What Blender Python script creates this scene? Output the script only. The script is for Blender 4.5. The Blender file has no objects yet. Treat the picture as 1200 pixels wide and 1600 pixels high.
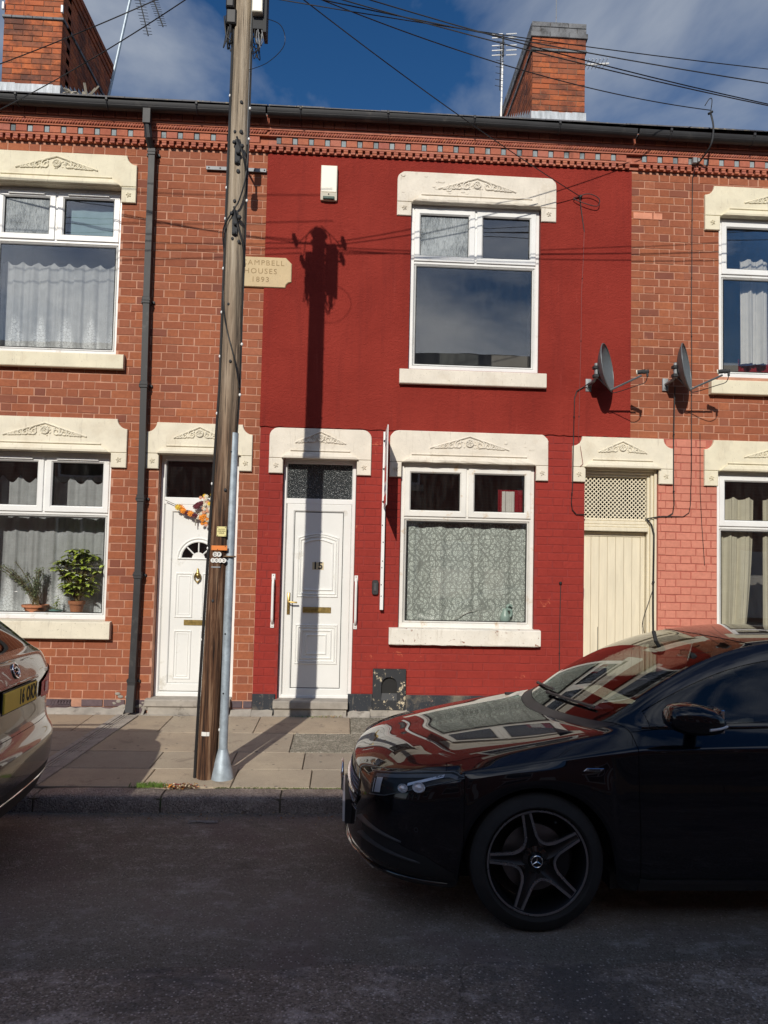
import bpy, bmesh, math, random
from mathutils import Vector, Matrix
from mathutils.bvhtree import BVHTree
rnd = random.Random(15)
SC = bpy.context.scene
COL = SC.collection
pi = math.pi

# ------------------------------------------------------------------ camera
YAW, PITCH, ROLL = math.radians(2.93654), math.radians(2.81746), math.radians(-1.25691)
CAM = Vector((0, -7.9, 1.66))
cy, sy, cp, sp = math.cos(YAW), math.sin(YAW), math.cos(PITCH), math.sin(PITCH)
fwd = Vector((sy*cp, cy*cp, sp)); rgt = Vector((cy, -sy, 0)); upv = rgt.cross(fwd)
cr, sr = math.cos(ROLL), math.sin(ROLL)
r2 = rgt*cr - upv*sr; u2 = rgt*sr + upv*cr
cd = bpy.data.cameras.new('camera'); cam = bpy.data.objects.new('camera', cd); COL.objects.link(cam)
cam.matrix_world = Matrix(((r2.x, u2.x, -fwd.x, CAM.x), (r2.y, u2.y, -fwd.y, CAM.y), (r2.z, u2.z, -fwd.z, CAM.z), (0, 0, 0, 1)))
cd.sensor_fit = 'VERTICAL'; cd.sensor_height = 36; cd.lens = 36*1155/1600
cd.shift_y = 14/1600; cd.clip_start = 0.05; cd.clip_end = 1500
SC.camera = cam

# ------------------------------------------------------------------ light
SUN = Vector((0.262, 1.0, -0.62)).normalized()       # direction the light travels
EL = math.asin(-SUN.z); AZ = math.atan2(-SUN.x, -SUN.y)   # azimuth of the sun, clockwise from +Y
sd = bpy.data.lights.new('sun', 'SUN'); sun = bpy.data.objects.new('sun', sd); COL.objects.link(sun)
sun.rotation_euler = SUN.to_track_quat('-Z', 'Y').to_euler()
sd.energy = 3.85; sd.angle = math.radians(0.5); sd.color = (1.0, 0.94, 0.84)
W = bpy.data.worlds.new('World'); SC.world = W; W.use_nodes = True
nt = W.node_tree; nt.nodes.clear()
def wn(t, **k):
    n = nt.nodes.new(t)
    for a, b in k.items(): setattr(n, a, b)
    return n
sky = wn('ShaderNodeTexSky', sky_type='NISHITA', sun_disc=False, sun_elevation=EL, sun_rotation=AZ, air_density=1.1, dust_density=0.25, ozone_density=2.2)
hs = wn('ShaderNodeHueSaturation'); hs.inputs['Saturation'].default_value = 1.36; hs.inputs['Value'].default_value = 0.475; hs.inputs['Hue'].default_value = 0.508
nt.links.new(sky.outputs[0], hs.inputs['Color'])
tc = wn('ShaderNodeTexCoord'); mp = wn('ShaderNodeMapping'); mp.inputs['Scale'].default_value = (1.0, 1.0, 2.4); mp.inputs['Location'].default_value = (2.35, 0.4, 0.2)
nt.links.new(tc.outputs['Generated'], mp.inputs[0])
n1 = wn('ShaderNodeTexNoise'); n1.inputs['Scale'].default_value = 1.9; n1.inputs['Detail'].default_value = 7; n1.inputs['Roughness'].default_value = 0.55
n1.inputs['Distortion'].default_value = 0.35
nt.links.new(mp.outputs[0], n1.inputs['Vector'])
rp = wn('ShaderNodeValToRGB'); rp.color_ramp.elements[0].position = 0.49; rp.color_ramp.elements[0].color = (0, 0, 0, 1)
rp.color_ramp.elements[1].position = 0.67; rp.color_ramp.elements[1].color = (0.85, 0.85, 0.85, 1)
nt.links.new(n1.outputs['Fac'], rp.inputs[0])
# towards the sun (the upper window mirrors it) the cloud cover is thicker and its lit edges are brighter
sx = wn('ShaderNodeSeparateXYZ'); nt.links.new(tc.outputs['Generated'], sx.inputs[0])
sth = wn('ShaderNodeMapRange'); sth.inputs['From Min'].default_value = 0.2; sth.inputs['From Max'].default_value = -0.9; sth.interpolation_type = 'SMOOTHSTEP'
nt.links.new(sx.outputs['Y'], sth.inputs['Value'])
ad = wn('ShaderNodeMath', operation='MULTIPLY_ADD'); ad.inputs[1].default_value = 0.04; nt.links.new(sth.outputs[0], ad.inputs[0]); nt.links.new(n1.outputs['Fac'], ad.inputs[2]); nt.links.new(ad.outputs[0], rp.inputs[0])
cc = wn('ShaderNodeMixRGB'); cc.inputs['Color1'].default_value = (2.5, 2.8, 3.3, 1); cc.inputs['Color2'].default_value = (8.6, 8.8, 9.2, 1); nt.links.new(sth.outputs[0], cc.inputs['Fac'])
mix = wn('ShaderNodeMixRGB'); nt.links.new(cc.outputs[0], mix.inputs['Color2'])
hz = wn('ShaderNodeMapRange'); hz.inputs['From Min'].default_value = 0.22; hz.inputs['From Max'].default_value = -0.01; hz.inputs['To Max'].default_value = 0.85; hz.interpolation_type = 'SMOOTHSTEP'
nt.links.new(sx.outputs['Z'], hz.inputs['Value'])
hm = wn('ShaderNodeMixRGB'); hm.inputs['Color2'].default_value = (2.6, 3.2, 4.0, 1); nt.links.new(hz.outputs[0], hm.inputs['Fac']); nt.links.new(hs.outputs[0], hm.inputs['Color1'])
nt.links.new(rp.outputs[0], mix.inputs['Fac']); nt.links.new(hm.outputs[0], mix.inputs['Color1'])
bg = wn('ShaderNodeBackground'); bg.inputs['Strength'].default_value = 0.15
wo = wn('ShaderNodeOutputWorld')
nt.links.new(mix.outputs[0], bg.inputs[0]); nt.links.new(bg.outputs[0], wo.inputs[0])
SC.view_settings.view_transform = 'Standard'; SC.view_settings.look = 'None'
SC.view_settings.exposure = 0.0; SC.view_settings.gamma = 1.0; SC.view_settings.use_curve_mapping = False
SC.cycles.max_bounces = 8; SC.cycles.transparent_max_bounces = 16; SC.cycles.caustics_reflective = False; SC.cycles.caustics_refractive = False
SC.cycles.sample_clamp_indirect = 6.0
SC.cycles.use_denoising = True

# ------------------------------------------------------------------ helpers
WPOS = {}
def link(ob, parent=None, loc=(0, 0, 0)):
    """ob's world position is loc (translation-only trees)"""
    COL.objects.link(ob); loc = Vector(loc); WPOS[ob.name] = loc
    if parent is not None:
        ob.parent = parent; ob.location = loc - WPOS[parent.name]
    else: ob.location = loc
    return ob
def tag(o, label=None, cat=None, group=None, kind=None):
    if label: o['label'] = label
    if cat: o['category'] = cat
    if group: o['group'] = group
    if kind: o['kind'] = kind
    return o
def thing(name, label, cat, loc=(0, 0, 0), group=None):
    o = bpy.data.objects.new(name, None); o.empty_display_size = 0.1
    link(o, None, loc); return tag(o, label, cat, group)
class MB:
    def __init__(s): s.v = []; s.f = []; s.t = []; s.m = []
    def add(s, vs, fs, tint=0.0, mi=0):
        b = len(s.v); s.v += [tuple(v) for v in vs]
        for f in fs: s.f.append([b+i for i in f]); s.t.append(tint); s.m.append(mi)
        return s
    def box(s, x0, x1, y0, y1, z0, z1, tint=0.0, mi=0):
        return s.add([(x0,y0,z0),(x1,y0,z0),(x1,y1,z0),(x0,y1,z0),(x0,y0,z1),(x1,y0,z1),(x1,y1,z1),(x0,y1,z1)],
            [(0,3,2,1),(4,5,6,7),(0,1,5,4),(1,2,6,5),(2,3,7,6),(3,0,4,7)], tint, mi)
    def cbox(s, x0, x1, y0, y1, z0, z1, b=0.004, tint=0.0, mi=0):
        """box whose -Y face is chamfered"""
        V = [(x0,y1,z0),(x1,y1,z0),(x1,y1,z1),(x0,y1,z1),(x0,y0+b,z0),(x1,y0+b,z0),(x1,y0+b,z1),(x0,y0+b,z1),
             (x0+b,y0,z0+b),(x1-b,y0,z0+b),(x1-b,y0,z1-b),(x0+b,y0,z1-b)]
        F = [(8,9,10,11),(4,5,9,8),(5,6,10,9),(6,7,11,10),(7,4,8,11),(0,1,5,4),(1,2,6,5),(2,3,7,6),(3,0,4,7),(0,3,2,1)]
        return s.add(V, F, tint, mi)
    def prism(s, poly, y0, y1, tint=0.0, mi=0, b=0.0):
        """polygon in x,z extruded along y from y0 (front) to y1"""
        n = len(poly)
        if b:
            cx = sum(p[0] for p in poly)/n; cz = sum(p[1] for p in poly)/n
            V = [(p[0], y0+b, p[1]) for p in poly]+[(p[0], y1, p[1]) for p in poly]
            ins = []
            for i in range(n):
                p0, p1, p2 = poly[i-1], poly[i], poly[(i+1) % n]
                a = Vector((p1[0]-p0[0], p1[1]-p0[1])); c = Vector((p2[0]-p1[0], p2[1]-p1[1]))
                a.normalize(); c.normalize(); nn = Vector((-(a.y+c.y), a.x+c.x))
                if nn.length < 1e-6: nn = Vector((-a.y, a.x))
                nn.normalize(); ins.append((p1[0]+nn.x*b*s.sg(poly), y0, p1[1]+nn.y*b*s.sg(poly)))
            V += ins
            F = [list(range(2*n, 3*n))]+[[i, (i+1) % n, 2*n+(i+1) % n, 2*n+i] for i in range(n)]+[[i, (i+1) % n, n+(i+1) % n, n+i] for i in range(n)]
            return s.add(V, F, tint, mi)
        V = [(p[0], y0, p[1]) for p in poly]+[(p[0], y1, p[1]) for p in poly]
        F = [list(range(n)), list(range(2*n-1, n-1, -1))]+[[i, (i+1) % n, n+(i+1) % n, n+i] for i in range(n)]
        return s.add(V, F, tint, mi)
    @staticmethod
    def sg(poly):
        a = sum(poly[i-1][0]*poly[i][1]-poly[i][0]*poly[i-1][1] for i in range(len(poly)))
        return 1 if a > 0 else -1
    def tube(s, pts, r, n=8, cap=True, tint=0.0, mi=0, flat=1.0):
        pts = [Vector(p) for p in pts]; m = len(pts)
        rr = r if isinstance(r, (list, tuple)) else [r]*m
        ref = Vector((0, 0, 1)); V = []
        for i, p in enumerate(pts):
            d = (pts[min(i+1, m-1)]-pts[max(i-1, 0)])
            if d.length < 1e-9: d = Vector((0, 0, 1))
            d.normalize()
            a = d.cross(ref)
            if a.length < 0.05: a = d.cross(Vector((0, 1, 0)))
            if a.length < 0.05: a = d.cross(Vector((1, 0, 0)))
            a.normalize(); b = a.cross(d).normalized()
            if i and (prev.dot(a) < 0): a = -a; b = -b
            prev = a
            for k in range(n):
                t = 2*pi*k/n; V.append(p+a*math.cos(t)*rr[i]+b*math.sin(t)*rr[i]*flat)
        F = [[i*n+k, i*n+(k+1) % n, (i+1)*n+(k+1) % n, (i+1)*n+k] for i in range(m-1) for k in range(n)]
        if cap: F += [list(range(n))[::-1], [(m-1)*n+k for k in range(n)]]
        return s.add(V, F, tint, mi)
    def lathe(s, prof, n=24, origin=(0, 0, 0), axis='z', tint=0.0, mi=0, close=False):
        V = []; m = len(prof)
        for (r, h) in prof:
            for k in range(n):
                t = 2*pi*k/n; a, b = r*math.cos(t), r*math.sin(t)
                p = {'z': (a, b, h), 'y': (a, h, b), 'x': (h, a, b)}[axis]
                V.append((p[0]+origin[0], p[1]+origin[1], p[2]+origin[2]))
        rng = range(m if close else m-1)
        F = [[i*n+k, i*n+(k+1) % n, ((i+1) % m)*n+(k+1) % n, ((i+1) % m)*n+k] for i in rng for k in range(n)]
        return s.add(V, F, tint, mi)
    def ball(s, c, r, tint=0.0, mi=0, n=8, m=5, sc=(1, 1, 1)):
        V = [(c[0], c[1], c[2]+r*sc[2])]
        for i in range(1, m):
            a = pi*i/m
            for k in range(n):
                t = 2*pi*k/n; V.append((c[0]+r*sc[0]*math.sin(a)*math.cos(t), c[1]+r*sc[1]*math.sin(a)*math.sin(t), c[2]+r*sc[2]*math.cos(a)))
        V.append((c[0], c[1], c[2]-r*sc[2])); L = len(V)-1
        F = [[0, 1+k, 1+(k+1) % n] for k in range(n)]
        for i in range(m-2):
            F += [[1+i*n+k, 1+(i+1)*n+k, 1+(i+1)*n+(k+1) % n, 1+i*n+(k+1) % n] for k in range(n)]
        F += [[L, 1+(m-2)*n+(k+1) % n, 1+(m-2)*n+k] for k in range(n)]
        return s.add(V, F, tint, mi)
    def ring(s, x0, x1, z0, z1, w, yf, yb, bev=0.010, depth=0.018, tint=0.0, mi=0):
        """mitred frame; the inner edge is bevelled back towards the glass"""
        prof = [(0, yb), (0, yf+0.004), (0.004, yf), (w-bev, yf), (w, yf+depth), (w, yb)]
        V = []
        for (o, y) in prof: V += [(x0+o, y, z0+o), (x1-o, y, z0+o), (x1-o, y, z1-o), (x0+o, y, z1-o)]
        F = [[i*4+k, i*4+(k+1) % 4, (i+1)*4+(k+1) % 4, (i+1)*4+k] for i in range(len(prof)-1) for k in range(4)]
        return s.add(V, F, tint, mi)
    def data(s, name, mats, recalc=True, smooth=None):
        me = bpy.data.meshes.new(name); me.from_pydata(s.v, [], s.f)
        if recalc:
            bm = bmesh.new(); bm.from_mesh(me); bmesh.ops.recalc_face_normals(bm, faces=bm.faces); bm.to_mesh(me); bm.free()
        if any(s.t):
            at = me.attributes.new('tint', 'FLOAT', 'FACE')
            at.data.foreach_set('value', s.t)
        for m in (mats if isinstance(mats, (list, tuple)) else [mats]): me.materials.append(m)
        if any(s.m): me.polygons.foreach_set('material_index', s.m)
        if smooth is not None:
            me.polygons.foreach_set('use_smooth', [True]*len(me.polygons))
            if smooth < 180: me.set_sharp_from_angle(angle=math.radians(smooth))
        me.update(); return me
    def build(s, name, mats, parent=None, loc=(0, 0, 0), recalc=True, smooth=None):
        """vertices are in world space; loc is the origin"""
        loc = Vector(loc)
        if loc.length: s.v = [tuple(Vector(v)-loc) for v in s.v]
        return link(bpy.data.objects.new(name, s.data(name, mats, recalc, smooth)), parent, loc)
def arc(cx, cz, r, a0, a1, n=8): return [(cx+r*math.cos(math.radians(a0+(a1-a0)*i/n)), cz+r*math.sin(math.radians(a0+(a1-a0)*i/n))) for i in range(n+1)]
def spline(pts, n=8):
    pts = [Vector(p) for p in pts]; out = []
    for i in range(len(pts)-1):
        p0, p1, p2, p3 = pts[max(i-1, 0)], pts[i], pts[i+1], pts[min(i+2, len(pts)-1)]
        for k in range(n):
            t = k/n; out.append(0.5*((2*p1)+(-p0+p2)*t+(2*p0-5*p1+4*p2-p3)*t*t+(-p0+3*p1-3*p2+p3)*t**3))
    out.append(pts[-1]); return out
def text_mesh(body, size, depth=0.0, align='CENTER', spacing=1.0, bold=0.0):
    c = bpy.data.curves.new('lettering', 'FONT'); c.body = body; c.size = size; c.align_x = align; c.align_y = 'CENTER'
    c.space_character = spacing; c.extrude = depth; c.offset = bold; c.resolution_u = 3
    o = bpy.data.objects.new('lettering_tmp', c); COL.objects.link(o)
    dg = bpy.context.evaluated_depsgraph_get(); me = bpy.data.meshes.new_from_object(o.evaluated_get(dg))
    bpy.data.objects.remove(o); return me
def put_text(name, body, size, M, mat, parent, depth=0.001, sx=1.0, bold=0.0, spacing=1.0):
    """M: 4x4 that takes text space (x right, y up, z out) to world"""
    me = text_mesh(body, size, depth, bold=bold, spacing=spacing); me.transform(M @ Matrix.Diagonal((sx, 1, 1, 1)))
    me.materials.clear(); me.materials.append(mat); me.name = name
    return link(bpy.data.objects.new(name, me), parent, (0, 0, 0))
def wallM(x, y, z): return Matrix(((1, 0, 0, x), (0, 0, -1, y), (0, 1, 0, z), (0, 0, 0, 1)))

# ------------------------------------------------------------------ materials
class NT:
    def __init__(s, name):
        s.m = bpy.data.materials.new(name); s.m.use_nodes = True; s.t = s.m.node_tree; s.t.nodes.clear()
        s.out = s.t.nodes.new('ShaderNodeOutputMaterial')
    def n(s, t, ins=None, **k):
        nd = s.t.nodes.new(t)
        for a, b in k.items(): setattr(nd, a, b)
        for a, b in (ins or {}).items():
            if isinstance(b, bpy.types.NodeSocket): s.t.links.new(b, nd.inputs[a])
            else: nd.inputs[a].default_value = b
        return nd
    def l(s, a, b): s.t.links.new(a, b)
    def pos(s, obj=False):
        return s.n('ShaderNodeTexCoord').outputs['Object'] if obj else s.n('ShaderNodeNewGeometry').outputs['Position']
    def noise(s, vec, scale, detail=4, rough=0.55, dist=0.0, stretch=None):
        if stretch: vec = s.n('ShaderNodeMapping', {0: vec, 'Scale': stretch}).outputs[0]
        return s.n('ShaderNodeTexNoise', {'Vector': vec, 'Scale': scale, 'Detail': detail, 'Roughness': rough, 'Distortion': dist}).outputs['Fac']
    def ramp(s, fac, stops):
        r = s.n('ShaderNodeValToRGB', {0: fac}); cr_ = r.color_ramp
        while len(cr_.elements) < len(stops): cr_.elements.new(0.5)
        for e, (p, c) in zip(cr_.elements, stops):
            e.position = p; e.color = (c if len(c) == 4 else (*c, 1)) if isinstance(c, (tuple, list)) else (c, c, c, 1)
        return r.outputs[0]
    def mix(s, f, a, b, mode='MIX'):
        return s.n('ShaderNodeMixRGB', {'Fac': f, 'Color1': a if isinstance(a, bpy.types.NodeSocket) else (*a, 1), 'Color2': b if isinstance(b, bpy.types.NodeSocket) else (*b, 1)}, blend_type=mode).outputs[0]
    def math(s, op, a, b=0.0, c=0.0, clamp=False):
        return s.n('ShaderNodeMath', {0: a, 1: b, 2: c}, operation=op, use_clamp=clamp).outputs[0]
    def bump(s, h, strength=0.5, dist=0.01, normal=None):
        i = {'Height': h, 'Strength': strength, 'Distance': dist}
        if normal is not None: i['Normal'] = normal
        return s.n('ShaderNodeBump', i).outputs[0]
    def bsdf(s, **k):
        b = s.n('ShaderNodeBsdfPrincipled')
        for a, v in k.items():
            a = a.replace('_', ' ')
            if isinstance(v, bpy.types.NodeSocket): s.l(v, b.inputs[a])
            else: b.inputs[a].default_value = (*v, 1) if (isinstance(v, tuple) and len(v) == 3) else v
        return b.outputs[0]
    def end(s, sh): s.l(sh, s.out.inputs[0]); return s.m
def simple(name, col, rough=0.5, metal=0.0, var=0.12, vs=8.0, bs=0.0, bscale=60, coat=0.0, obj=False, dirt=None, stretch=None, spec=0.5):
    a = NT(name); p = a.pos(obj); nz = a.noise(p, vs, 5, 0.6, stretch=stretch)
    c = a.mix(a.ramp(nz, [(0.3, 0.0), (0.7, 1.0)]), tuple(x*(1-var) for x in col), tuple(min(1, x*(1+var)) for x in col))
    if dirt:
        dn = a.ramp(a.noise(p, dirt[1], 6, 0.7), [(dirt[2], 0.0), (dirt[2]+0.12, 1.0)])
        c = a.mix(dn, c, dirt[0])
    k = dict(Base_Color=c, Roughness=a.math('MULTIPLY_ADD', nz, 0.15, rough-0.07, clamp=True), Metallic=metal, Specular_IOR_Level=spec)
    if coat: k['Coat_Weight'] = coat; k['Coat_Roughness'] = 0.03
    if bs: k['Normal'] = a.bump(a.noise(p, bscale, 4, 0.6, stretch=stretch), bs, 0.005)
    return a.end(a.bsdf(**k))
def bricks(name, ramp_, soot=(0.06, 0.03, 0.025), bs=0.5, soot_at=0.66, flake=None):
    a = NT(name); p = a.pos()
    at = a.n('ShaderNodeAttribute', attribute_name='tint').outputs['Fac']
    oi = a.n('ShaderNodeObjectInfo').outputs['Random']
    t = a.math('FRACT', a.math('ADD', at, oi))
    c = a.ramp(t, ramp_)
    n_ = a.noise(p, 28, 5, 0.65); c = a.mix(a.ramp(n_, [(0.35, 0.0), (0.7, 0.55)]), c, tuple(x*0.72 for x in ramp_[0][1]))
    g = a.noise(p, 140, 3, 0.6); c = a.mix(a.ramp(g, [(0.62, 0.0), (0.72, 0.45)]), c, soot)
    c = a.mix(a.ramp(a.noise(p, 1.1, 3, 0.5), [(0.4, 0.0), (0.75, 0.30)]), c, tuple(x*1.25 for x in ramp_[-1][1]))
    c = a.mix(a.ramp(a.noise(p, 0.75, 6, 0.65, 0.3), [(0.45, 0.0), (0.70, 0.45)]), c, tuple(x*0.62 for x in ramp_[0][1]))
    c = a.mix(a.ramp(a.noise(p, 17, 4, 0.7, stretch=(0.35, 1, 1)), [(0.60, 0.0), (0.75, 0.35)]), c, tuple(min(1, x*1.5) for x in ramp_[-1][1]))
    c = a.mix(a.ramp(a.noise(p, 3.2, 6, 0.7), [(soot_at, 0.0), (soot_at+0.12, 0.6)]), c, soot)
    if flake:
        c = a.mix(a.ramp(a.noise(p, flake[1], 7, 0.75, 0.4), [(flake[2], 0.0), (flake[2]+0.02, 1.0)]), c, flake[0])
    h = a.math('ADD', a.math('MULTIPLY', n_, 0.7), a.math('MULTIPLY', g, 0.5))
    return a.end(a.bsdf(Base_Color=c, Roughness=0.85, Specular_IOR_Level=0.3, Normal=a.bump(h, bs, 0.004)))

M = {}
M['brick'] = bricks('red_brick', [(0.0, (0.29, 0.088, 0.045)), (0.2, (0.36, 0.115, 0.055)), (0.45, (0.31, 0.096, 0.050)), (0.7, (0.41, 0.136, 0.060)), (0.88, (0.20, 0.070, 0.050)), (1.0, (0.38, 0.135, 0.072))])
M['cornice'] = bricks('cornice_brick', [(0.0, (0.36, 0.10, 0.065)), (0.3, (0.44, 0.14, 0.085)), (0.6, (0.50, 0.17, 0.09)), (0.85, (0.40, 0.13, 0.10)), (1.0, (0.52, 0.20, 0.13))], soot_at=0.6)
M['chimney'] = bricks('chimney_brick', [(0.0, (0.40, 0.105, 0.045)), (0.3, (0.52, 0.15, 0.05)), (0.55, (0.45, 0.12, 0.05)), (0.75, (0.24, 0.09, 0.05)), (0.88, (0.15, 0.075, 0.055)), (1.0, (0.48, 0.15, 0.06))], soot_at=0.47)
M['pinkbrick'] = bricks('pink_painted_brick', [(0.0, (0.58, 0.215, 0.150)), (0.5, (0.62, 0.238, 0.168)), (1.0, (0.59, 0.225, 0.157))], soot=(0.40, 0.14, 0.10), bs=0.35, soot_at=0.7, flake=((0.42, 0.34, 0.26), 5.0, 0.75))
M['redbrick'] = bricks('red_painted_brick', [(0.0, (0.285, 0.030, 0.022)), (0.5, (0.315, 0.035, 0.025)), (1.0, (0.30, 0.032, 0.023))], soot=(0.24, 0.02, 0.015), bs=0.35, soot_at=0.72, flake=((0.44, 0.10, 0.055), 4.4, 0.635))
M['bluebrick'] = bricks('blue_brick', [(0.0, (0.10, 0.075, 0.085)), (0.4, (0.14, 0.10, 0.11)), (0.7, (0.17, 0.10, 0.095)), (1.0, (0.11, 0.085, 0.10))], bs=0.5)
M['bluetile'] = bricks('grey_blue_tile', [(0.0, (0.30, 0.35, 0.37)), (0.5, (0.40, 0.44, 0.45)), (1.0, (0.20, 0.23, 0.25))], soot=(0.05, 0.055, 0.06), soot_at=0.5)
M['mortar'] = simple('pinkish_mortar', (0.48, 0.245, 0.162), 0.9, var=0.25, vs=9, bs=0.6, bscale=160, dirt=((0.32, 0.17, 0.12), 5, 0.6))
M['mortar_red'] = simple('painted_joint', (0.25, 0.026, 0.020), 0.8, var=0.15, bs=0.3, dirt=((0.6, 0.42, 0.36), 3.1, 0.735))
M['mortar_pink'] = simple('painted_pink_joint', (0.42, 0.12, 0.085), 0.8, var=0.15, bs=0.3)
M['mortar_dark'] = simple('sooty_mortar', (0.20, 0.14, 0.10), 0.9, var=0.3, bs=0.5)
M['cement'] = simple('grey_cement', (0.33, 0.30, 0.26), 0.9, var=0.25, vs=6, bs=0.7, bscale=90, dirt=((0.16, 0.14, 0.12), 7, 0.58))
def render_mat():
    a = NT('red_masonry_paint'); p = a.pos()
    c = a.mix(a.ramp(a.noise(p, 0.9, 5, 0.6), [(0.35, 0.0), (0.7, 1.0)]), (0.235, 0.026, 0.018), (0.325, 0.040, 0.027))
    c = a.mix(a.ramp(a.noise(p, 7, 6, 0.7), [(0.58, 0.0), (0.75, 0.5)]), c, (0.34, 0.048, 0.033))
    c = a.mix(a.ramp(a.noise(p, 2.6, 6, 0.72, stretch=(2.4, 1, 0.22)), [(0.52, 0.0), (0.70, 0.5)]), c, (0.185, 0.023, 0.018))
    c = a.mix(a.ramp(a.noise(p, 4.0, 6, 0.7, stretch=(3, 1, 0.3)), [(0.62, 0.0), (0.72, 0.35)]), c, (0.42, 0.085, 0.065))
    c = a.mix(a.ramp(a.noise(p, 42, 4, 0.7), [(0.64, 0.0), (0.70, 0.5)]), c, (0.20, 0.022, 0.016))
    h = a.math('ADD', a.noise(p, 95, 4, 0.7), a.math('MULTIPLY', a.noise(p, 26, 4, 0.6, stretch=(1, 1, 1.7)), 0.9))
    return a.end(a.bsdf(Base_Color=c, Roughness=0.85, Specular_IOR_Level=0.18, Normal=a.bump(h, 0.85, 0.013)))
M['render'] = render_mat()
def stone_mat(name, col, crack=0.70, bare=(0.42, 0.30, 0.18), bs=0.5):
    a = NT(name); p = a.pos()
    c = a.mix(a.ramp(a.noise(p, 5, 5, 0.6), [(0.3, 0.0), (0.7, 1.0)]), tuple(x*0.90 for x in col), tuple(min(1, x*1.06) for x in col))
    c = a.mix(a.ramp(a.noise(p, 2.6, 6, 0.7), [(0.54, 0.0), (0.74, 0.45)]), c, (0.50, 0.40, 0.27))
    c = a.mix(a.ramp(a.noise(p, 9, 6, 0.7, stretch=(3.0, 1, 0.4)), [(0.58, 0.0), (0.74, 0.5)]), c, (0.36, 0.31, 0.24))
    c = a.mix(a.ramp(a.noise(p, 60, 3, 0.6), [(0.66, 0.0), (0.70, 0.6)]), c, (0.30, 0.25, 0.18))
    f1 = a.ramp(a.noise(p, 9, 7, 0.75, 0.6), [(crack, 0.0), (crack+0.015, 1.0)])
    c = a.mix(f1, c, bare)
    h = a.math('SUBTRACT', a.math('ADD', a.math('MULTIPLY', a.noise(p, 45, 4, 0.7), 0.35), a.math('MULTIPLY', a.noise(p, 9, 3, 0.5), 0.6)), a.math('MULTIPLY', f1, 0.5))
    return a.end(a.bsdf(Base_Color=c, Roughness=0.72, Specular_IOR_Level=0.35, Normal=a.bump(h, bs, 0.008)))
M['stone_cream'] = stone_mat('cream_painted_stone', (0.76, 0.70, 0.56), 0.80)
M['stone_worn'] = stone_mat('worn_cream_painted_stone', (0.75, 0.69, 0.59), 0.72, bs=0.9)
M['stone_yellow'] = stone_mat('yellow_cream_painted_stone', (0.76, 0.70, 0.53), 0.80)
M['plaque'] = stone_mat('sandstone', (0.60, 0.46, 0.27), 0.9)
M['sill_worn'] = stone_mat('peeling_white_stone', (0.78, 0.74, 0.66), 0.625, bare=(0.36, 0.16, 0.10), bs=0.7)
M['upvc'] = simple('white_upvc', (0.81, 0.81, 0.79), 0.32, var=0.05, vs=3, bs=.05, bscale=25, dirt=((0.60, 0.57, 0.50), 7, 0.61))
M['upvc_worn'] = simple('stained_white_upvc', (0.78, 0.76, 0.71), 0.4, var=0.07, vs=3, bs=0.1, dirt=((0.60, 0.46, 0.31), 7, 0.57))
M['doorwhite'] = simple('white_door_skin', (0.79, 0.79, 0.76), 0.38, var=0.04, vs=2, dirt=((0.60, 0.58, 0.52), 4, 0.60))
M['gatepaint'] = simple('cream_gate_paint', (0.74, 0.67, 0.51), 0.5, var=0.08, vs=4, bs=0.2, bscale=50, stretch=(6, 6, 0.6), dirt=((0.52, 0.44, 0.30), 6, 0.68))
M['blackplastic'] = simple('black_plastic', (0.022, 0.022, 0.024), 0.58, var=0.3, vs=5, dirt=((0.07, 0.065, 0.06), 4, 0.6))
M['rubber'] = simple('black_rubber', (0.012, 0.012, 0.012), 0.75, var=0.2, obj=True)
M['cable'] = simple('black_cable', (0.012, 0.012, 0.013), 0.6, var=0.2)
M['greycable'] = simple('grey_cable', (0.22, 0.23, 0.24), 0.5, var=0.2)
M['zinc'] = simple('galvanised_steel', (0.40, 0.47, 0.53), 0.5, metal=0.35, var=0.22, vs=16, bs=0.15, dirt=((0.26, 0.22, 0.17), 9, 0.66))
M['steel'] = simple('dull_steel', (0.28, 0.29, 0.30), 0.65, metal=0.3, var=0.2, dirt=((0.20, 0.10, 0.05), 12, 0.62))
M['lead'] = simple('grey_lead', (0.42, 0.45, 0.48), 0.6, metal=0.1, var=0.35, vs=5, bs=0.4, bscale=20, stretch=(5, 5, 0.7))
M['brass'] = simple('aged_brass', (0.50, 0.36, 0.13), 0.35, metal=0.9, var=0.25, vs=30)
M['slate'] = simple('dark_slate', (0.10, 0.10, 0.11), 0.7, var=0.35, vs=6, bs=0.5, dirt=((0.30, 0.25, 0.16), 11, 0.55))
M['chimcap'] = simple('sooty_blue_brick', (0.16, 0.165, 0.175), 0.8, var=0.4, vs=6, bs=0.6, dirt=((0.05, 0.05, 0.05), 5, 0.52))
M['terracotta'] = simple('terracotta', (0.50, 0.20, 0.10), 0.8, var=0.15, bs=0.2)
M['dish'] = simple('grey_dish', (0.13, 0.145, 0.155), 0.45, metal=0.2, var=0.12, vs=6)
M['dark_metal'] = simple('dark_metal', (0.035, 0.037, 0.04), 0.75, metal=0.1, var=0.2)
M['ivory'] = simple('ivory_plastic', (0.78, 0.74, 0.62), 0.4, var=0.03)
M['whiteplastic'] = simple('white_plastic', (0.82, 0.82, 0.80), 0.4, var=0.03)
M['railwhite'] = simple('white_painted_rail', (0.80, 0.78, 0.75), 0.4, var=0.05, dirt=((0.45, 0.15, 0.10), 14, 0.68))
M['blackpaint'] = stone_mat('black_masonry_paint', (0.030, 0.034, 0.042), 0.645, bare=(0.30, 0.20, 0.16), bs=0.5)
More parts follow.
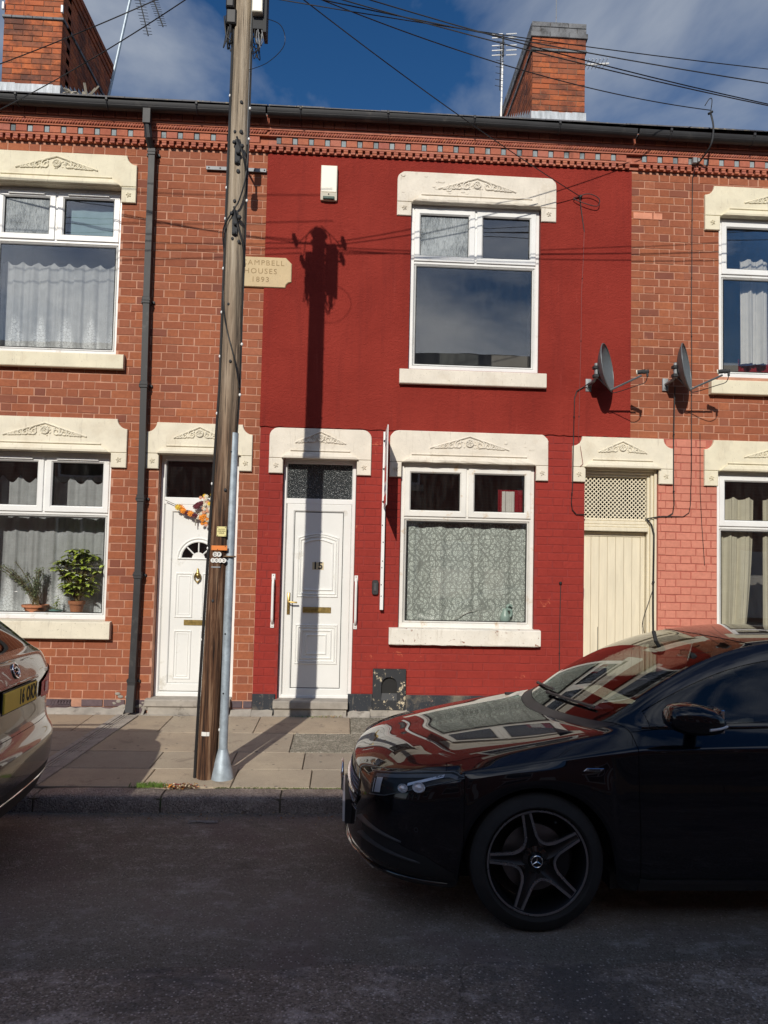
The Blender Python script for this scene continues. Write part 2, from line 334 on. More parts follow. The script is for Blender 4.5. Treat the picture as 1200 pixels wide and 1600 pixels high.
def peeling_black():
    a = NT('peeling_black_paint'); p = a.pos()
    n_ = a.noise(p, 13, 8, 0.78, 0.3)
    big = a.noise(p, 3.5, 2, 0.5)
    f = a.ramp(a.math('ADD', n_, a.math('MULTIPLY', big, 0.25)), [(0.70, 0.0), (0.715, 1.0)])
    c = a.mix(f, (0.022, 0.024, 0.028), (0.62, 0.52, 0.36))
    return a.end(a.bsdf(Base_Color=c, Roughness=0.6, Normal=a.bump(f, -0.6, 0.006)))
M['peel'] = peeling_black()
def wood_pole():
    a = NT('weathered_pole_wood'); p = a.pos()
    g = a.noise(p, 30, 6, 0.65, 0.6, stretch=(1, 1, 0.045))
    g2 = a.noise(p, 75, 4, 0.6, 0.3, stretch=(1, 1, 0.03))
    z = a.n('ShaderNodeSeparateXYZ', {0: p}).outputs['Z']
    low = a.ramp(a.math('ADD', a.math('MULTIPLY', z, 0.16), a.math('MULTIPLY', a.noise(p, 3, 4, 0.6, stretch=(1, 1, 0.3)), 0.5)), [(0.50, 0.0), (0.88, 1.0)])
    dry = a.ramp(g, [(0.32, (0.13, 0.105, 0.08)), (0.5, (0.34, 0.275, 0.20)), (0.68, (0.47, 0.40, 0.31))])
    wet = a.ramp(g, [(0.36, (0.022, 0.013, 0.010)), (0.5, (0.115, 0.055, 0.030)), (0.62, (0.27, 0.165, 0.10))])
    c = a.mix(low, wet, dry)
    c = a.mix(a.ramp(g2, [(0.30, 0.75), (0.42, 0.0)]), c, (0.035, 0.025, 0.02))
    h = a.math('ADD', g, g2)
    return a.end(a.bsdf(Base_Color=c, Roughness=0.85, Specular_IOR_Level=0.25, Normal=a.bump(h, 0.9, 0.012)))
M['pole'] = wood_pole()
def glass_mat(name, tint=(0.985, 0.99, 0.985), ior=1.5, rough=0.0, wob=0.0, smear=0.0, boost=1.0):
    a = NT(name); p = a.pos()
    fr = a.n('ShaderNodeFresnel', {'IOR': ior}).outputs[0]
    if boost != 1.0: fr = a.math('MULTIPLY', fr, boost, clamp=True)
    nb = None
    gl = a.n('ShaderNodeBsdfGlossy', {'Color': (1, 1, 1, 1), 'Roughness': rough})
    if wob:
        nb = a.bump(a.noise(p, 1.3, 2, 0.4), wob, 0.02); a.l(nb, gl.inputs['Normal'])
    tr = a.n('ShaderNodeBsdfTransparent', {'Color': (*tint, 1)})
    sh = a.n('ShaderNodeMixShader', {0: fr, 1: tr.outputs[0], 2: gl.outputs[0]}).outputs[0]
    if smear:
        df = a.n('ShaderNodeBsdfDiffuse', {'Color': (0.7, 0.7, 0.68, 1)})
        s_ = a.math('MULTIPLY', a.ramp(a.noise(p, 7, 6, 0.7, stretch=(3, 3, 0.6)), [(0.4, 0.0), (0.75, 1.0)]), smear)
        sh = a.n('ShaderNodeMixShader', {0: s_, 1: sh, 2: df.outputs[0]}).outputs[0]
    return a.end(sh)
M['glass'] = glass_mat('window_glass', ior=1.62, wob=0.10, smear=0.012, boost=1.35)
M['glass_far'] = glass_mat('window_glass_opposite', (0.2, 0.22, 0.22))
def frosted():
    a = NT('patterned_glass'); p = a.pos()
    v = a.n('ShaderNodeTexVoronoi', {'Vector': p, 'Scale': 95.0}).outputs['Distance']
    n_ = a.noise(p, 120, 4, 0.7)
    sp_ = a.ramp(n_, [(0.60, 0.0), (0.66, 1.0)])
    nb = a.bump(v, 0.9, 0.01)
    b = a.bsdf(Base_Color=a.mix(sp_, (0.03, 0.035, 0.037), (0.55, 0.58, 0.58)), Roughness=0.22, Normal=nb)
    return a.end(b)
M['frosted'] = frosted()
def condensation():
    a = NT('misted_glass'); p = a.pos()
    n_ = a.noise(p, 60, 5, 0.75, stretch=(1.6, 1, 0.35)); b_ = a.noise(p, 3.0, 3, 0.6)
    f = a.ramp(a.math('ADD', a.math('MULTIPLY', n_, 0.6), a.math('MULTIPLY', b_, 0.5)), [(0.42, 0.06), (0.66, 0.6)])
    df = a.n('ShaderNodeBsdfDiffuse', {'Color': (0.62, 0.66, 0.68, 1)}); gl = a.n('ShaderNodeBsdfGlossy', {'Roughness': 0.02}); tr = a.n('ShaderNodeBsdfTransparent', {'Color': (0.8, 0.85, 0.86, 1)})
    m1 = a.n('ShaderNodeMixShader', {0: a.n('ShaderNodeFresnel', {'IOR': 1.6}).outputs[0], 1: tr.outputs[0], 2: gl.outputs[0]})
    return a.end(a.n('ShaderNodeMixShader', {0: f, 1: m1.outputs[0], 2: df.outputs[0]}).outputs[0])
M['misted'] = condensation()
def cloth(name, col, alpha=None, trans=0.3, stripes=0.0):
    """alpha: callable giving opacity socket"""
    a = NT(name); p = a.pos()
    c = a.mix(a.ramp(a.noise(p, 12, 4, 0.6), [(0.3, 0.0), (0.7, 1.0)]), tuple(x*0.9 for x in col), col)
    df = a.n('ShaderNodeBsdfDiffuse', {'Color': c}); tl = a.n('ShaderNodeBsdfTranslucent', {'Color': c})
    sh = a.n('ShaderNodeMixShader', {0: trans, 1: df.outputs[0], 2: tl.outputs[0]}).outputs[0]
    if alpha:
        tr = a.n('ShaderNodeBsdfTransparent'); sh = a.n('ShaderNodeMixShader', {0: alpha(a, p), 1: tr.outputs[0], 2: sh}).outputs[0]
    return a.end(sh)
def damask(a, p):
    s = a.n('ShaderNodeSeparateXYZ', {0: p}); wz = a.noise(p, 3, 2, 0.5)
    x = a.math('ADD', s.outputs['X'], a.math('MULTIPLY', a.math('ADD', wz, a.math('MULTIPLY', a.noise(p, 22, 3, .6), .45)), 0.085)); z = a.math('ADD', s.outputs['Z'], a.math('MULTIPLY', a.noise(p, 18, 3, .6), .045))
    u = a.math('MULTIPLY', x, 1/0.20); v = a.math('MULTIPLY', z, 1/0.27)
    d1 = a.math('ABSOLUTE', a.math('SUBTRACT', a.math('FRACT', a.math('ADD', u, v)), 0.5))
    d2 = a.math('ABSOLUTE', a.math('SUBTRACT', a.math('FRACT', a.math('SUBTRACT', u, v)), 0.5))
    lat = a.math('MINIMUM', d1, d2)
    vo = a.n('ShaderNodeTexVoronoi', {'Vector': p, 'Scale': 58.0, 'Randomness': 0.8}, feature='DISTANCE_TO_EDGE').outputs['Distance']
    vein = a.ramp(vo, [(0.05, 0.0), (0.13, 1.0)])
    band = a.ramp(lat, [(0.05, 1.0), (0.10, 0.15), (0.14, 0.15), (0.20, 1.0)])
    big = a.n('ShaderNodeTexVoronoi', {'Vector': p, 'Scale': 17.0, 'Randomness': 0.6}, feature='DISTANCE_TO_EDGE').outputs['Distance']
    band = a.math('MULTIPLY', band, a.ramp(big, [(0.03, 0.0), (0.09, 1.0)]))
    pat = a.math('MULTIPLY', vein, band)
    return a.math('MULTIPLY_ADD', pat, 0.62, 0.38, clamp=True)
M['damask'] = cloth('damask_lace', (0.86, 0.94, 0.89), damask, 0.05)
def rosenet(z0):
    def f(a, p):
        s = a.n('ShaderNodeSeparateXYZ', {0: p}); zz = a.math('SUBTRACT', s.outputs['Z'], z0)
        band = a.math('MULTIPLY', a.ramp(a.math('MULTIPLY', zz, 1/0.6), [(0.0, 1.0), (0.5, 1.0), (0.62, 0.25), (1.0, 0.12)]), 1.0)
        cx_ = a.math('ABSOLUTE', a.math('SUBTRACT', a.math('FRACT', a.math('MULTIPLY', s.outputs['X'], 1/0.27)), 0.5))
        blob = a.ramp(a.math('ADD', a.math('MULTIPLY', cx_, 1.5), a.math('MULTIPLY', zz, 1.6)), [(0.30, 1.0), (0.75, 0.0)])
        vo = a.n('ShaderNodeTexVoronoi', {'Vector': p, 'Scale': 30.0}, feature='DISTANCE_TO_EDGE').outputs['Distance']
        pet = a.ramp(vo, [(0.02, 0.1), (0.10, 1.0)])
        pat = a.math('MULTIPLY', pet, a.math('MULTIPLY', band, blob))
        return a.math('MULTIPLY_ADD', pat, 0.62, a.math('MULTIPLY_ADD', a.noise(p, 9, 5, .7), .35, .36), clamp=True)
    return f
M['net_upper'] = cloth('rose_net_upper', (0.92, 0.95, 0.98), rosenet(3.86), 0.12)
M['net_lower'] = cloth('rose_net_lower', (0.88, 0.92, 0.95), rosenet(1.06), 0.12)
M['curtain_cream'] = cloth('cream_curtain_cloth', (0.74, 0.70, 0.56), None, 0.15)
M['curtain_white'] = cloth('white_curtain_cloth', (0.82, 0.80, 0.76), None, 0.2)
M['curtain_red'] = cloth('dark_red_cloth', (0.28, 0.02, 0.03), None, 0.1)
M['paleblue'] = cloth('pale_blue_blind', (0.34, 0.50, 0.56), None, 0.2)
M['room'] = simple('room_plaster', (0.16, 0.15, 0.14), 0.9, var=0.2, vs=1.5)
M['leaf'] = simple('glossy_leaf', (0.30, 0.38, 0.04), 0.35, var=0.5, vs=25)
M['leafgrey'] = simple('grey_green_leaf', (0.26, 0.32, 0.17), 0.6, var=0.4, vs=25)
M['stem'] = simple('plant_stem', (0.18, 0.14, 0.06), 0.8)
M['teal'] = simple('teal_glaze', (0.20, 0.42, 0.40), 0.25, var=0.1)
# ================================================================== SETTING
def flag_mat():
    a = NT('worn_paving_flag'); p = a.pos(); oi = a.n('ShaderNodeObjectInfo').outputs['Random']
    c = a.ramp(oi, [(0.0, (0.43, 0.345, 0.245)), (0.3, (0.50, 0.415, 0.30)), (0.55, (0.36, 0.315, 0.245)), (0.8, (0.54, 0.455, 0.33)), (1.0, (0.41, 0.32, 0.22))])
    c = a.mix(a.ramp(a.noise(p, 2.2, 6, 0.65), [(0.35, 0.0), (0.7, 0.6)]), c, (0.26, 0.215, 0.17))
    c = a.mix(a.ramp(a.noise(p, 190, 3, 0.7), [(0.5, 0.0), (0.66, 0.5)]), c, (0.17, 0.14, 0.12))
    c = a.mix(a.ramp(a.noise(p, 260, 2, 0.7), [(0.62, 0.0), (0.7, 0.5)]), c, (0.60, 0.54, 0.44))
    c = a.mix(a.ramp(a.noise(p, 5.5, 7, 0.75, 0.5), [(0.56, 0.0), (0.66, 0.6)]), c, (0.19, 0.155, 0.125))
    gm = a.n('ShaderNodeTexVoronoi', {'Vector': p, 'Scale': 7.0}); gt = a.n('ShaderNodeSeparateColor', {0: gm.outputs['Color']}).outputs[2]
    c = a.mix(a.math('MULTIPLY', a.ramp(gt, [(0.70, 0.0), (0.72, 0.75)]), a.ramp(gm.outputs['Distance'], [(0.08, 1.0), (0.12, 0.0)])), c, (0.11, 0.10, 0.09))
    h = a.math('ADD', a.noise(p, 170, 4, 0.7), a.math('MULTIPLY', a.noise(p, 14, 4, 0.6), 0.8))
    return a.end(a.bsdf(Base_Color=c, Roughness=0.85, Specular_IOR_Level=0.3, Normal=a.bump(h, 0.6, 0.006)))
M['flag'] = flag_mat()
def aggregate(name, stops, scale=230, base_scale=1.5, bs=0.8, patch=None, spec=0.22, cracks=False):
    a = NT(name); p = a.pos()
    v = a.n('ShaderNodeTexVoronoi', {'Vector': p, 'Scale': float(scale)}); 
    t = a.n('ShaderNodeSeparateColor', {0: v.outputs['Color']}).outputs[0]
    c = a.ramp(t, stops)
    big = a.noise(p, base_scale, 6, 0.65)
    c = a.mix(a.ramp(big, [(0.35, 0.0), (0.72, 0.55)]), c, tuple(x*0.6 for x in stops[0][1]))
    c = a.mix(a.ramp(a.noise(p, 5, 7, 0.75, stretch=(1, 1.6, 1)), [(0.52, 0.0), (0.72, 0.5)]), c, tuple(min(1, x*1.5) for x in stops[-1][1]))
    if patch: c = a.mix(a.ramp(a.noise(p, patch[1], 6, 0.7, 0.5), [(patch[2], 0.0), (patch[2]+0.1, 0.8)]), c, patch[0])
    v2 = a.n('ShaderNodeTexVoronoi', {'Vector': p, 'Scale': 75.0}); t2 = a.n('ShaderNodeSeparateColor', {0: v2.outputs['Color']}).outputs[1]
    c = a.mix(a.math('MULTIPLY', a.ramp(t2, [(0.80, 0.0), (0.90, 0.75)]), a.ramp(v2.outputs['Distance'], [(0.25, 1.0), (0.45, 0.0)])), c, tuple(min(1, x*1.25) for x in stops[-1][1]))
    c = a.mix(a.math('MULTIPLY', a.ramp(t2, [(0.10, 0.7), (0.25, 0.0)]), a.ramp(v2.outputs['Distance'], [(0.3, 1.0), (0.5, 0.0)])), c, tuple(x*0.45 for x in stops[0][1]))
    if cracks:
        wv = a.n('ShaderNodeVectorMath', {0: p, 1: a.n('ShaderNodeVectorMath', {0: a.n('ShaderNodeTexNoise', {'Vector': p, 'Scale': 2.5, 'Detail': 6.0}).outputs['Color'], 'Scale': 0.5}, operation='SCALE').outputs[0]}, operation='ADD').outputs[0]
        ck = a.n('ShaderNodeTexVoronoi', {'Vector': wv, 'Scale': 0.8}, feature='DISTANCE_TO_EDGE').outputs['Distance']
        cm = a.math('MULTIPLY', a.ramp(ck, [(0.0, 1.0), (0.006, 0.0)]), a.ramp(a.noise(p, 0.8, 3, 0.5), [(0.60, 0.0), (0.68, 0.6)]))
        c = a.mix(cm, c, (0.018, 0.017, 0.016))
        st_ = a.n('ShaderNodeSeparateXYZ', {0: p}).outputs['Y']
        tr_ = a.ramp(a.math('ABSOLUTE', a.math('SUBTRACT', a.math('FRACT', a.math('MULTIPLY', st_, 0.62)), 0.5)), [(0.12, 0.28), (0.32, 0.0)])
        c = a.mix(a.math('MULTIPLY', tr_, a.noise(p, 3, 4, 0.6, stretch=(0.3, 1, 1))), c, tuple(min(1, x*1.5) for x in stops[-2][1]))
        c = a.mix(a.ramp(a.noise(p, 1.7, 7, 0.75, 0.8, stretch=(0.6, 1.4, 1)), [(0.60, 0.0), (0.70, 0.55)]), c, tuple(x*0.5 for x in stops[0][1]))
    h = a.math('ADD', a.math('ADD', v.outputs['Distance'], v2.outputs['Distance']), a.math('MULTIPLY', a.noise(p, 30, 5, 0.7), 0.6))
    return a.end(a.bsdf(Base_Color=c, Roughness=0.8, Specular_IOR_Level=spec, Normal=a.bump(h, bs, 0.008)))
M['asphalt'] = aggregate('worn_asphalt', [(0.0, (0.170, 0.147, 0.120)), (0.5, (0.245, 0.214, 0.176)), (0.9, (0.315, 0.276, 0.232)), (1.0, (0.42, 0.39, 0.37))], patch=((0.20, 0.155, 0.14), 1.3, 0.5), cracks=True)
M['asphalt_old'] = aggregate('old_reddish_asphalt', [(0.0, (0.175, 0.142, 0.115)), (0.5, (0.285, 0.228, 0.185)), (0.9, (0.37, 0.30, 0.245)), (1.0, (0.58, 0.50, 0.46))], scale=120, bs=1.0, patch=((0.12, 0.11, 0.105), 0.9, 0.52), cracks=True)
M['asphalt_patch'] = aggregate('grey_road_patch', [(0.0, (0.17, 0.17, 0.17)), (0.6, (0.25, 0.25, 0.245)), (1.0, (0.36, 0.36, 0.35))], scale=200)
M['granite'] = aggregate('granite_kerb', [(0.0, (0.24, 0.195, 0.17)), (0.5, (0.36, 0.295, 0.26)), (1.0, (0.52, 0.44, 0.38))], scale=150, base_scale=3, bs=0.9)
M['pebbledash'] = aggregate('exposed_aggregate_flag', [(0.0, (0.17, 0.16, 0.12)), (0.5, (0.30, 0.28, 0.22)), (1.0, (0.50, 0.46, 0.38))], scale=90, base_scale=4, bs=1.0)
M['earth'] = simple('bare_earth', (0.10, 0.08, 0.06), 0.95, bs=0.5)
M['jointdirt'] = simple('gritty_joint', (0.12, 0.10, 0.07), 0.95, var=0.4, vs=20, bs=0.6, dirt=((0.06, 0.10, 0.03), 9, 0.55))

g = MB(); g.box(-250, 250, -250, 250, -1.2, -0.5); tag(g.build('ground', M['earth']), kind='structure')
def road_z(y):
    t = (y+6.6)/4.06        # 0 at the crown, +-1 at the kerbs
    return -0.095-0.075*abs(t)**1.5
g = MB(); ys = [-2.525-8.15*i/40 for i in range(41)]
for i in range(40):
    y0, y1 = ys[i], ys[i+1]
    g.add([(-60, y0, road_z(y0)), (60, y0, road_z(y0)), (60, y1, road_z(y1)), (-60, y1, road_z(y1))], [(0, 1, 2, 3)])
tag(g.build('road', M['asphalt'], smooth=180), kind='structure')
def road_sheet(name, mat, outline_n, outline_f, lift=0.004):
    """strip between two wavy edges given as functions of x"""
    g = MB(); N = 90; rows = 12
    for i in range(N+1):
        x = outline_n[0]+(outline_n[1]-outline_n[0])*i/N
        ya, yb = outline_n[2](x), outline_f(x)
        for k in range(rows+1):
            y = ya+(yb-ya)*k/rows; g.v.append((x, y, road_z(y)+lift))
    for i in range(N):
        for k in range(rows):
            a = i*(rows+1)+k; g.f.append([a, a+rows+1, a+rows+2, a+1]); g.t.append(0); g.m.append(0)
    return tag(g.build(name, mat, smooth=180), kind='structure')
wig = [rnd.uniform(-1, 1) for _ in range(400)]
def wob(x, amp, f=5.0):
    t = (x+40)*f; i = int(t) % 398; k = t-int(t); k = k*k*(3-2*k); return amp*(wig[i]*(1-k)+wig[i+1]*k)
road_sheet('road_resurfacing', M['asphalt_old'], (-14, 14, lambda x: -4.60+wob(x, 0.025)+0.02*x), lambda x: -10.4)
road_sheet('road_patch', M['asphalt_patch'], (-1.02, -0.82, lambda x: -2.70), lambda x: -2.745+wob(x, 0.01, 30), 0.005)

# pavement: a bed with individual flags
g = MB()
g.add([(-60, 0.3, -0.02), (60, 0.3, -0.02), (60, -2.345, -0.064), (-60, -2.345, -0.064), (-60, 0.3, -0.4), (60, 0.3, -0.4), (60, -2.345, -0.4), (-60, -2.345, -0.4)],
      [(0, 1, 2, 3), (3, 2, 6, 7), (4, 5, 6, 7)])
pav = tag(g.build('pavement', M['jointdirt']), kind='structure')
def pz(y): return -0.008+0.0165*(y-0.0)          # top surface falls towards the kerb
def slab(x0, x1, y0, y1, mat, parent=pav, skew=0.0, name='paving_slab', lift=0.0):
    g = 0.004; dz = [rnd.uniform(-0.002, 0.002)+lift for _ in range(4)]; b = 0.004
    cx, cyy = (x0+x1)/2, (y0+y1)/2; z = pz(cyy)
    x0 += g; x1 -= g; y0 += g; y1 -= g
    P_ = [(x0, y0), (x1, y0), (x1+skew, y1), (x0+skew, y1)]
    mb = MB(); V = [(px, py, pz(py)+dz[i]-b) for i, (px, py) in enumerate(P_)]
    I = [(x0+b, y0+b), (x1-b, y0+b), (x1-b+skew, y1-b), (x0+b+skew, y1-b)]
    V += [(px, py, pz(py)+dz[i]) for i, (px, py) in enumerate(I)]
    V += [(px, py, pz(py)-0.03) for (px, py) in P_]
    mb.add(V, [(4, 5, 6, 7)]+[(i, (i+1) % 4, 4+(i+1) % 4, 4+i) for i in range(4)]+[(8+i, 8+(i+1) % 4, (i+1) % 4, i) for i in range(4)])
    return mb.build(name, mat, parent, (cx, cyy, z))
rows = [(-0.78, -0.115), (-1.425, -0.78), (-1.905, -1.425), (-2.345, -1.905)]
starts = [[-5.9, -5.0, -4.1, -3.3, -2.52, -1.72, -0.83, 0.09, 1.0, 1.9, 2.8, 3.7, 4.6, 5.5],
          [-5.5, -4.6, -3.9, -2.95, -2.15, -1.25, -0.44, 0.32, 1.2, 2.1, 3.0, 3.9, 4.8, 5.7],
          [-5.8, -4.9, -4.0, -3.05, -2.25, -1.50, -0.88, -0.30, 0.55, 1.4, 2.3, 3.2, 4.1, 5.0, 5.9],
          [-5.6, -4.8, -3.85, -2.95, -2.35, -1.45, -0.80, -0.22, 0.62, 1.5, 2.4, 3.3, 4.2, 5.1, 6.0]]
for r_, (y0, y1) in enumerate(rows):
    st = starts[r_]
    for i in range(len(st)-1):
        m_ = M['pebbledash'] if (r_ == 1 and abs(st[i]+0.44) < 0.01) or (r_ == 0 and abs(st[i]-0.09) < 0.01) else M['flag']
        slab(st[i], st[i+1], y0, y1, m_)
for i, x in enumerate([-5.9+0.62*k for k in range(19)]): slab(x, x+0.62, -0.112, -0.002, M['cement'], name='edging_slab', lift=-0.002)
# grooved drainage channel running diagonally from the downpipe to the kerb
ch = MB()
A = Vector((-2.16, -0.13)); B = Vector((-2.32, -2.34))
A = Vector((-2.17, -0.15)); B = Vector((-2.29, -2.335))
d = (B-A).normalized(); nn = Vector((-d.y, d.x))
for k in range(5):
    for t, (o0, o1, h) in enumerate([(-0.11, -0.062, 0.012), (-0.055, -0.035, 0.009), (-0.028, -0.008, 0.006), (0.0, 0.02, 0.006), (0.027, 0.05, 0.009), (0.057, 0.105, 0.012)]):
        p0 = A+(B-A)*(k/5)+d*0.004; p1 = A+(B-A)*((k+1)/5)-d*0.004
        V = []
        for p in (p0, p1):
            for o in (o0, o1): q = p+nn*o; V.append((q.x, q.y, pz(q.y)+h))
        for p in (p0, p1):
            for o in (o0, o1): q = p+nn*o; V.append((q.x, q.y, pz(q.y)-0.02))
        ch.add(V, [(0, 1, 3, 2), (0, 1, 5, 4), (2, 3, 7, 6), (0, 2, 6, 4), (1, 3, 7, 5)])
tag(ch.build('drainage_channel', M['cement'], pav))
# kerb
g = MB(); g.box(-60, 60, -2.52, -2.35, -0.4, -0.075); kerb = tag(g.build('kerb', M['jointdirt']), kind='structure')
xk = -6.16+0.0
joints = [-5.8, -4.9, -4.0, -3.05, -2.14, -1.26, -0.42, 0.52, 1.45, 2.4, 3.3, 4.2, 5.1, 6.0]
for a_, b_ in zip(joints, joints[1:]):
    mb = MB(); x0, x1 = a_+0.007, b_-0.007; n_ = 10; V = []
    prof = [(-2.352, -0.10), (-2.352, -0.060), (-2.36, -0.052), (-2.50, -0.056), (-2.522, -0.066), (-2.531, -0.09), (-2.538, -0.30)]
    for i in range(n_+1):
        x = x0+(x1-x0)*i/n_
        e = 0.006 if i in (0, n_) else 0
        for j, (y, z) in enumerate(prof):
            V.append((x, y+(rnd.uniform(-0.002, 0.003) if j > 2 else 0)+(e if j > 2 else 0), z+(rnd.uniform(-0.003, 0.002)-e if 0 < j < 6 else 0)))
    m_ = len(prof); F = [(i*m_+j, i*m_+j+1, (i+1)*m_+j+1, (i+1)*m_+j) for i in range(n_) for j in range(m_-1)]
    F += [tuple(range(m_)), tuple(n_*m_+j for j in range(m_))]
    mb.add(V, F); mb.build('kerb_stone', M['granite'], kerb, ((x0+x1)/2, -2.44, -0.1), smooth=50)
# the far side of the street, behind the camera
g = MB(); g.box(-60, 60, -13.6, -10.66, -0.4, -0.03); tag(g.build('pavement_opposite', M['flag']), kind='structure')

# weeds and litter
def blades(name, mat, spots, label, cat, n, h, spread):
    mb = MB()
    for (x, y, z) in spots:
        for _ in range(n):
            a = rnd.uniform(0, 2*pi); r = abs(rnd.gauss(0, spread)); bx, by = x+r*math.cos(a)*1.8, y+r*math.sin(a)*0.5
            hh = h*rnd.uniform(0.4, 1.1); w = 0.0025; l = rnd.uniform(-0.6, 0.6)*hh; q = rnd.uniform(0, pi)
            dx, dy = w*math.cos(q), w*math.sin(q)
            mb.add([(bx-dx, by-dy, z), (bx+dx, by+dy, z), (bx+l*0.4+dx*.6, by-dy*.6, z+hh*0.6), (bx+l, by+l*0.3, z+hh)], [(0, 1, 2), (0, 2, 3)])
    return tag(mb.build(name, mat, recalc=False), label, cat, kind='stuff')
M['grass'] = simple('fresh_grass', (0.11, 0.19, 0.03), 0.6, var=0.4, vs=30)
M['moss'] = simple('dull_moss', (0.10, 0.13, 0.035), 0.9, var=0.5, vs=30)
blades('grass', M['grass'], [(-1.41, -2.345, -0.05), (-1.36, -2.34, -0.05), (-1.30, -2.345, -0.05), (-1.45, -2.35, -0.05)], 'small bright green grass tuft growing in the kerb joint left of the wooden pole', 'grass', 75, 0.042, 0.022)
sp_ = [(x/100+rnd.uniform(-.01, .01), -2.345, -0.055) for x in range(-90, 5, 3)]
blades('moss', M['moss'], sp_, 'thin line of green moss along the kerb joint in front of the red house', 'moss', 26, 0.012, 0.010)
blades('weeds', M['grass'], [(0.02-0.52+i*0.05, -0.125, -0.01) for i in range(8)], 'little weeds under the doorstep of number 15', 'weeds', 12, 0.02, 0.015)
def litter(name, cols, cx, cyy, z, n, sx, sy_, label, cat, h=0.02):
    mats = [simple(name+'_%s' % c, col, 0.7, var=0.3) for c, col in cols]; mb = MB()
    for i in range(n):
        x = cx+rnd.gauss(0, sx); y = cyy+rnd.gauss(0, sy_); zz = z+rnd.uniform(0.002, h); r = rnd.uniform(0.006, 0.016)
        a = rnd.uniform(0, pi); t = Vector((math.cos(a), math.sin(a), rnd.uniform(-.5, .5)))*r; s_ = Vector((-math.sin(a), math.cos(a), rnd.uniform(-.5, .5)))*r*0.5
        c = Vector((x, y, zz)); up = Vector((0, 0, r*0.35))
        mb.add([c-t, c+s_+up, c+t, c-s_+up], [(0, 1, 2), (0, 2, 3)], mi=rnd.randrange(len(mats)))
    return tag(mb.build(name, mats, recalc=False), label, cat, kind='stuff')
litter('fallen_petals', [('red', (0.25, 0.02, 0.015)), ('orange', (0.62, 0.25, 0.03)), ('tan', (0.45, 0.33, 0.18)), ('brown', (0.14, 0.07, 0.03)), ('pale', (0.6, 0.5, 0.35))], -1.155, -2.36, -0.052, 230, 0.06, 0.022, 'heap of red and orange flower petals at the foot of the wooden pole', 'petals', 0.03)
litter('dead_leaves', [('brown', (0.30, 0.16, 0.06)), ('tan', (0.45, 0.32, 0.16)), ('green', (0.2, 0.24, 0.06))], -0.12, -0.135, -0.008, 50, 0.07, 0.014, 'dry leaves lying under the step of door number 15', 'leaves', 0.015)

gm_ = [simple('grit_a', (.30, .26, .22), .9, var=.4), simple('grit_b', (.14, .12, .10), .9, var=.4), simple('grit_c', (.45, .33, .20), .8, var=.4)]; mb = MB()
for _ in range(1500):
    x = rnd.uniform(-3.2, 1.6); y = -2.545-abs(rnd.gauss(0, .10)); r = rnd.uniform(.0015, .006); z = road_z(y)+r*.5
    mb.add([(x-r, y, z), (x, y-r*.8, z), (x+r, y+r*.3, z), (x, y+r, z), (x, y, z+r)], [(0, 1, 4), (1, 2, 4), (2, 3, 4), (3, 0, 4)], mi=rnd.randrange(3))
for _ in range(500):
    x = rnd.uniform(-3.2, 3.2); y = rnd.choice([-.125, -.785, -1.43, -1.91, -2.34])+rnd.gauss(0, .02); r = rnd.uniform(.0012, .004); z = pz(y)+.002
    mb.add([(x-r, y, z), (x, y-r*.8, z), (x+r, y+r*.3, z), (x, y+r, z), (x, y, z+r)], [(0, 1, 4), (1, 2, 4), (2, 3, 4), (3, 0, 4)], mi=rnd.randrange(3))
tag(mb.build('grit', gm_, recalc=False), 'loose grit and crumbs lying along the kerb and in the paving joints', 'grit', kind='stuff')
litter('gutter_leaves', [('brown', (0.26, 0.14, 0.06)), ('tan', (0.42, 0.31, 0.16))], -.55, -2.60, -.168, 26, .5, .035, 'few dry leaves in the gutter below the kerb stones', 'leaves', .012)
# ================================================================== HOUSES
CH = 0.0851            # course height
BZ = 0.13              # bottom of the first red course
def vis_size(x, z, w, h):
    d2 = x*x+7.9*7.9+(z-1.66)**2; f_ = 1155/math.sqrt(d2)
    p = Vector((x, 0, z))-CAM; zz = p.dot(fwd); px = 600+1155*p.dot(r2)/zz; py = 814-1155*p.dot(u2)/zz
    vis = -10 < px < 1210 and -10 < py < 1610
    if 545 < px and py > 1180: vis = False
    return (w*h*f_*f_ if vis else 0)
BRICKDATA = {}
def brick_data(kind, mat, var):
    k = (kind, mat.name, var)
    if k not in BRICKDATA:
        w = {'S': 0.2155, 'H': 0.103}[kind]; h = CH-0.0085; mb = MB()
        j = lambda a: rnd.uniform(-a*1.8, a*1.8); b = 0.0035; x0, x1, z0, z1 = -w/2+j(.002), w/2+j(.002), -h/2+j(.0012), h/2+j(.0012)
        V = [(x0, 0.03, z0), (x1, 0.03, z0), (x1, 0.03, z1), (x0, 0.03, z1)]
        V += [(x0+j(.002), b, z0+j(.001)), (x1+j(.002), b, z0+j(.001)), (x1+j(.002), b, z1+j(.001)), (x0+j(.002), b, z1+j(.001))]
        V += [(x0+b+j(.001), j(.0008), z0+b), (x1-b+j(.001), j(.0008), z0+b), (x1-b, j(.0008), z1-b+j(.001)), (x0+b, j(.0008), z1-b+j(.001))]
        mb.add(V, [(8, 9, 10, 11), (4, 5, 9, 8), (5, 6, 10, 9), (6, 7, 11, 10), (7, 4, 8, 11), (0, 1, 5, 4), (1, 2, 6, 5), (2, 3, 7, 6), (3, 0, 4, 7)], tint=rnd.random()*0.999+0.001)
        BRICKDATA[k] = mb.data('brick', mat)
    return BRICKDATA[k]
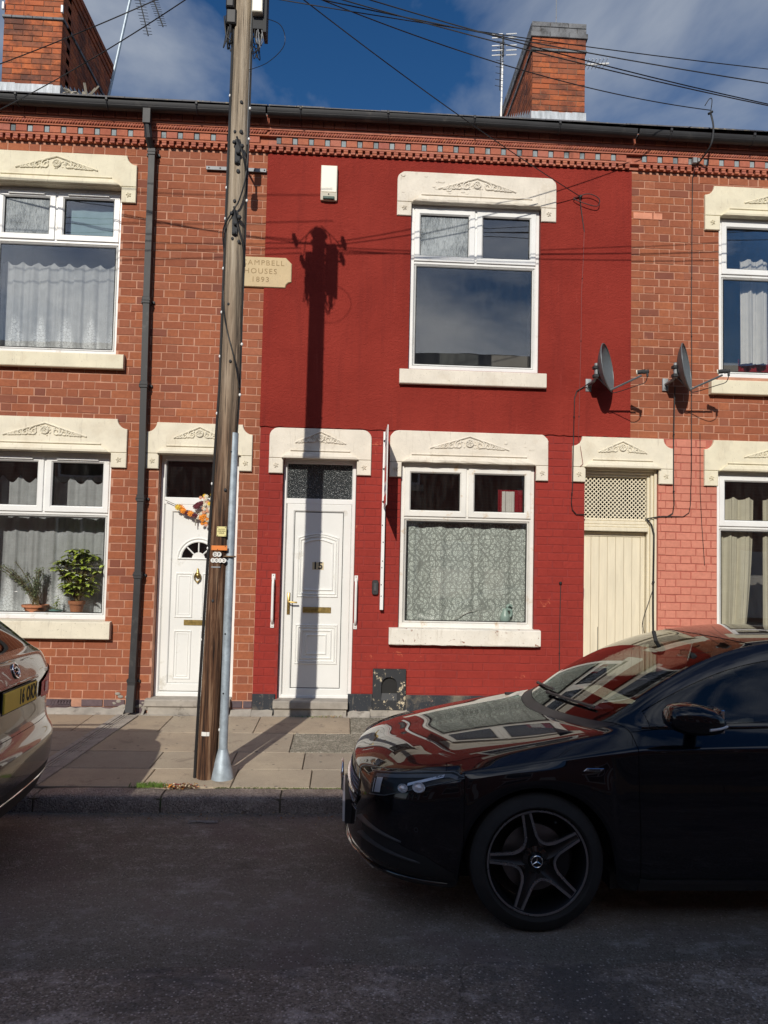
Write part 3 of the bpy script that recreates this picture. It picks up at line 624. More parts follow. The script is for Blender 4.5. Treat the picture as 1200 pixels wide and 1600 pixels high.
def lay_bricks(x0, x1, z0, z1, holes, cover, phase=0.0):
    """returns [(x,z,w,h,kind)] of a Flemish bond; holes are cut out, bricks wholly under a cover are left out"""
    out = []; n0 = round((z0-BZ)/CH); z = BZ+n0*CH; row = n0
    while z+CH*0.5 < z1:
        za, zb = max(z, z0)+0.0042, min(z+CH, z1)-0.0042
        if zb-za > 0.02:
            x = x0-0.34*2+(0.17 if row % 2 else 0)+phase; k = 0
            while x < x1:
                kind = 'S' if k % 2 == 0 else 'H'; w = 0.225 if kind == 'S' else 0.115
                a, b = x+0.0042, x+w-0.0042; segs = [(max(a, x0+0.003), min(b, x1-0.003))]
                for (hx0, hx1, hz0, hz1) in holes:
                    if zb > hz0+0.01 and za < hz1-0.01:
                        ns = []
                        for (s0, s1) in segs:
                            if s1 <= hx0-0.002 or s0 >= hx1+0.002: ns.append((s0, s1)); continue
                            if s0 < hx0-0.004: ns.append((s0, hx0-0.004))
                            if s1 > hx1+0.004: ns.append((hx1+0.004, s1))
                        segs = ns
                for (s0, s1) in segs:
                    if s1-s0 < 0.02: continue
                    if any(s0 > c[0] and s1 < c[1] and za > c[2] and zb < c[3] for c in cover): continue
                    out.append(((s0+s1)/2, (za+zb)/2, s1-s0, zb-za, kind))
                x += w; k += 1
        z += CH; row += 1
    return out
def place_bricks(lst, mat, wall, y, limit, jit=0.0015):
    """the largest ones in view become objects of their own, the rest one joined mesh"""
    lst = [(vis_size(*b[:4]), b) for b in lst]; lst.sort(key=lambda q: -q[0])
    for s_, (x, z, w, h, kind) in lst[:limit]:
        me = brick_data(kind, mat, rnd.randrange(6)); o = bpy.data.objects.new('brick', me)
        link(o, wall, (x, y+rnd.uniform(-jit, jit), z)); base = 0.2155 if kind == 'S' else 0.103
        o.scale = (w/base, 1, h/(CH-0.0085))
        o.rotation_euler = (rnd.uniform(-.01, .01), rnd.uniform(-.004, .004), rnd.uniform(-.004, .004))
    rest = lst[limit:]
    if rest:
        mb = MB()
        for s_, (x, z, w, h, kind) in rest:
            j = lambda: rnd.uniform(-.0012, .0012); yy = y+rnd.uniform(-jit, jit)
            mb.cbox(x-w/2+j(), x+w/2+j(), yy, y+0.03, z-h/2+j(), z+h/2+j(), 0.0035, tint=rnd.random()*0.999+0.001)
        tag(mb.build('bricks', mat, wall, (lst[0][1][0], 0, 2)), kind='stuff')
def wall_grid(x0, x1, z0, z1, holes, yf, yb):
    """wall slab with openings"""
    xs = sorted({x0, x1, *[h[0] for h in holes if x0 < h[0] < x1], *[h[1] for h in holes if x0 < h[1] < x1]})
    zs = sorted({z0, z1, *[h[2] for h in holes if z0 < h[2] < z1], *[h[3] for h in holes if z0 < h[3] < z1]})
    def solid(i, j):
        if i < 0 or j < 0 or i >= len(xs)-1 or j >= len(zs)-1: return False
        cx, cz = (xs[i]+xs[i+1])/2, (zs[j]+zs[j+1])/2
        return not any(h[0] < cx < h[1] and h[2] < cz < h[3] for h in holes)
    mb = MB()
    for i in range(len(xs)-1):
        for j in range(len(zs)-1):
            if not solid(i, j): continue
            a, b, c, d_ = xs[i], xs[i+1], zs[j], zs[j+1]
            mb.add([(a, yf, c), (b, yf, c), (b, yf, d_), (a, yf, d_)], [(0, 1, 2, 3)])
            mb.add([(a, yb, c), (b, yb, c), (b, yb, d_), (a, yb, d_)], [(3, 2, 1, 0)])
            if not solid(i-1, j): mb.add([(a, yf, c), (a, yb, c), (a, yb, d_), (a, yf, d_)], [(3, 2, 1, 0)])
            if not solid(i+1, j): mb.add([(b, yf, c), (b, yb, c), (b, yb, d_), (b, yf, d_)], [(0, 1, 2, 3)])
            if not solid(i, j-1): mb.add([(a, yf, c), (b, yf, c), (b, yb, c), (a, yb, c)], [(3, 2, 1, 0)])
            if not solid(i, j+1): mb.add([(a, yf, d_), (b, yf, d_), (b, yb, d_), (a, yb, d_)], [(0, 1, 2, 3)])
    return mb

HL = thing('terraced_house', 'brick terraced house with potted plants in its window and a white door behind the pole', 'house', (-3.0, 0, 0))
HC = thing('terraced_house', 'red painted terraced house with white door number 15 and lace curtain', 'house', (0.9, 0, 0))
HR = thing('terraced_house', 'terraced house with pink painted lower wall behind the black car', 'house', (4.8, 0, 0))

OPEN = {'LU': (-3.86, -2.487, 3.75, 5.565), 'LL': (-3.86, -2.487, 0.93, 2.70), 'LD': (-1.99, -1.15, 0.14, 2.705),
        'CD': (-0.685, 0.10, 0.14, 2.695), 'CU': (0.63, 2.065, 3.705, 5.545), 'CL': (0.58, 2.042, 0.915, 2.69),
        'G': (2.585, 3.40, -0.01, 2.69), 'RU': (4.085, 5.50, 3.74, 5.55), 'RL': (4.062, 5.50, 0.92, 2.69)}
XL, XR = -5.75, 6.75
B1, B2, B2L = -0.938, 3.078, 3.40   # house boundaries (upper right / lower right)
LIN = {'LU': (-4.01, -2.333, 5.39, 5.905), 'LL': (-4.01, -2.325, 2.54, 3.055), 'LD': (-2.125, -1.014, 2.54, 3.035),
       'CD': (-0.835, 0.252, 2.53, 3.018), 'CU': (0.472, 2.231, 5.39, 5.884), 'CL': (0.452, 2.173, 2.525, 3.028),
       'G': (2.44, 3.555, 2.525, 3.022), 'RU': (3.913, 5.67, 5.385, 5.888), 'RL': (3.908, 5.67, 2.52, 3.026)}
def openings(*k): return [OPEN[i] for i in k]
def covers(*k): return [LIN[i] for i in k]

# --- walls (mortar) and bricks
w = wall_grid(XL, B1, -0.05, 6.03, openings('LU', 'LL', 'LD'), 0.0, 0.24); wallL = w.build('wall', M['mortar'], HL)
place_bricks(lay_bricks(XL, B1, BZ, 6.03, openings('LU', 'LL', 'LD'), covers('LU', 'LL', 'LD')), M['brick'], wallL, -0.0035, 300)
w = wall_grid(B1, B2, 3.03, 6.03, openings('CU'), 0.0, 0.24)
w2 = wall_grid(B1, B2L, -0.05, 3.03, openings('CD', 'CL', 'G'), 0.0, 0.24)
w.add(w2.v, w2.f); wallC = w.build('wall', M['mortar_red'], HC)
lower = lay_bricks(B1, 2.585, 0.215, 3.03, openings('CD', 'CL', 'G'), covers('CD', 'CL', 'G'), 0.06)
place_bricks(lower, M['redbrick'], wallC, -0.0040, 300, 0.0006)
w = wall_grid(B2, XR, 3.03, 6.03, openings('RU'), 0.0, 0.24); w2 = wall_grid(B2L, XR, -0.05, 3.03, openings('RL'), 0.0, 0.24)
wallR = w.build('wall', M['mortar'], HR); wallRl = w2.build('painted_wall', M['mortar_pink'], HR); wallRl['label'] = 'salmon pink painted lower brick wall'
place_bricks(lay_bricks(B2, XR, 3.03, 6.03, openings('RU'), covers('RU'), 0.1), M['brick'], wallR, -0.0035, 300)
place_bricks(lay_bricks(B2L, XR, 0.1, 3.03, openings('RL'), covers('G', 'RL'), 0.03), M['pinkbrick'], wallRl, -0.0065, 220, 0.0008)
# pale replaced bricks in the right wall
for (x, z, w_) in ((3.215, 5.517, 0.215), (3.385, 5.517, 0.10)):
    mb = MB(); mb.cbox(x-w_/2, x+w_/2, -0.0105, 0.02, z-0.037, z+0.037, 0.003)
    mb.build('brick', simple('pale_orange_brick', (0.62, 0.26, 0.16), 0.85, var=0.2, bs=0.4) if 'pale' not in M else M['pale'], wallR, (x, 0, z))
# smooth red render over the first floor of number 15, with a ragged lower edge
rx0, rx1 = -0.945, 3.083; N = 70; bot = []
for i in range(N+1):
    x = rx0+(rx1-rx0)*i/N; bot.append((x, 3.028+rnd.uniform(-0.008, 0.006)))
def render_piece(poly_x0, poly_x1, z0, z1, ragged):
    mb = MB(); n = max(2, int((poly_x1-poly_x0)/0.055)); lo = []; hi = []
    for i in range(n+1):
        x = poly_x0+(poly_x1-poly_x0)*i/n
        lo.append((x, z0+(rnd.uniform(-0.007, 0.006) if ragged else 0))); hi.append((x, z1))
    mb.prism(lo+hi[::-1], -0.016, -0.001); return mb
ren = MB()
for (a, b, c, d_, rg) in ((rx0, 0.63, 3.03, 6.012, True), (2.065, rx1, 3.03, 6.012, True), (0.63, 2.065, 3.03, 3.705, True), (0.63, 2.065, 5.545, 6.012, False)):
    m_ = render_piece(a, b, c, d_, rg); ren.add(m_.v, m_.f)
ren.build('render_coat', M['render'], HC, (1, 0, 4.5), recalc=True)
# plinths
for a_, b_, t_ in ((B1, -0.70, .20), (0.062, 0.322, .212), (0.672, 2.58, .208)):
    mb = MB(); mb.cbox(a_, b_, -0.022, 0.0, -0.03, t_, 0.006); mb.build('plinth', M['blackpaint'], HC, ((a_+b_)/2, 0, .1))
for (xa, xb, wall) in ((XL, -2.03, wallL), (-1.15, B1-0.003, wallL), (B2L+0.01, XR, wallRl)):
    for r_ in range(2):
        z0 = -0.022+0.0755*r_; x = xa-(0.11 if r_ else 0)
        while x < xb-0.02:
            a, b = max(x+0.004, xa), min(x+0.218, xb)
            if not (r_ == 1 and a < -2.9 < b) and b-a > 0.03:
                q = MB(); q.cbox(a, b, -0.012, 0.01, z0, z0+0.068, 0.003, tint=rnd.random()*.99+.005); q.build('brick', M['bluebrick'], wall, ((a+b)/2, 0, z0+0.034))
            x += 0.226
mb = MB(); mb.cbox(.30, .69, -.040, 0, -.03, .056, .006); mb.build('plinth', M['cement'], HC, (.5, 0, 0))
for a_, b_, H_ in ((XL, -2.24, HL), (-2.06, -2.035, HL), (-1.155, B1-.002, HL), (B1, -.72, HC), (.066, .298, HC), (.692, 3.40, HC), (3.402, XR, HR)):
    mb = MB(); n = max(2, int((b_-a_)/.05)); V = []
    for i in range(n+1):
        x = a_+(b_-a_)*i/n; V += [(x, -.026, .040+rnd.uniform(-.008, .010)), (x, -.060-rnd.uniform(0, .012), .012), (x, -.095-rnd.uniform(0, .015), -.012), (x, .0, -.03)]
    mb.add(V, [(4*i+k, 4*i+k+1, 4*i+k+5, 4*i+k+4) for i in range(n) for k in range(3)]); mb.build('wall_fillet', M['cement'], H_, ((a_+b_)/2, 0, 0), smooth=60)
# air brick
mb = MB(); x0, x1, z0, z1 = -3.012, -2.80, 0.053, 0.122
mb.box(x0, x1, -0.002, 0.01, z0, z1)
for i in range(7):
    xa = x0+0.004+i*0.03; mb.tube([(xa, -0.012, z0+.003), (xa+0.024, -0.012, z1-.003)], 0.0045, 4); mb.tube([(xa+0.024, -0.013, z0+.003), (xa, -0.013, z1-.003)], 0.0045, 4)
mb.box(x0, x1, -0.014, 0.0, z0, z0+0.008); mb.box(x0, x1, -0.014, 0.0, z1-0.008, z1); mb.build('air_brick', M['bluebrick'], HL, (-2.9, 0, 0.09))

# --- carved lintels
def scroll(cx, cz, r, turns, hand, y, rr):
    pts = []; n = int(10*turns)
    for i in range(n+1):
        t = i/n; a = hand*t*turns*2*pi+pi/2; q = r*(1-0.8*t); pts.append((cx+q*math.cos(a), y, cz+q*math.sin(a)))
    return pts
def ornament(parent, mat, cx, z0, a, h, y):
    mb = MB(); R = 0.0092; y = y-.004
    mb.tube([(cx-a, y, z0), (cx, y-.002, z0+h), (cx+a, y, z0)], R, 5)
    rc = h*0.27; cz = z0+h*0.46
    mb.tube([(cx+rc*math.cos(t*pi/8), y-.004, cz+rc*math.sin(t*pi/8)) for t in range(17)], R, 5)
    for k in range(6):
        t = k*pi/3+0.3; mb.ball((cx+rc*.55*math.cos(t), y-.003, cz+rc*.55*math.sin(t)), rc*0.30, sc=(1, .5, 1), n=6, m=4)
    mb.ball((cx, y-.006, cz), rc*0.28, n=6, m=4)
    for s_ in (-1, 1):
        x = a*0.20
        while x < a*0.86:
            hl = h*(1-x/a)*0.92; r_ = max(0.011, hl*0.50)
            mb.tube(scroll(cx+s_*(x+r_*.6), z0+r_*0.95, r_, 1.3, s_*(-1), y-.002, R), [R*(1-.5*i/13) for i in range(14)], 5)
            mb.ball((cx+s_*(x+r_*1.35), y, z0+r_*0.4), r_*0.42, sc=(1.3, .5, .7), n=6, m=4)
            mb.ball((cx+s_*(x+r_*.2), y, z0+r_*1.55), r_*0.32, sc=(.8, .5, 1.1), n=6, m=4)
            mb.tube(scroll(cx+s_*(x+r_*1.5), z0+r_*0.55, r_*.5, 1.0, s_, y-.001, R*.8), [R*.7]*11, 5); x += r_*1.7+0.004
    for _ in range(int(150*a)):
        u = rnd.uniform(-.88, .88); zz = z0+rnd.uniform(.04, .82)*h*(1-abs(u)); r_ = rnd.uniform(.005, .0105)
        if math.hypot(u*a, zz-cz) > rc*1.1: mb.ball((cx+u*a, y+.003, zz), r_, sc=(rnd.uniform(.8, 1.6), .8, rnd.uniform(.6, 1.2)), n=6, m=4)
    mb.build('carving', mat, parent, (cx, y, z0), smooth=60)
def lintel(key, parent, mat, corner, door=False, worn=False):
    x0, x1, z0, z1 = LIN[key]; ox0, ox1, _, oz = OPEN[key]; yf = -0.034; c = 0.105 if corner != 'round' else 0.095
    mb = MB()
    if corner == 'scallop':
        tr = [(x1, z1-c)]+[(x1+0.0-c*(1-math.cos(t))*0-(c-c*math.cos(t)) if 0 else x1-c*math.sin(t), z1-c+c*(1-math.cos(t))) for t in [pi/2*i/6 for i in range(1, 6)]]+[(x1-c, z1)]
        tr = [(x1-c+c*math.cos(math.radians(a)) if 0 else x1+c*math.cos(math.radians(a)), z1+c*math.sin(math.radians(a))) for a in range(270, 179, -15)]
        tl = [(2*((x0+x1)/2)-p[0], p[1]) for p in tr][::-1]
    else:
        tr = arc(x1-c, z1-c, c, 0, 90, 6); tl = arc(x0+c, z1-c, c, 90, 180, 6)
    top = [(x0, oz), (x1, oz)]+tr+tl
    if worn: top = [top[0], top[1]]+[(p[0]+rnd.uniform(-.003, .003), p[1]+rnd.uniform(-.003, .003)) for p in top[2:]]
    mb.prism(top, yf, 0.02, b=0.006)
    # soffit block over the opening
    mb.box(ox0, ox1, yf+0.008, 0.10, oz-0.004, oz+0.02)
    L_ = mb.build('lintel', mat, parent, ((x0+x1)/2, 0, z1))
    for (a, b) in ((x0, ox0), (ox1, x1)):
        e = MB(); e.cbox(a, b, yf, 0.02, z0, oz-0.003, 0.006); e.build('ear_stone', mat, L_, ((a+b)/2, 0, z0+0.1))
    # rosettes on the ears
    for cx in ((x0+ox0)/2, (ox1+x1)/2):
        r = MB(); cz = z0+0.085
        for k in range(5):
            t = pi/2+k*2*pi/5; r.tube([(cx+.010*math.cos(t), yf-.003, cz+.010*math.sin(t)), (cx+.026*math.cos(t+.2), yf-.004, cz+.026*math.sin(t+.2)), (cx+.020*math.cos(t+.9), yf-.001, cz+.020*math.sin(t+.9))], [.006, .006, .003], 5)
        r.ball((cx, yf, cz), .009, n=6, m=4); r.build('rosette', mat, L_, (cx, yf, cz), smooth=60)
    # drip moulding above the opening
    m_ = MB(); xa, xb = ox0+0.11, ox1-0.11
    if door: xa, xb = ox0+0.08, ox1-0.08
    pr = [(oz+0.072, yf), (oz+0.069, yf-0.010), (oz+0.060, yf-0.013), (oz+0.052, yf-0.024), (oz+0.020, yf-0.034), (oz+0.0, yf-0.030), (oz-0.003, yf+0.004)]
    V = []; nseg = 24
    for i in range(nseg+1):
        t = i/nseg
        for (z, y) in pr:
            f_ = max(0.0, (oz+0.072-z)/0.075)
            xx0 = xa-0.11*f_*0.9; xx1 = xb+0.11*f_*0.9
            V.append((xx0+(xx1-xx0)*t, y+(rnd.uniform(-.003, .003) if worn else 0), z+(rnd.uniform(-.004, .003) if worn and y < yf-.02 else 0)))
    n_ = len(pr); F = [(i*n_+j, i*n_+j+1, (i+1)*n_+j+1, (i+1)*n_+j) for i in range(nseg) for j in range(n_-1)]+[tuple(range(n_)), tuple(nseg*n_+j for j in range(n_))]
    m_.add(V, F); m_.build('drip_moulding', mat, L_, ((xa+xb)/2, yf, oz))
    g2 = MB(); g2.cbox(xa-.005, xb+.005, yf-.013, yf+.004, oz+.078, oz+.090, .003); g2.build('drip_fillet', mat, L_, ((xa+xb)/2, yf, oz+.08))
    cx = (ox0+ox1)/2; a = 0.27 if door else 0.43
    ornament(L_, mat, cx, oz+0.155 if not door else oz+0.165, a, 0.135 if not door else 0.125, yf)
    if worn:
        fl = MB()
        for _ in range(16 if key == 'CU' else 6):
            fx = rnd.uniform(x0+0.05, cx-0.1) if key == 'CU' else rnd.uniform(x0+.1, x1-.1); fz = rnd.uniform(oz+0.1, z1-0.04); r_ = rnd.uniform(0.008, 0.03)
            pl = [(fx+r_*rnd.uniform(.5, 1.3)*math.cos(q), fz+r_*rnd.uniform(.35, .8)*math.sin(q)) for q in [k*pi/4 for k in range(8)]]
            fl.prism(pl, yf-rnd.uniform(.002, .006), yf+.002)
        tag(fl.build('paint_flakes', mat, L_, (cx, yf, oz)), kind='stuff')
    return L_
lintel('LU', HL, M['stone_yellow'], 'scallop'); lintel('LL', HL, M['stone_cream'], 'scallop'); lintel('LD', HL, M['stone_cream'], 'scallop', True)
lintel('CD', HC, M['stone_worn'], 'round', True); lintel('CU', HC, M['stone_worn'], 'round', worn=True); lintel('CL', HC, M['stone_worn'], 'round', worn=True)
lintel('G', HC, M['stone_cream'], 'scallop', True); lintel('RU', HR, M['stone_yellow'], 'scallop'); lintel('RL', HR, M['stone_yellow'], 'scallop')
# --- sills
def sill(parent, mat, x0, x1, z0, z1, p=0.075, rag=0.0):
    mb = MB(); n = 20 if rag else 1; V = []
    pr = [(0.05, z1+0.012), (-p+0.012, z1), (-p, z1-0.010), (-p, z0+0.008), (-p+0.006, z0), (0.0, z0)]
    for i in range(n+1):
        for (y, z) in pr: V.append((x0+(x1-x0)*i/n, y+(rnd.uniform(-rag, rag) if -p*1.01 <= y < -p+.013 else 0), z+rnd.uniform(-rag, rag)))
    m_ = len(pr); F = [(i*m_+j, i*m_+(j+1) % m_, (i+1)*m_+(j+1) % m_, (i+1)*m_+j) for i in range(n) for j in range(m_)]+[tuple(range(m_)), tuple(n*m_+j for j in range(m_))]
    mb.add(V, F); return mb.build('sill', mat, parent, ((x0+x1)/2, 0, z0))
sill(HL, M['stone_yellow'], -3.98, -2.385, 3.58, 3.735); sill(HL, M['stone_cream'], -3.98, -2.417, 0.748, 0.925)
sill(HC, M['stone_worn'], 0.534, 2.132, 3.532, 3.690); sill(HC, M['sill_worn'], 0.48, 2.10, 0.742, 0.912, rag=0.0025)
sill(HR, M['stone_yellow'], 3.965, 5.62, 3.535, 3.690); sill(HR, M['stone_cream'], 3.95, 5.62, 0.745, 0.915)

# --- windows
def window(parent, key, yf, transom, mullion, mat, panes, vents=False, fw=0.05, misted=()):
    x0, x1, z0, z1 = OPEN[key]; x0 += .004; x1 -= .004; z0 += .004; z1 -= .004
    mb = MB(); mb.ring(x0, x1, z0, z1, fw, yf, yf+0.07, 0.012, 0.02)
    mb.cbox(x0+fw-.01, x1-fw+.01, yf+.0035, yf+.06, transom-0.022, transom+0.022, 0.006)
    if mullion: mb.cbox(mullion-0.024, mullion+0.024, yf+.0025, yf+.06, transom+0.018, z1-fw+.008, 0.006)
    W_ = mb.build('window', mat, parent, ((x0+x1)/2, yf, z0))
    lights = [(x0+fw, (mullion-0.024) if mullion else x1-fw, transom+0.022, z1-fw, 0.055)]
    if mullion: lights.append((mullion+0.024, x1-fw, transom+0.022, z1-fw, 0.055))
    lights.append((x0+fw, x1-fw, z0+fw, transom-0.022, 0.022))
    for i, (a, b, c, d_, sw) in enumerate(lights):
        s_ = MB(); top = i < len(lights)-1
        yy = yf-0.012 if top else yf+0.012
        e = 0.012 if top else -0.004
        s_.ring(a-e, b+e, c-e, d_+e, sw+e, yy, yf+0.055, 0.014, 0.016)
        if vents and top:
            s_.cbox(a+0.10, b-0.10, yy-0.018, yy, d_-0.030, d_-0.008, 0.004)
        S_ = s_.build('sash', mat, W_, ((a+b)/2, yy, c))
        gm = M['misted'] if i in misted else (panes or M['glass'])
        # thin pane, held in a dark gasket
        gk = MB(); q = sw-0.002; gk.ring(a+q, b-q, c+q, d_-q, 0.007, yf+0.006+(.012 if not top else 0), yf+0.05, 0.002, 0.002)
        gk.build('gasket', M['rubber'], W_, ((a+b)/2, yf, c))
        p_ = MB(); p_.box(a+sw-.004, b-sw+.004, yf+0.022, yf+0.026, c+sw-.004, d_-sw+.004); p_.build('pane', gm, W_, ((a+b)/2, yf, c))
    # room behind
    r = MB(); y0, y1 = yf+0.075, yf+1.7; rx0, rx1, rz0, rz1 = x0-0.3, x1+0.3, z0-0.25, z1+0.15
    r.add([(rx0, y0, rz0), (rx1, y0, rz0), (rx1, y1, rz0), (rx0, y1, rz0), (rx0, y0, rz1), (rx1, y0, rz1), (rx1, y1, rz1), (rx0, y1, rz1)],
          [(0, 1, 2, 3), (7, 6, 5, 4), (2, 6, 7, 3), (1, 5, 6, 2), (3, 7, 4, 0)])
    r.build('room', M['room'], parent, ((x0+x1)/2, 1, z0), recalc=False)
    return W_
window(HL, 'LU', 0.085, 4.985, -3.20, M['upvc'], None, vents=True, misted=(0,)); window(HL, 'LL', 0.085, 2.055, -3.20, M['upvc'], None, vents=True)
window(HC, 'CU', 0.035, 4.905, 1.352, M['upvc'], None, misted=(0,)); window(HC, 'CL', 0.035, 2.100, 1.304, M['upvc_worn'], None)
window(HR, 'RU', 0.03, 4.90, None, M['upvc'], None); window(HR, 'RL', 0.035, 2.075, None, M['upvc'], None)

# --- curtains (they hang in the rooms: things of their own)
def drape(name, mat, label, x0, x1, z0, z1, y, amp, wave, top_wave=0.0, taper=0.0, cat='curtain', nx=120, nz=14, group=None):
    mb = MB(); ph = rnd.uniform(0, 6)
    for i in range(nx+1):
        for j in range(nz+1):
            u, v = i/nx, j/nz; x = x0+(x1-x0)*u
            ww = math.sin(x*wave+ph)+0.5*math.sin(x*wave*2.3+ph*2+v)+0.25*math.sin(x*wave*4.1+ph)
            zt = z1-top_wave*abs(math.sin(x*wave*0.5+ph))
            xx = x if not taper else x1-(x1-x)*(1-taper*(1-v)*(1-v)) if taper > 0 else x0+(x-x0)*(1+taper*(1-v)*(1-v))
            mb.v.append((xx, y+amp*ww*(1.1-0.5*v), z0+(zt-z0)*v))
    for i in range(nx):
        for j in range(nz):
            a = i*(nz+1)+j; mb.f.append([a, a+nz+1, a+nz+2, a+1]); mb.t.append(0); mb.m.append(0)
    o = mb.build(name, mat, None, ((x0+x1)/2, y, z0), recalc=False, smooth=180); return tag(o, label, cat, group)
drape('net_curtain', M['net_upper'], 'white net curtain with roses in the upstairs window at the left edge', -3.80, -2.50, 3.80, 4.80, 0.22, 0.016, 38, 0.05)
drape('net_curtain', M['net_lower'], 'white net curtain behind the potted plants downstairs at left', -3.84, -2.50, 0.96, 2.47, 0.34, 0.016, 34, 0.08)
drape('lace_curtain', M['damask'], 'damask patterned lace curtain filling the lower window beside door number 15', 0.60, 1.99, 0.97, 2.09, 0.14, 0.016, 19, 0.006)
fs = MB(); fs.tube([(1.145, .112, .985), (1.30, .108, 1.06), (1.475, .112, 1.135)], [.002, .009, .003], 6, flat=.4); tag(fs.build('white_strip', M['curtain_white'], None, (1.3, .11, 1.05)), 'white strip lying slantwise across the bottom of the damask lace', 'cloth strip')  # thin flattened white tube slanting across the foot of the lace
drape('curtain', M['curtain_white'], 'pale striped curtain seen in the right toplight above the damask lace', 1.72, 1.86, 2.105, 2.42, 0.20, 0.012, 60, 0.0, nx=40)
drape('curtain', M['curtain_red'], 'dark red curtain edge beside the pale one above the damask lace', 1.68, 1.96, 2.09, 2.44, 0.235, 0.014, 50, 0.0, nx=50)
drape('curtain', M['curtain_white'], 'white draped curtain in the upstairs window at the right edge', 4.42, 4.75, 3.95, 5.16, 0.18, 0.022, 42, 0.03, nx=60)
drape('curtain', M['curtain_red'], 'red cloth low in the upstairs window at the right edge', 4.44, 4.95, 3.75, 4.02, 0.26, 0.02, 40, 0.0, nx=50)
drape('curtain', M['curtain_cream'], 'thick cream curtain in the lower window behind the black car', 4.10, 4.56, 0.95, 2.42, 0.14, 0.022, 36, 0.03, taper=-0.16, nx=70)
drape('curtain', M['curtain_cream'], 'second cream curtain at the far right edge of the lower window', 4.66, 5.45, 0.95, 2.42, 0.14, 0.022, 36, 0.03, nx=90)
drape('blind', M['paleblue'], 'pale blue blind behind the small upstairs toplight at left', -3.10, -2.52, 5.0, 5.50, 0.20, 0.004, 20, 0.0, cat='blind', nx=20)

# --- entrance door of number 15
def panel_ring(mb, x0, x1, z0, z1, y, w=0.016, p=0.008, arch=0.0, n=10):
    def loop(o):
        P_ = [(x0+o, z0+o), (x1-o, z0+o)]
        if arch:
            for i in range(n+1):
                t = i/n; xx = x1-o+(x0+o-(x1-o))*t; P_.append((xx, z1-o-arch+arch*math.sin(pi*t)))
        else: P_ += [(x1-o, z1-o), (x0+o, z1-o)]
        return P_
    L = [(0, y), (w*0.35, y-p), (w*0.65, y-p), (w, y)]; V = []
    for (o, yy) in L: V += [(a, yy, b) for a, b in loop(o)]
    m_ = len(loop(0)); F = [(i*m_+k, i*m_+(k+1) % m_, (i+1)*m_+(k+1) % m_, (i+1)*m_+k) for i in range(3) for k in range(m_)]
    mb.add(V, F)
# frame + fanlight
yd = 0.075
x0, x1, z0, z1 = OPEN['CD']
mb = MB(); mb.ring(x0+.003, x1-.003, z0, z1-.004, 0.042, yd, yd+0.08, 0.01, 0.02); mb.cbox(x0+.03, x1-.03, yd+.004, yd+.07, 2.213, 2.275, 0.008)
fr = mb.build('door_frame', M['upvc'], HC, (0, yd, 1))
mb = MB(); mb.box(x0+.04, x1-.04, yd+.03, yd+.038, 2.26, 2.66); mb.build('fanlight_pane', M['frosted'], fr, (0, yd, 2.4))
dx0, dx1, dz0, dz1 = x0+0.05, x1-0.045, 0.168, 2.215
mb = MB(); mb.ring(dx0, dx1, dz0, dz1, 0.082, yd+.006, yd+.06, 0.012, 0.010); mb.box(dx0+.07, dx1-.07, yd+.014, yd+.05, dz0+.07, dz1-.07)
ix0, ix1, iz0, iz1 = dx0+.083, dx1-.083, dz0+.083, dz1-.083; yy = yd+.014
D15 = mb.build('door', M['doorwhite'], HC, (-0.3, yd, 0.17))
D15['label'] = 'white door with moulded panels and the number 15'
cx = (ix0+ix1)/2
for (o, ar) in ((0.0, .045), (0.022, .042), (0.055, .038)):
    p_ = MB(); panel_ring(p_, cx-0.222+o, cx+0.222-o, 1.215+o*1.3, 1.905-o*1.1, yy, arch=ar, p=0.012, w=.020); p_.build('moulding', M['doorwhite'], D15, (cx, yy, 1.5), smooth=40)
for o in (0.0, 0.024, 0.062, 0.115):
    p_ = MB(); panel_ring(p_, cx-0.228+o, cx+0.228-o, 0.503+o*.9, 0.928-o*.9, yy, p=0.012, w=.020); p_.build('moulding', M['doorwhite'], D15, (cx, yy, .7), smooth=40)
g_ = MB(); g_.ring(ix0-.003, ix1+.003, iz0-.003, iz1+.003, 0.0085, yy-.0030, yy, .001, .001); g_.build('gasket', M['rubber'], D15, (cx, yy, 1))
mb = MB(); mb.cbox(cx-0.150, cx+0.150, yy-0.014, yy, 1.052, 1.112, 0.005); mb.cbox(cx-0.128, cx+0.128, yy-0.018, yy-.012, 1.066, 1.098, 0.003); mb.build('letterbox', M['brass'], D15, (cx, yy, 1.08))
mb = MB(); hx = dx0+0.042; mb.cbox(hx-0.016, hx+0.016, yd-0.006, yd+.008, 1.03, 1.26, 0.004); mb.tube([(hx, yd-.006, 1.165), (hx, yd-.05, 1.165), (hx+0.03, yd-.055, 1.163), (hx+0.095, yd-.05, 1.16)], 0.009, 8); mb.lathe([(0, yd-.014), (.010, yd-.014), (.010, yd)], 10, (hx, 0, 1.09), 'y')
mb.build('door_handle', M['brass'], D15, (hx, yd, 1.15), smooth=50)
mb = MB(); mb.cbox(cx-0.062, cx+0.060, yy-.003, yy, 1.512, 1.592, .001); mb.build('number_plate', simple('gold_sticker', (0.62, 0.52, 0.33), 0.5, var=.1), D15, (cx, yy, 1.55))
mb = MB(); 
put_text('number', '15', 0.105, wallM(cx-0.001, yy-0.0045, 1.552), M['blackplastic'], D15, 0.001, sx=1.0, bold=0.003, spacing=1.05)
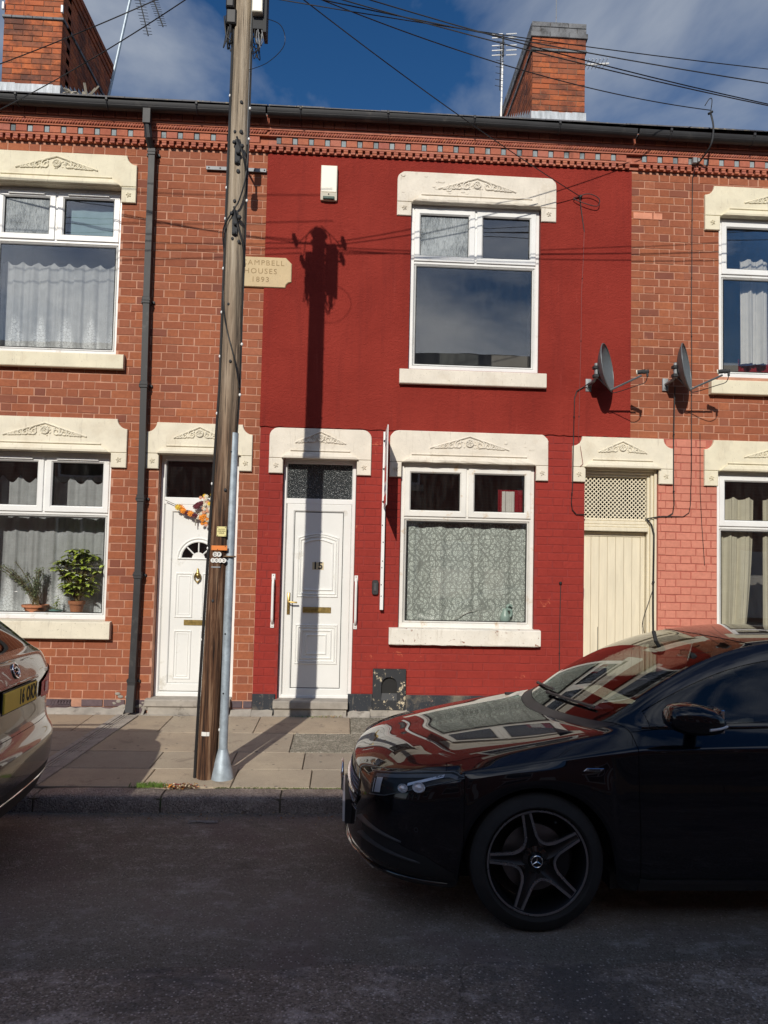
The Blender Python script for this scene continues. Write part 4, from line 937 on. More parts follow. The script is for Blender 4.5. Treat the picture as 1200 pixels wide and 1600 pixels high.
# doorsteps
def step(parent, x0, x1, z0, z1, p):
    mb = MB(); pr = [(0.12, z1), (-p+.012, z1-.004), (-p, z1-.016), (-p, z0+.01), (-p+.01, z0), (0.12, z0)]; V = [(x, y, z) for x in (x0, x1) for (y, z) in pr]; m_ = 6
    mb.add(V, [(j, (j+1) % m_, m_+(j+1) % m_, m_+j) for j in range(m_)]+[tuple(range(m_)), tuple(range(2*m_-1, m_-1, -1))]); return mb.build('doorstep', M['cement'], parent, ((x0+x1)/2, 0, z0))
step(HC, -0.715, 0.062, 0.062, 0.150, 0.10); step(HL, -2.03, -1.16, 0.068, 0.148, 0.09)
mb = MB(); mb.box(-0.70, 0.05, -0.075, 0.02, -0.03, 0.065); mb.build('step_base', M['cement'], HC)
mb = MB(); mb.box(-2.0, -1.17, -0.07, 0.02, -0.03, 0.071); mb.build('step_base', M['cement'], HL)
# --- door of the left house
x0, x1, z0, z1 = OPEN['LD']; yd = 0.10
mb = MB(); mb.ring(x0+.003, x1-.003, z0, z1-.004, 0.052, yd, yd+0.08, 0.012, 0.02); mb.cbox(x0+.03, x1-.03, yd+.004, yd+.07, 2.175, 2.255, 0.008)
fr = mb.build('door_frame', M['upvc'], HL, (-1.6, yd, 1))
mb = MB(); mb.box(x0+.04, x1-.04, yd+.03, yd+.034, 2.25, 2.66); mb.build('fanlight_pane', M['glass'], fr, (-1.6, yd, 2.4))
mb = MB(); mb.add([(x0-.2, yd+.09, 0), (x1+.2, yd+.09, 0), (x1+.2, yd+1.3, 0), (x0-.2, yd+1.3, 0), (x0-.2, yd+.09, 2.8), (x1+.2, yd+.09, 2.8), (x1+.2, yd+1.3, 2.8), (x0-.2, yd+1.3, 2.8)], [(0, 1, 2, 3), (7, 6, 5, 4), (2, 6, 7, 3), (1, 5, 6, 2), (3, 7, 4, 0)])
mb.build('hall', M['room'], HL, (-1.6, 1, 0), recalc=False)
dx0, dx1, dz0, dz1 = x0+0.058, x1-0.055, 0.20, 2.178
mb = MB(); mb.ring(dx0, dx1, dz0, dz1, 0.085, yd+.006, yd+.06, 0.012, 0.012)
ix0, ix1, iz0, iz1 = dx0+.083, dx1-.083, dz0+.083, dz1-.083; yy = yd+.016; cx = (ix0+ix1)/2
fanr, fanz = 0.185, 1.60; wx0, wx1, wz0, wz1 = cx-fanr, cx+fanr, fanz, fanz+fanr
DL = mb.build('door', M['doorwhite'], HL, (-1.57, yd, 0.2)); DL['label'] = 'white door with a half round fanlight'
mb = MB()
A_ = arc(cx, fanz, fanr, 0, 180, 16)
mb.add([(p[0], yy, p[1]) for p in [(ix0, iz0), (ix1, iz0), (ix1, fanz), (ix0, fanz)]], [(0, 1, 2, 3)])
out = [(ix1, fanz), (ix1, iz1), (ix0, iz1), (ix0, fanz)]
V = [(p[0], yy, p[1]) for p in A_]; V2 = []
for i, p in enumerate(A_):
    t = i/16; a_ = math.radians(180*t); dx_, dz_ = math.cos(a_), math.sin(a_)
    k = min((ix1-cx)/max(1e-6, abs(dx_)), (iz1-fanz)/max(1e-6, dz_)); V2.append((cx+dx_*k, yy, fanz+dz_*k))
V2c = V2
mb.add(V+V2, [(i, i+1, 17+i+1, 17+i) for i in range(16)])
mb.add([(ix1, yy, iz1), V2c[4], V2c[5], (ix1, yy, iz1)][:3], [(0, 1, 2)])
for side, sgn in ((ix1, 1), (ix0, -1)):
    idx = [i for i in range(16) if (abs(V2[i][2]-iz1) < 1e-6) != (abs(V2[i+1][2]-iz1) < 1e-6)]
    for i in idx:
        if (V2[i][0]-cx)*sgn > 0: mb.add([V2[i], V2[i+1], (side, yy, iz1)], [(0, 1, 2)])
mb.build('door_skin', M['doorwhite'], DL, (cx, yy, 1))
mb = MB(); mb.box(wx0, wx1, yy+.012, yy+.016, fanz, fanz+fanr); mb.build('pane', M['glass'], DL, (cx, yy, fanz))
mb = MB(); mb.tube([(p[0], yy-.004, p[1]) for p in arc(cx, fanz, fanr, 0, 180, 24)], 0.010, 6); mb.tube([(p[0], yy-.002, p[1]) for p in arc(cx, fanz, fanr+.034, 0, 180, 24)], 0.009, 6)
mb.tube([(wx0-.035, yy-.003, fanz), (wx1+.035, yy-.003, fanz)], 0.010, 6)
for a_ in (45, 90, 135): mb.tube([(cx+.06*math.cos(math.radians(a_)), yy+.002, fanz+.06*math.sin(math.radians(a_))), (cx+fanr*math.cos(math.radians(a_)), yy+.002, fanz+fanr*math.sin(math.radians(a_)))], 0.008, 6)
mb.prism(arc(cx, fanz, 0.07, 0, 180, 12), yy-.004, yy+.01); mb.build('fanlight_bars', M['doorwhite'], DL, (cx, yy, fanz), smooth=40)
for (a, b, c, d_) in ((cx-0.235, cx-0.045, 0.97, 1.45), (cx+0.045, cx+0.235, 0.97, 1.45), (cx-0.235, cx-0.045, 0.32, 0.84), (cx+0.045, cx+0.235, 0.32, 0.84)):
    p_ = MB(); panel_ring(p_, a, b, c, d_, yy, w=.02, p=.009); panel_ring(p_, a+.03, b-.03, c+.03, d_-.03, yy, w=.012, p=.005); p_.build('moulding', M['doorwhite'], DL, ((a+b)/2, yy, c), smooth=40)
mb = MB(); mb.cbox(cx-0.13, cx+0.13, yy-.014, yy, 0.905-.01, 0.95, 0.005); mb.cbox(cx-0.11, cx+0.11, yy-.018, yy-.01, 0.908, 0.937, 0.003); mb.build('letterbox', M['brass'], DL, (cx, yy, .92))
mb = MB(); mb.tube([(cx, yy-.01, 1.50), (cx, yy-.016, 1.47), (cx, yy-.02, 1.45)], [.006, .012, .014], 8); mb.tube([(cx+.032*math.cos(t*pi/8), yy-.018, 1.405+.048*math.sin(t*pi/8)) for t in range(17)], 0.0075, 6); mb.ball((cx, yy-.016, 1.42), .022, sc=(1, .5, 1.3)); mb.ball((cx, yy-.018, 1.35), .010)
mb.build('door_knocker', M['brass'], DL, (cx, yy, 1.42), smooth=50)
g_ = MB(); g_.ring(ix0-.002, ix1+.002, iz0-.002, iz1+.002, 0.004, yy-.0022, yy, .001, .001); g_.build('gasket', M['rubber'], DL, (cx, yy, 1))

# --- passage gate with a lattice over it
x0, x1, z0, z1 = OPEN['G']; yg = 0.11
mb = MB()
for (o, p_, w_) in ((0.0, 0.02, 0.03), (0.03, 0.045, 0.03), (0.058, 0.075, 0.03)):
    mb.cbox(x1-o-w_, x1-o, p_, 0.16, z0, z1-o, 0.006); mb.cbox(x0, x1-o-w_-.002, p_, 0.16, z1-o-w_, z1-o, 0.006)
mb.cbox(x0, x0+0.028, 0.08, 0.16, z0, z1-.09, 0.006)
for (a, b, p_) in ((2.00, 2.045, 0.035), (2.047, 2.075, 0.055), (2.077, 2.115, 0.07), (2.117, 2.14, 0.085)): mb.cbox(x0+.002, x1-0.09, p_, 0.15, a, b, 0.006)
gf = mb.build('gate_frame', M['gatepaint'], HC, (3, yg, 1))
# lattice panel: a sheet with round holes between crossing bars
lat = MB(); a0, a1, b0, b1 = x0+.028, x1-.09, 2.135, 2.60; s_ = 0.0466; w_ = 0.0100
def clipseg(p, q):
    (xa, za), (xb, zb) = p, q; t0, t1 = 0.0, 1.0; dx, dz = xb-xa, zb-za
    for d_, o, lo, hi in ((dx, xa, a0, a1), (dz, za, b0, b1)):
        if abs(d_) < 1e-9: continue
        ta, tb = (lo-o)/d_, (hi-o)/d_
        if ta > tb: ta, tb = tb, ta
        t0, t1 = max(t0, ta), min(t1, tb)
    return None if t1-t0 < 1e-3 else ((xa+dx*t0, za+dz*t0), (xa+dx*t1, za+dz*t1))
L_ = b1-b0; k = a0-L_
while k < a1+L_:
    for seg in (((k, b0), (k+L_, b1)), ((k, b1), (k+L_, b0))):
        c_ = clipseg(*seg)
        if c_:
            (xa, za), (xb, zb) = c_; dx, dz = xb-xa, zb-za; ln = math.hypot(dx, dz); ox_, oz_ = -dz/ln*w_/2, dx/ln*w_/2
            lat.prism([(xa+ox_, za+oz_), (xa-ox_, za-oz_), (xb-ox_, zb-oz_), (xb+ox_, zb+oz_)], yg-(0.004 if dz > 0 else 0.001), yg+.004)
    k += s_
# small discs where the bars cross leave the star shaped openings of the photo
j = 0; zc = b0
while zc < b1:
    xx = a0+((s_/2) if j % 2 else 0)+((a0-L_) % s_)*0
    k = a0-L_
    i0 = int((a0-k)/s_)
    xx = k+i0*s_+((zc-b0) % s_)
    while xx < a1:
        if xx > a0: lat.prism([(xx+.0085*math.cos(t*pi/4), zc+.0085*math.sin(t*pi/4)) for t in range(8)], yg-.0055, yg+.003)
        xx += s_
    zc += s_/2*1.0; j += 1
tag(lat.build('lattice', M['gatepaint'], gf, (3, yg, 2.4)), kind='stuff')
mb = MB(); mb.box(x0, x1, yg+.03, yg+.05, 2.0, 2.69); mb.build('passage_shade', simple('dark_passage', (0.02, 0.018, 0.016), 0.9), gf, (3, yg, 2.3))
gl_ = MB(); gx0, gx1, gz0, gz1 = x0+.005, x1-.095, 0.04, 1.995
gl_.cbox(gx0, gx1, yg+.006, yg+.04, gz1-0.050, gz1, .004); gl_.cbox(gx0, gx0+.018, yg+.006, yg+.04, gz0, gz1-.052, .004); gl_.cbox(gx1-.048, gx1, yg+.006, yg+.04, gz0, gz1-.052, .004)
gate = gl_.build('gate', M['gatepaint'], HC, (3, yg, 0.1)); gate['label'] = 'cream boarded passage gate'
bx = [gx0+.020, 2.712, 2.800, 2.888, 2.980, 3.070, 3.160, gx1-.050]
bx = [gx0+.020+i*(gx1-.050-gx0-.020)/7 for i in range(8)]
for i in range(7):
    mb = MB(); mb.cbox(bx[i]+.0015, bx[i+1]-.0015, yg+.012+rnd.uniform(-.001, .001), yg+.035, gz0+.005+(0.0), gz1-.054, .003); mb.build('plank', M['gatepaint'], gate, ((bx[i]+bx[i+1])/2, yg, 1))
mb = MB(); mb.box(gx0+.19, gx0+.196, yg+.0105, yg+.012, 0.3, 0.95); mb.build('crack', M['rubber'], gate, (2.8, yg, .6))
mb = MB(); mb.box(gx0+.01, gx0+.03, yg-.004, yg+.006, 1.22, 1.42); mb.tube([(gx0+.02, yg-.004, 1.40), (gx0+.02, yg-.03, 1.36), (gx0+.02, yg-.03, 1.28), (gx0+.02, yg-.004, 1.24)], .006, 6); mb.build('latch', M['steel'], gate, (gx0, yg, 1.3))

# --- plaque CAMPBELL HOUSES 1893
mb = MB(); px0, px1, pz0, pz1 = -1.335, -0.652, 4.532, 4.862; c = 0.065
P_ = [(px0+c, pz0), (px1-c, pz0)]+[(px1+c*math.cos(math.radians(a))*1, pz0+c*math.sin(math.radians(a))) for a in (150, 120)]+[(px1, pz0+c), (px1, pz1-c)]+[(px1-c*.3, pz1-c*.7), (px1-c*.7, pz1-c*.3)]+[(px1-c, pz1), (px0+c, pz1)]+[(px0+c*.7, pz1-c*.3), (px0+c*.3, pz1-c*.7), (px0, pz1-c), (px0, pz0+c), (px0+c*.6, pz0+c*.6)]
mb.prism(P_, -0.030, 0.0, b=0.008); PL = mb.build('name_stone', M['plaque'], HL, (-1, 0, 4.7)); PL['label'] = 'sandstone name stone reading CAMPBELL HOUSES 1893'
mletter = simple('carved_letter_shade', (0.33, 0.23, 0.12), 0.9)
for s_, z, sz, xo in (('CAMPBELL', 4.795, 0.080, -0.962), ('HOUSES', 4.703, 0.080, -0.985), ('1893', 4.612, 0.080, -0.985)):
    put_text('lettering', s_, sz, wallM(xo, -0.0308, z), mletter, PL, 0.0008, sx=1.05, spacing=1.22, bold=0.0)

# --- painted vent stone at the foot of number 15
mb = MB(); x0, x1, z0, z1 = 0.322, 0.670, 0.055, 0.482; ox0, ox1, oz0, ozs = 0.412, 0.580, 0.155, 0.315; yv = -0.045
hole = [(ox1, oz0)]+arc((ox0+ox1)/2, ozs, (ox1-ox0)/2, 0, 180, 12)+[(ox0, oz0)]; n_ = len(hole)
o2 = [(x1, oz0)]+[(x1, ozs)]+[(x1, z1-.10)]+[(x1, z1-.04), (x1, z1)]+[(x1-(x1-x0)*i/4, z1) for i in (1, 2, 3)]+[(x0, z1), (x0, z1-.04), (x0, z1-.10), (x0, ozs+.05), (x0, ozs), (x0, ozs-.05), (x0, oz0)]
o2 = o2[:n_-1]+[(x0, oz0)]
mb.add([(p[0], yv, p[1]) for p in hole]+[(p[0], yv, p[1]) for p in o2], [(i, i+1, n_+i+1, n_+i) for i in range(n_-1)])
mb.add([(x0, yv, z0), (x1, yv, z0), (x1, yv, oz0), (ox1, yv, oz0), (ox0, yv, oz0), (x0, yv, oz0)], [(0, 1, 2, 3, 4, 5)])
mb.add([(p[0], yv, p[1]) for p in hole]+[(p[0], 0.05, p[1]) for p in hole], [(i, i+1, n_+i+1, n_+i) for i in range(n_-1)])
R4 = [(x0, z0), (x1, z0), (x1, z1), (x0, z1)]
mb.add([(p[0], yv, p[1]) for p in R4]+[(p[0], 0.0, p[1]) for p in R4], [(i, (i+1) % 4, 4+(i+1) % 4, 4+i) for i in range(4)])
mb.add([(ox0, yv+.004, oz0), (ox1, yv+.004, oz0), (ox1, -0.0125, oz0+.070), (ox0, -0.0125, oz0+.070)], [(0, 1, 2, 3)])
V_ = mb.build('vent_stone', M['peel'], HC, (0.5, 0, 0.25)); V_['label'] = 'black vent stone with peeling paint'
mb = MB(); mb.box(ox0-.01, ox1+.01, -0.012, -0.009, oz0-.01, ozs+.08); mb.build('vent_back', M['rubber'], V_, (.5, 0, .25))

# --- cornice
def cornice(parent, xa, xb):
    c0 = MB(); c0.box(xa, xb, -0.02, 0.24, 6.03, 6.30); c0.box(xa, xb, -0.058, -0.02, 6.078, 6.098); c0.box(xa, xb, -0.034, -0.02, 6.098, 6.178)
    c0.box(xa, xb, -0.075, -0.02, 6.178, 6.192); c0.box(xa, xb, -0.07, -.02, 6.192, 6.236); c0.box(xa, xb, -0.092, -0.02, 6.236, 6.262); c0.box(xa, xb, -0.085, -.02, 6.262, 6.275); c0.box(xa, xb, -0.085, 0.24, 6.30, 6.40); c0.box(xa, xb, -0.08, -.02, 6.275, 6.30)
    C_ = c0.build('cornice', M['cornice'], parent, ((xa+xb)/2, 0, 6.1))
    # dentils: too small to pick apart
    d_ = MB(); x = -5.74
    while x < XR:
        if xa <= x and x+.04 <= xb:
            for (za, zb) in ((6.028, 6.050), (6.055, 6.075)): d_.box(x, x+0.047, -0.056, -0.02, za, zb, tint=rnd.random()*.9+.05)
        x += 0.078
    tag(d_.build('dentils', M['cornice'], C_, ((xa+xb)/2, 0, 6.05)), kind='stuff')
    # rope moulding
    r_ = MB(); x = xa+.02
    while x < xb-.02:
        r_.tube([(x-.014, -.072, 6.196), (x-.004, -.084, 6.208), (x+.010, -.084, 6.222), (x+.02, -.072, 6.233)], [.007, .0105, .0105, .007], 5, tint=rnd.random()*.9+.05); x += 0.029
    tag(r_.build('rope_moulding', M['cornice'], C_, ((xa+xb)/2, 0, 6.2), smooth=70), kind='stuff')
    # alternating red and blue blocks, header course
    x = -3.635-0.1755*13
    while x < xb:
        if xa <= x-.02 and x+.18 < xb+0.04:
            q = MB(); q.cbox(x-.024, x+.024, -.057, -.03, 6.104, 6.173, .003, tint=rnd.random()*.9+.05); q.build('tile', M['bluetile'], C_, (x, 0, 6.14))
            q = MB(); a, b = x+.030, min(x+.1455, xb); q.cbox(a, b, -.064+rnd.uniform(-.002, .002), -.03, 6.102, 6.172, .003, tint=rnd.random()*.9+.05); q.build('brick', M['cornice'], C_, ((a+b)/2, 0, 6.14))
        x += 0.1755
    x = xa+0.002
    while x < xb-.03:
        b = min(x+0.117, xb-.001); q = MB(); q.cbox(x+.002, b-.002, -.104+rnd.uniform(-.002, .002), -.07, 6.277, 6.392+rnd.uniform(-.004, .002), .004, tint=rnd.random()*.9+.05)
        q.build('brick', M['cornice'], C_, ((x+b)/2, 0, 6.33)); x += 0.118
cornice(HL, XL, B1-0.001); cornice(HC, B1, 3.076); cornice(HR, 3.077, XR)
# --- gutter and roof
def gutter(parent, xa, xb, sag):
    g_ = MB(); n = 24; V = []; m_ = 9
    for i in range(n+1):
        x = xa+(xb-xa)*i/n; dz = sag(x)
        for k in range(m_):
            a = pi+pi*k/(m_-1); V.append((x, -0.185+0.062*math.cos(a), 6.385+dz+0.075*math.sin(a)))
        V.append((x, -0.185+.058, 6.388+dz)); V.append((x, -.185+.05, 6.34+dz)); V.append((x, -.185-.05, 6.34+dz)); V.append((x, -.185-.058, 6.388+dz))
    k_ = m_+4; F = [(i*k_+j, i*k_+(j+1) % k_, (i+1)*k_+(j+1) % k_, (i+1)*k_+j) for i in range(n) for j in range(k_)]
    g_.add(V, F); G_ = g_.build('gutter', M['blackplastic'], parent, ((xa+xb)/2, -.18, 6.36), smooth=50)
    x = xa+0.35
    while x < xb:
        b = MB(); dz = sag(x); b.tube([(x, -.185+.068*math.cos(a), 6.385+dz+.081*math.sin(a)) for a in [pi+pi*k/8 for k in range(9)]], 0.007, 4); b.cbox(x-.012, x+.012, -.262, -.245, 6.375+dz, 6.408+dz, .003)
        b.box(x-.01, x+.01, -.18, -.085, 6.405+dz, 6.415+dz)
        b.build('gutter_bracket', M['blackplastic'], G_, (x, -.2, 6.36)); x += 0.93
    return G_
sag = lambda x: 0.012*math.sin(x*0.9+1)-0.006*(x-0)*0.5
gutter(HL, XL, B1-.02, sag); gutter(HC, B1, 3.06, sag); gutter(HR, 3.08, XR, sag)
TR = math.tan(math.radians(29.5))
def rz(y): return 6.455+(y+0.16)*TR
def roof(parent, xa, xb):
    r = MB(); yb = 4.05
    r.add([(xa, -.13, rz(-.13)-.03), (xb, -.13, rz(-.13)-.03), (xb, yb, rz(yb)-.03), (xa, yb, rz(yb)-.03), (xa, 8.3, rz(yb)-4.2*TR-.03), (xb, 8.3, rz(yb)-4.2*TR-.03)], [(0, 1, 2, 3), (3, 2, 5, 4)])
    r.box(xa, xb, -.09, .24, 6.40, 6.415)
    r.box(xa, xb, 8.05, 8.30, -0.3, 6.40); 
    R_ = r.build('roof', M['slate'], parent, ((xa+xb)/2, 0, 6.5))
    for row in range(3):
        x = xa-(0.15 if row % 2 else 0); y = -.165+row*0.21
        while x < xb-.02:
            a, b = max(x, xa)+.002, min(x+.30, xb)-.002
            if b-a > .03:
                q = MB(); lift = rnd.uniform(0, .006); y0, y1 = y+rnd.uniform(-.006, .006), y+.40
                q.add([(a, y0, rz(y0)+.016+lift), (b, y0, rz(y0)+.016+lift), (b, y1, rz(y1)), (a, y1, rz(y1)), (a, y0, rz(y0)+.006), (b, y0, rz(y0)+.006), (b, y1, rz(y1)-.008), (a, y1, rz(y1)-.008)], [(0, 1, 2, 3), (4, 5, 1, 0), (0, 3, 7, 4), (1, 5, 6, 2), (4, 7, 6, 5)])
                q.build('slate', M['slate'], R_, ((a+b)/2, y, rz(y)))
            x += .30
    rest = MB()
    for row in range(3, 20):
        x = xa-(0.15 if row % 2 else 0); y = -.165+row*0.21
        while x < xb-.02:
            a, b = max(x, xa)+.002, min(x+.30, xb)-.002
            if b-a > .03: rest.add([(a, y, rz(y)+.016), (b, y, rz(y)+.016), (b, y+.4, rz(y+.4)), (a, y+.4, rz(y+.4)), (a, y, rz(y)+.004), (b, y, rz(y)+.004)], [(0, 1, 2, 3), (4, 5, 1, 0)])
            x += .30
    tag(rest.build('slates', M['slate'], R_, ((xa+xb)/2, 2, 7.5)), kind='stuff')
    rt = MB(); rt.tube([(xa, 4.05, rz(4.05)-.02), (xb, 4.05, rz(4.05)-.02)], .09, 8); rt.build('ridge_tiles', M['terracotta'], R_, ((xa+xb)/2, 4, 8.8))
    return R_
RL_ = roof(HL, XL, B1-.002); RC_ = roof(HC, B1+.002, 3.0); RR_ = roof(HR, 3.004, XR)
# --- chimneys
def chimney(parent, x0, x1, y0, y1, zt, courses_front=22, cap='right'):
    """rows of bricks on the street face and both sides"""
    zb = rz(y0)-.1; core = MB(); core.box(x0+.008, x1-.008, y0+.008, y1-.008, zb-.6, zt)
    C_ = core.build('chimney', M['mortar_dark'], parent, ((x0+x1)/2, (y0+y1)/2, zb))
    rest = MB(); z = zt; row = 0; h = 0.0765; brk = []
    band = {0: .012, 1: .012, 2: .03, 5: .018} if cap == 'right' else {0: .045, 1: .03, 2: .015, 6: 0.0, 9: .02}
    while z-h > zb:
        p = band.get(row, 0.0 if row > 2 else .01)
        if cap == 'right' and row in (3, 4): p = .008
        mt = 'cap' if (cap == 'right' and row in (0, 1, 2)) or (row == 5 and cap == 'right') or (cap == 'left' and row == 9) else 'brick'
        hh = h if not (mt == 'cap' and row in (5, 9)) else 0.04
        # street face
        n_ = max(2, round((x1-x0+2*p)/0.235)); xs = [x0-p+(x1-x0+2*p)*i/n_ for i in range(n_+1)]
        if row % 2: xs = [xs[0]]+[x+ (x1-x0)/n_/2 for x in xs[:-1]]+[xs[-1]]
        for a, b in zip(xs, xs[1:]):
            if b-a < .03: continue
            q = MB(); q.cbox(a+.003, b-.003, y0-p+rnd.uniform(-.002, .002), y0+.05, z-hh+.004, z-.003, .004, tint=rnd.random()*.9+.05)
            q.build('brick', M['chimcap'] if mt == 'cap' else M['chimney'], C_, ((a+b)/2, y0, z-hh/2))
        # side faces
        for sx, (xa, xb) in ((-1, (x0-p, x0+.05)), (1, (x1-.05, x1+p))):
            y = y0-p+(.052 if row % 2 else .11)
            yy_ = y0-p+.05
            while yy_ < y1+p-.03:
                e = min(yy_+.226, y1+p)
                if z > rz((yy_+e)/2)-.1: rest.box(xa+(rnd.uniform(-.002, .002)), xb, yy_+.003, e-.003, z-hh+.004, z-.003, tint=rnd.random()*.9+.05, mi=1 if mt == 'cap' else 0)
                yy_ = e if not (row % 2 and yy_ == y0-p+.05) else yy_+.113
        z -= hh; row += 1
    tag(rest.build('bricks', [M['chimney'], M['chimcap']], C_, ((x0+x1)/2, (y0+y1)/2, zb)), kind='stuff')
    # lead flashing
    f_ = MB(); n = 8
    for i in range(n):
        a, b = x0-.012+(x1-x0+.024)*i/n, x0-.012+(x1-x0+.024)*(i+1)/n; t_ = rz(y0)+.235+rnd.uniform(-.006, .006)
        f_.add([(a, y0-.014, t_), (b, y0-.014, t_+rnd.uniform(-.004, .004)), (b, y0-.02-rnd.uniform(0, .01), rz(y0)), (a, y0-.02, rz(y0)), (b, y0-.20, rz(y0-.20)+.02), (a, y0-.20, rz(y0-.20)+.02)], [(0, 1, 2, 3), (3, 2, 4, 5)])
    for sx, xx in ((-1, x0-.012), (1, x1+.012)):
        k = y0
        while k < y1-.1:
            f_.add([(xx, k, rz(k)+.26), (xx, k+.15, rz(k)+.27), (xx, k+.15, rz(k)), (xx, k, rz(k)-.08)], [(0, 1, 2, 3)]); f_.add([(xx, k, rz(k)), (xx, k+.15, rz(k+.15)), (xx+sx*.12, k+.15, rz(k+.15)+.02), (xx+sx*.12, k, rz(k)+.02)], [(0, 1, 2, 3)]); k += .15
    f_.build('flashing', M['lead'], C_, ((x0+x1)/2, y0, rz(y0)), recalc=False)
    t = MB(); t.box(x0+.03, x1-.03, y0+.03, y1-.03, zt-.01, zt+.02); t.build('flaunching', M['cement'], C_, ((x0+x1)/2, y0, zt))
    return C_
CR_ = chimney(HC, 2.42, 3.165, 1.9, 4.35, 9.14)
mb = MB()
for yy_ in (2.25, 2.9, 3.55, 4.1): mb.lathe([(0.0, 9.10), (.13, 9.10), (.12, 9.14), (.10, 9.19), (.05, 9.215), (0, 9.22)], 14, (2.93, yy_, 0))
mb.build('chimney_pots', M['ivory'], CR_, (2.9, 2.3, 9.1), smooth=60)
mb = MB(); mb.tube([(2.86, 2.3, 9.12), (2.86, 2.3, 9.9)], .006, 5); mb.build('rod', M['steel'], CR_, (2.86, 2.3, 9.2))
CL_ = chimney(HL, -4.73, -3.96, 1.9, 3.85, 9.48, cap='left')
mb = MB()
for xx in (-4.735, -3.965): mb.cbox(xx-.014, xx+.014, 1.86, 1.89, 8.85, 8.95, .004)
mb.build('bracket', M['whiteplastic'], CL_, (-4.3, 1.87, 8.9))
# cement lump and rubbish beside the left chimney
mb = MB()
for _ in range(14):
    a = Vector((-3.72+rnd.gauss(0, .10), 2.0+rnd.gauss(0, .08), rz(2.0)+rnd.uniform(.02, .10))); b = a+Vector((rnd.uniform(-.2, .2), rnd.uniform(-.1, .1), rnd.uniform(.02, .18)))
    mb.tube([a, b], rnd.uniform(.006, .02), 4)
tag(mb.build('roof_debris', simple('pale_sticks', (0.38, 0.34, 0.27), 0.8, var=.4), None, (-3.75, 2, 7.75)), 'pale sticks of an old nest beside the foot of the left chimney', 'debris', kind='stuff')

# --- downpipe
P_ = [(-2.20, 6.40), (-2.20, 6.17)]
dp = MB(); y = -0.155
dp.box(-2.238, -2.162, -.225, -.15, 6.17, 6.34)
dp.tube([(-2.20, -.18, 6.20), (-2.19, -.15, 6.05), (-2.178, -.062, 5.97), (-2.176, -.055, 5.90)], 0.04, 8)
def pipe_x(z): return -2.158+0.012*math.sin(z*0.9)+0.0*z-(0.012 if z < 1 else 0)
for (za, zb) in ((4.30, 5.95), (3.42, 4.30), (2.22, 3.42), (1.42, 2.22), (0.30, 1.42)):
    xa, xb = pipe_x(za), pipe_x(zb); w_ = .033; V = []
    for z, xx in ((za, xa), (zb, xb)): V += [(xx-w_, -.095, z), (xx+w_, -.095, z), (xx+w_, -.028, z), (xx-w_, -.028, z)]
    dp.add(V, [(0, 1, 5, 4), (1, 2, 6, 5), (2, 3, 7, 6), (3, 0, 4, 7)])
DP = dp.build('downpipe', M['blackplastic'], HL, (-2.16, -.06, .3)); DP['label'] = 'black square downpipe, grey at its top'
for z in (5.93, 4.32, 3.42, 2.22, 1.42, 0.32):
    q = MB(); xx = pipe_x(z); q.cbox(xx-.041, xx+.041, -.103, -.02, z-.035, z+.035, .004); q.cbox(xx-.045, xx+.045, -.107, -.02, z-.006, z+.006, .002)
    q.box(xx-.07, xx+.07, -.024, 0, z-.012, z+.012); q.build('pipe_collar', M['blackplastic'], DP, (xx, -.06, z))
q = MB(); xx = pipe_x(.2); q.add([(xx-.037, -.10, .30), (xx+.037, -.10, .30), (xx+.037, -.02, .30), (xx-.037, -.02, .30), (xx-.04, -.15, .02), (xx+.04, -.15, .02), (xx+.04, -.07, .012), (xx-.04, -.07, .012)], [(0, 1, 5, 4), (1, 2, 6, 5), (2, 3, 7, 6), (3, 0, 4, 7)]); q.build('pipe_shoe', M['blackplastic'], DP, (xx, -.08, .1), recalc=False)
mb = MB()
for _ in range(26): mb.ball((-2.16+rnd.gauss(0, .12), -.01, .02+abs(rnd.gauss(0, .06))), rnd.uniform(.012, .035), sc=(1.4, .4, .8), n=6, m=4)
mb.build('mortar_lumps', M['cement'], HL, (-2.1, 0, 0))
mb = MB(); mb.box(XL, XR, 0.0, 0.24, -0.35, -0.045); tag(mb.build('foundation_strip', M['cement'], HC), None)
# ================================================================== THINGS ON AND BY THE HOUSES
# --- wooden pole
PB = Vector((-1.015, -2.118, -0.05))
def pole_x(z):
    t = max(0.0, min(1.0, (z+0.05)/3.0)); return -1.017+0.085*(t**1.2)+(0.004*(z-3) if z > 3 else 0)
def pole_r(z): return 0.0765-0.0015*z
PO = thing('telegraph_pole', 'tall weathered wooden telegraph pole with number tags standing on the pavement', 'pole', PB)
mb = MB(); PT = 6.45; n = 40; V = []
for i in range(n+1):
    z = -0.3+(PT+0.3)*i/n; r = pole_r(z); seg = 20
    for k in range(seg):
        a = 2*pi*k/seg; rr = r*(1+0.03*math.sin(3*a+z*.6)+0.02*math.sin(7*a+z)); V.append((pole_x(z)+rr*math.cos(a), PB.y+rr*math.sin(a), z))
F = [(i*seg+k, i*seg+(k+1) % seg, (i+1)*seg+(k+1) % seg, (i+1)*seg+k) for i in range(n) for k in range(seg)]+[tuple(n*seg+k for k in range(seg))]
mb.add(V, F); mb.build('trunk', M['pole'], PO, PB, smooth=180)
mb = MB(); mb.lathe([(0, PT+.05), (.05, PT+.045), (.09, PT-.01), (.088, PT-.02)], 16, (pole_x(PT), PB.y, 0)); mb.build('pole_cap', M['dark_metal'], PO, (pole_x(PT), PB.y, PT), smooth=60)
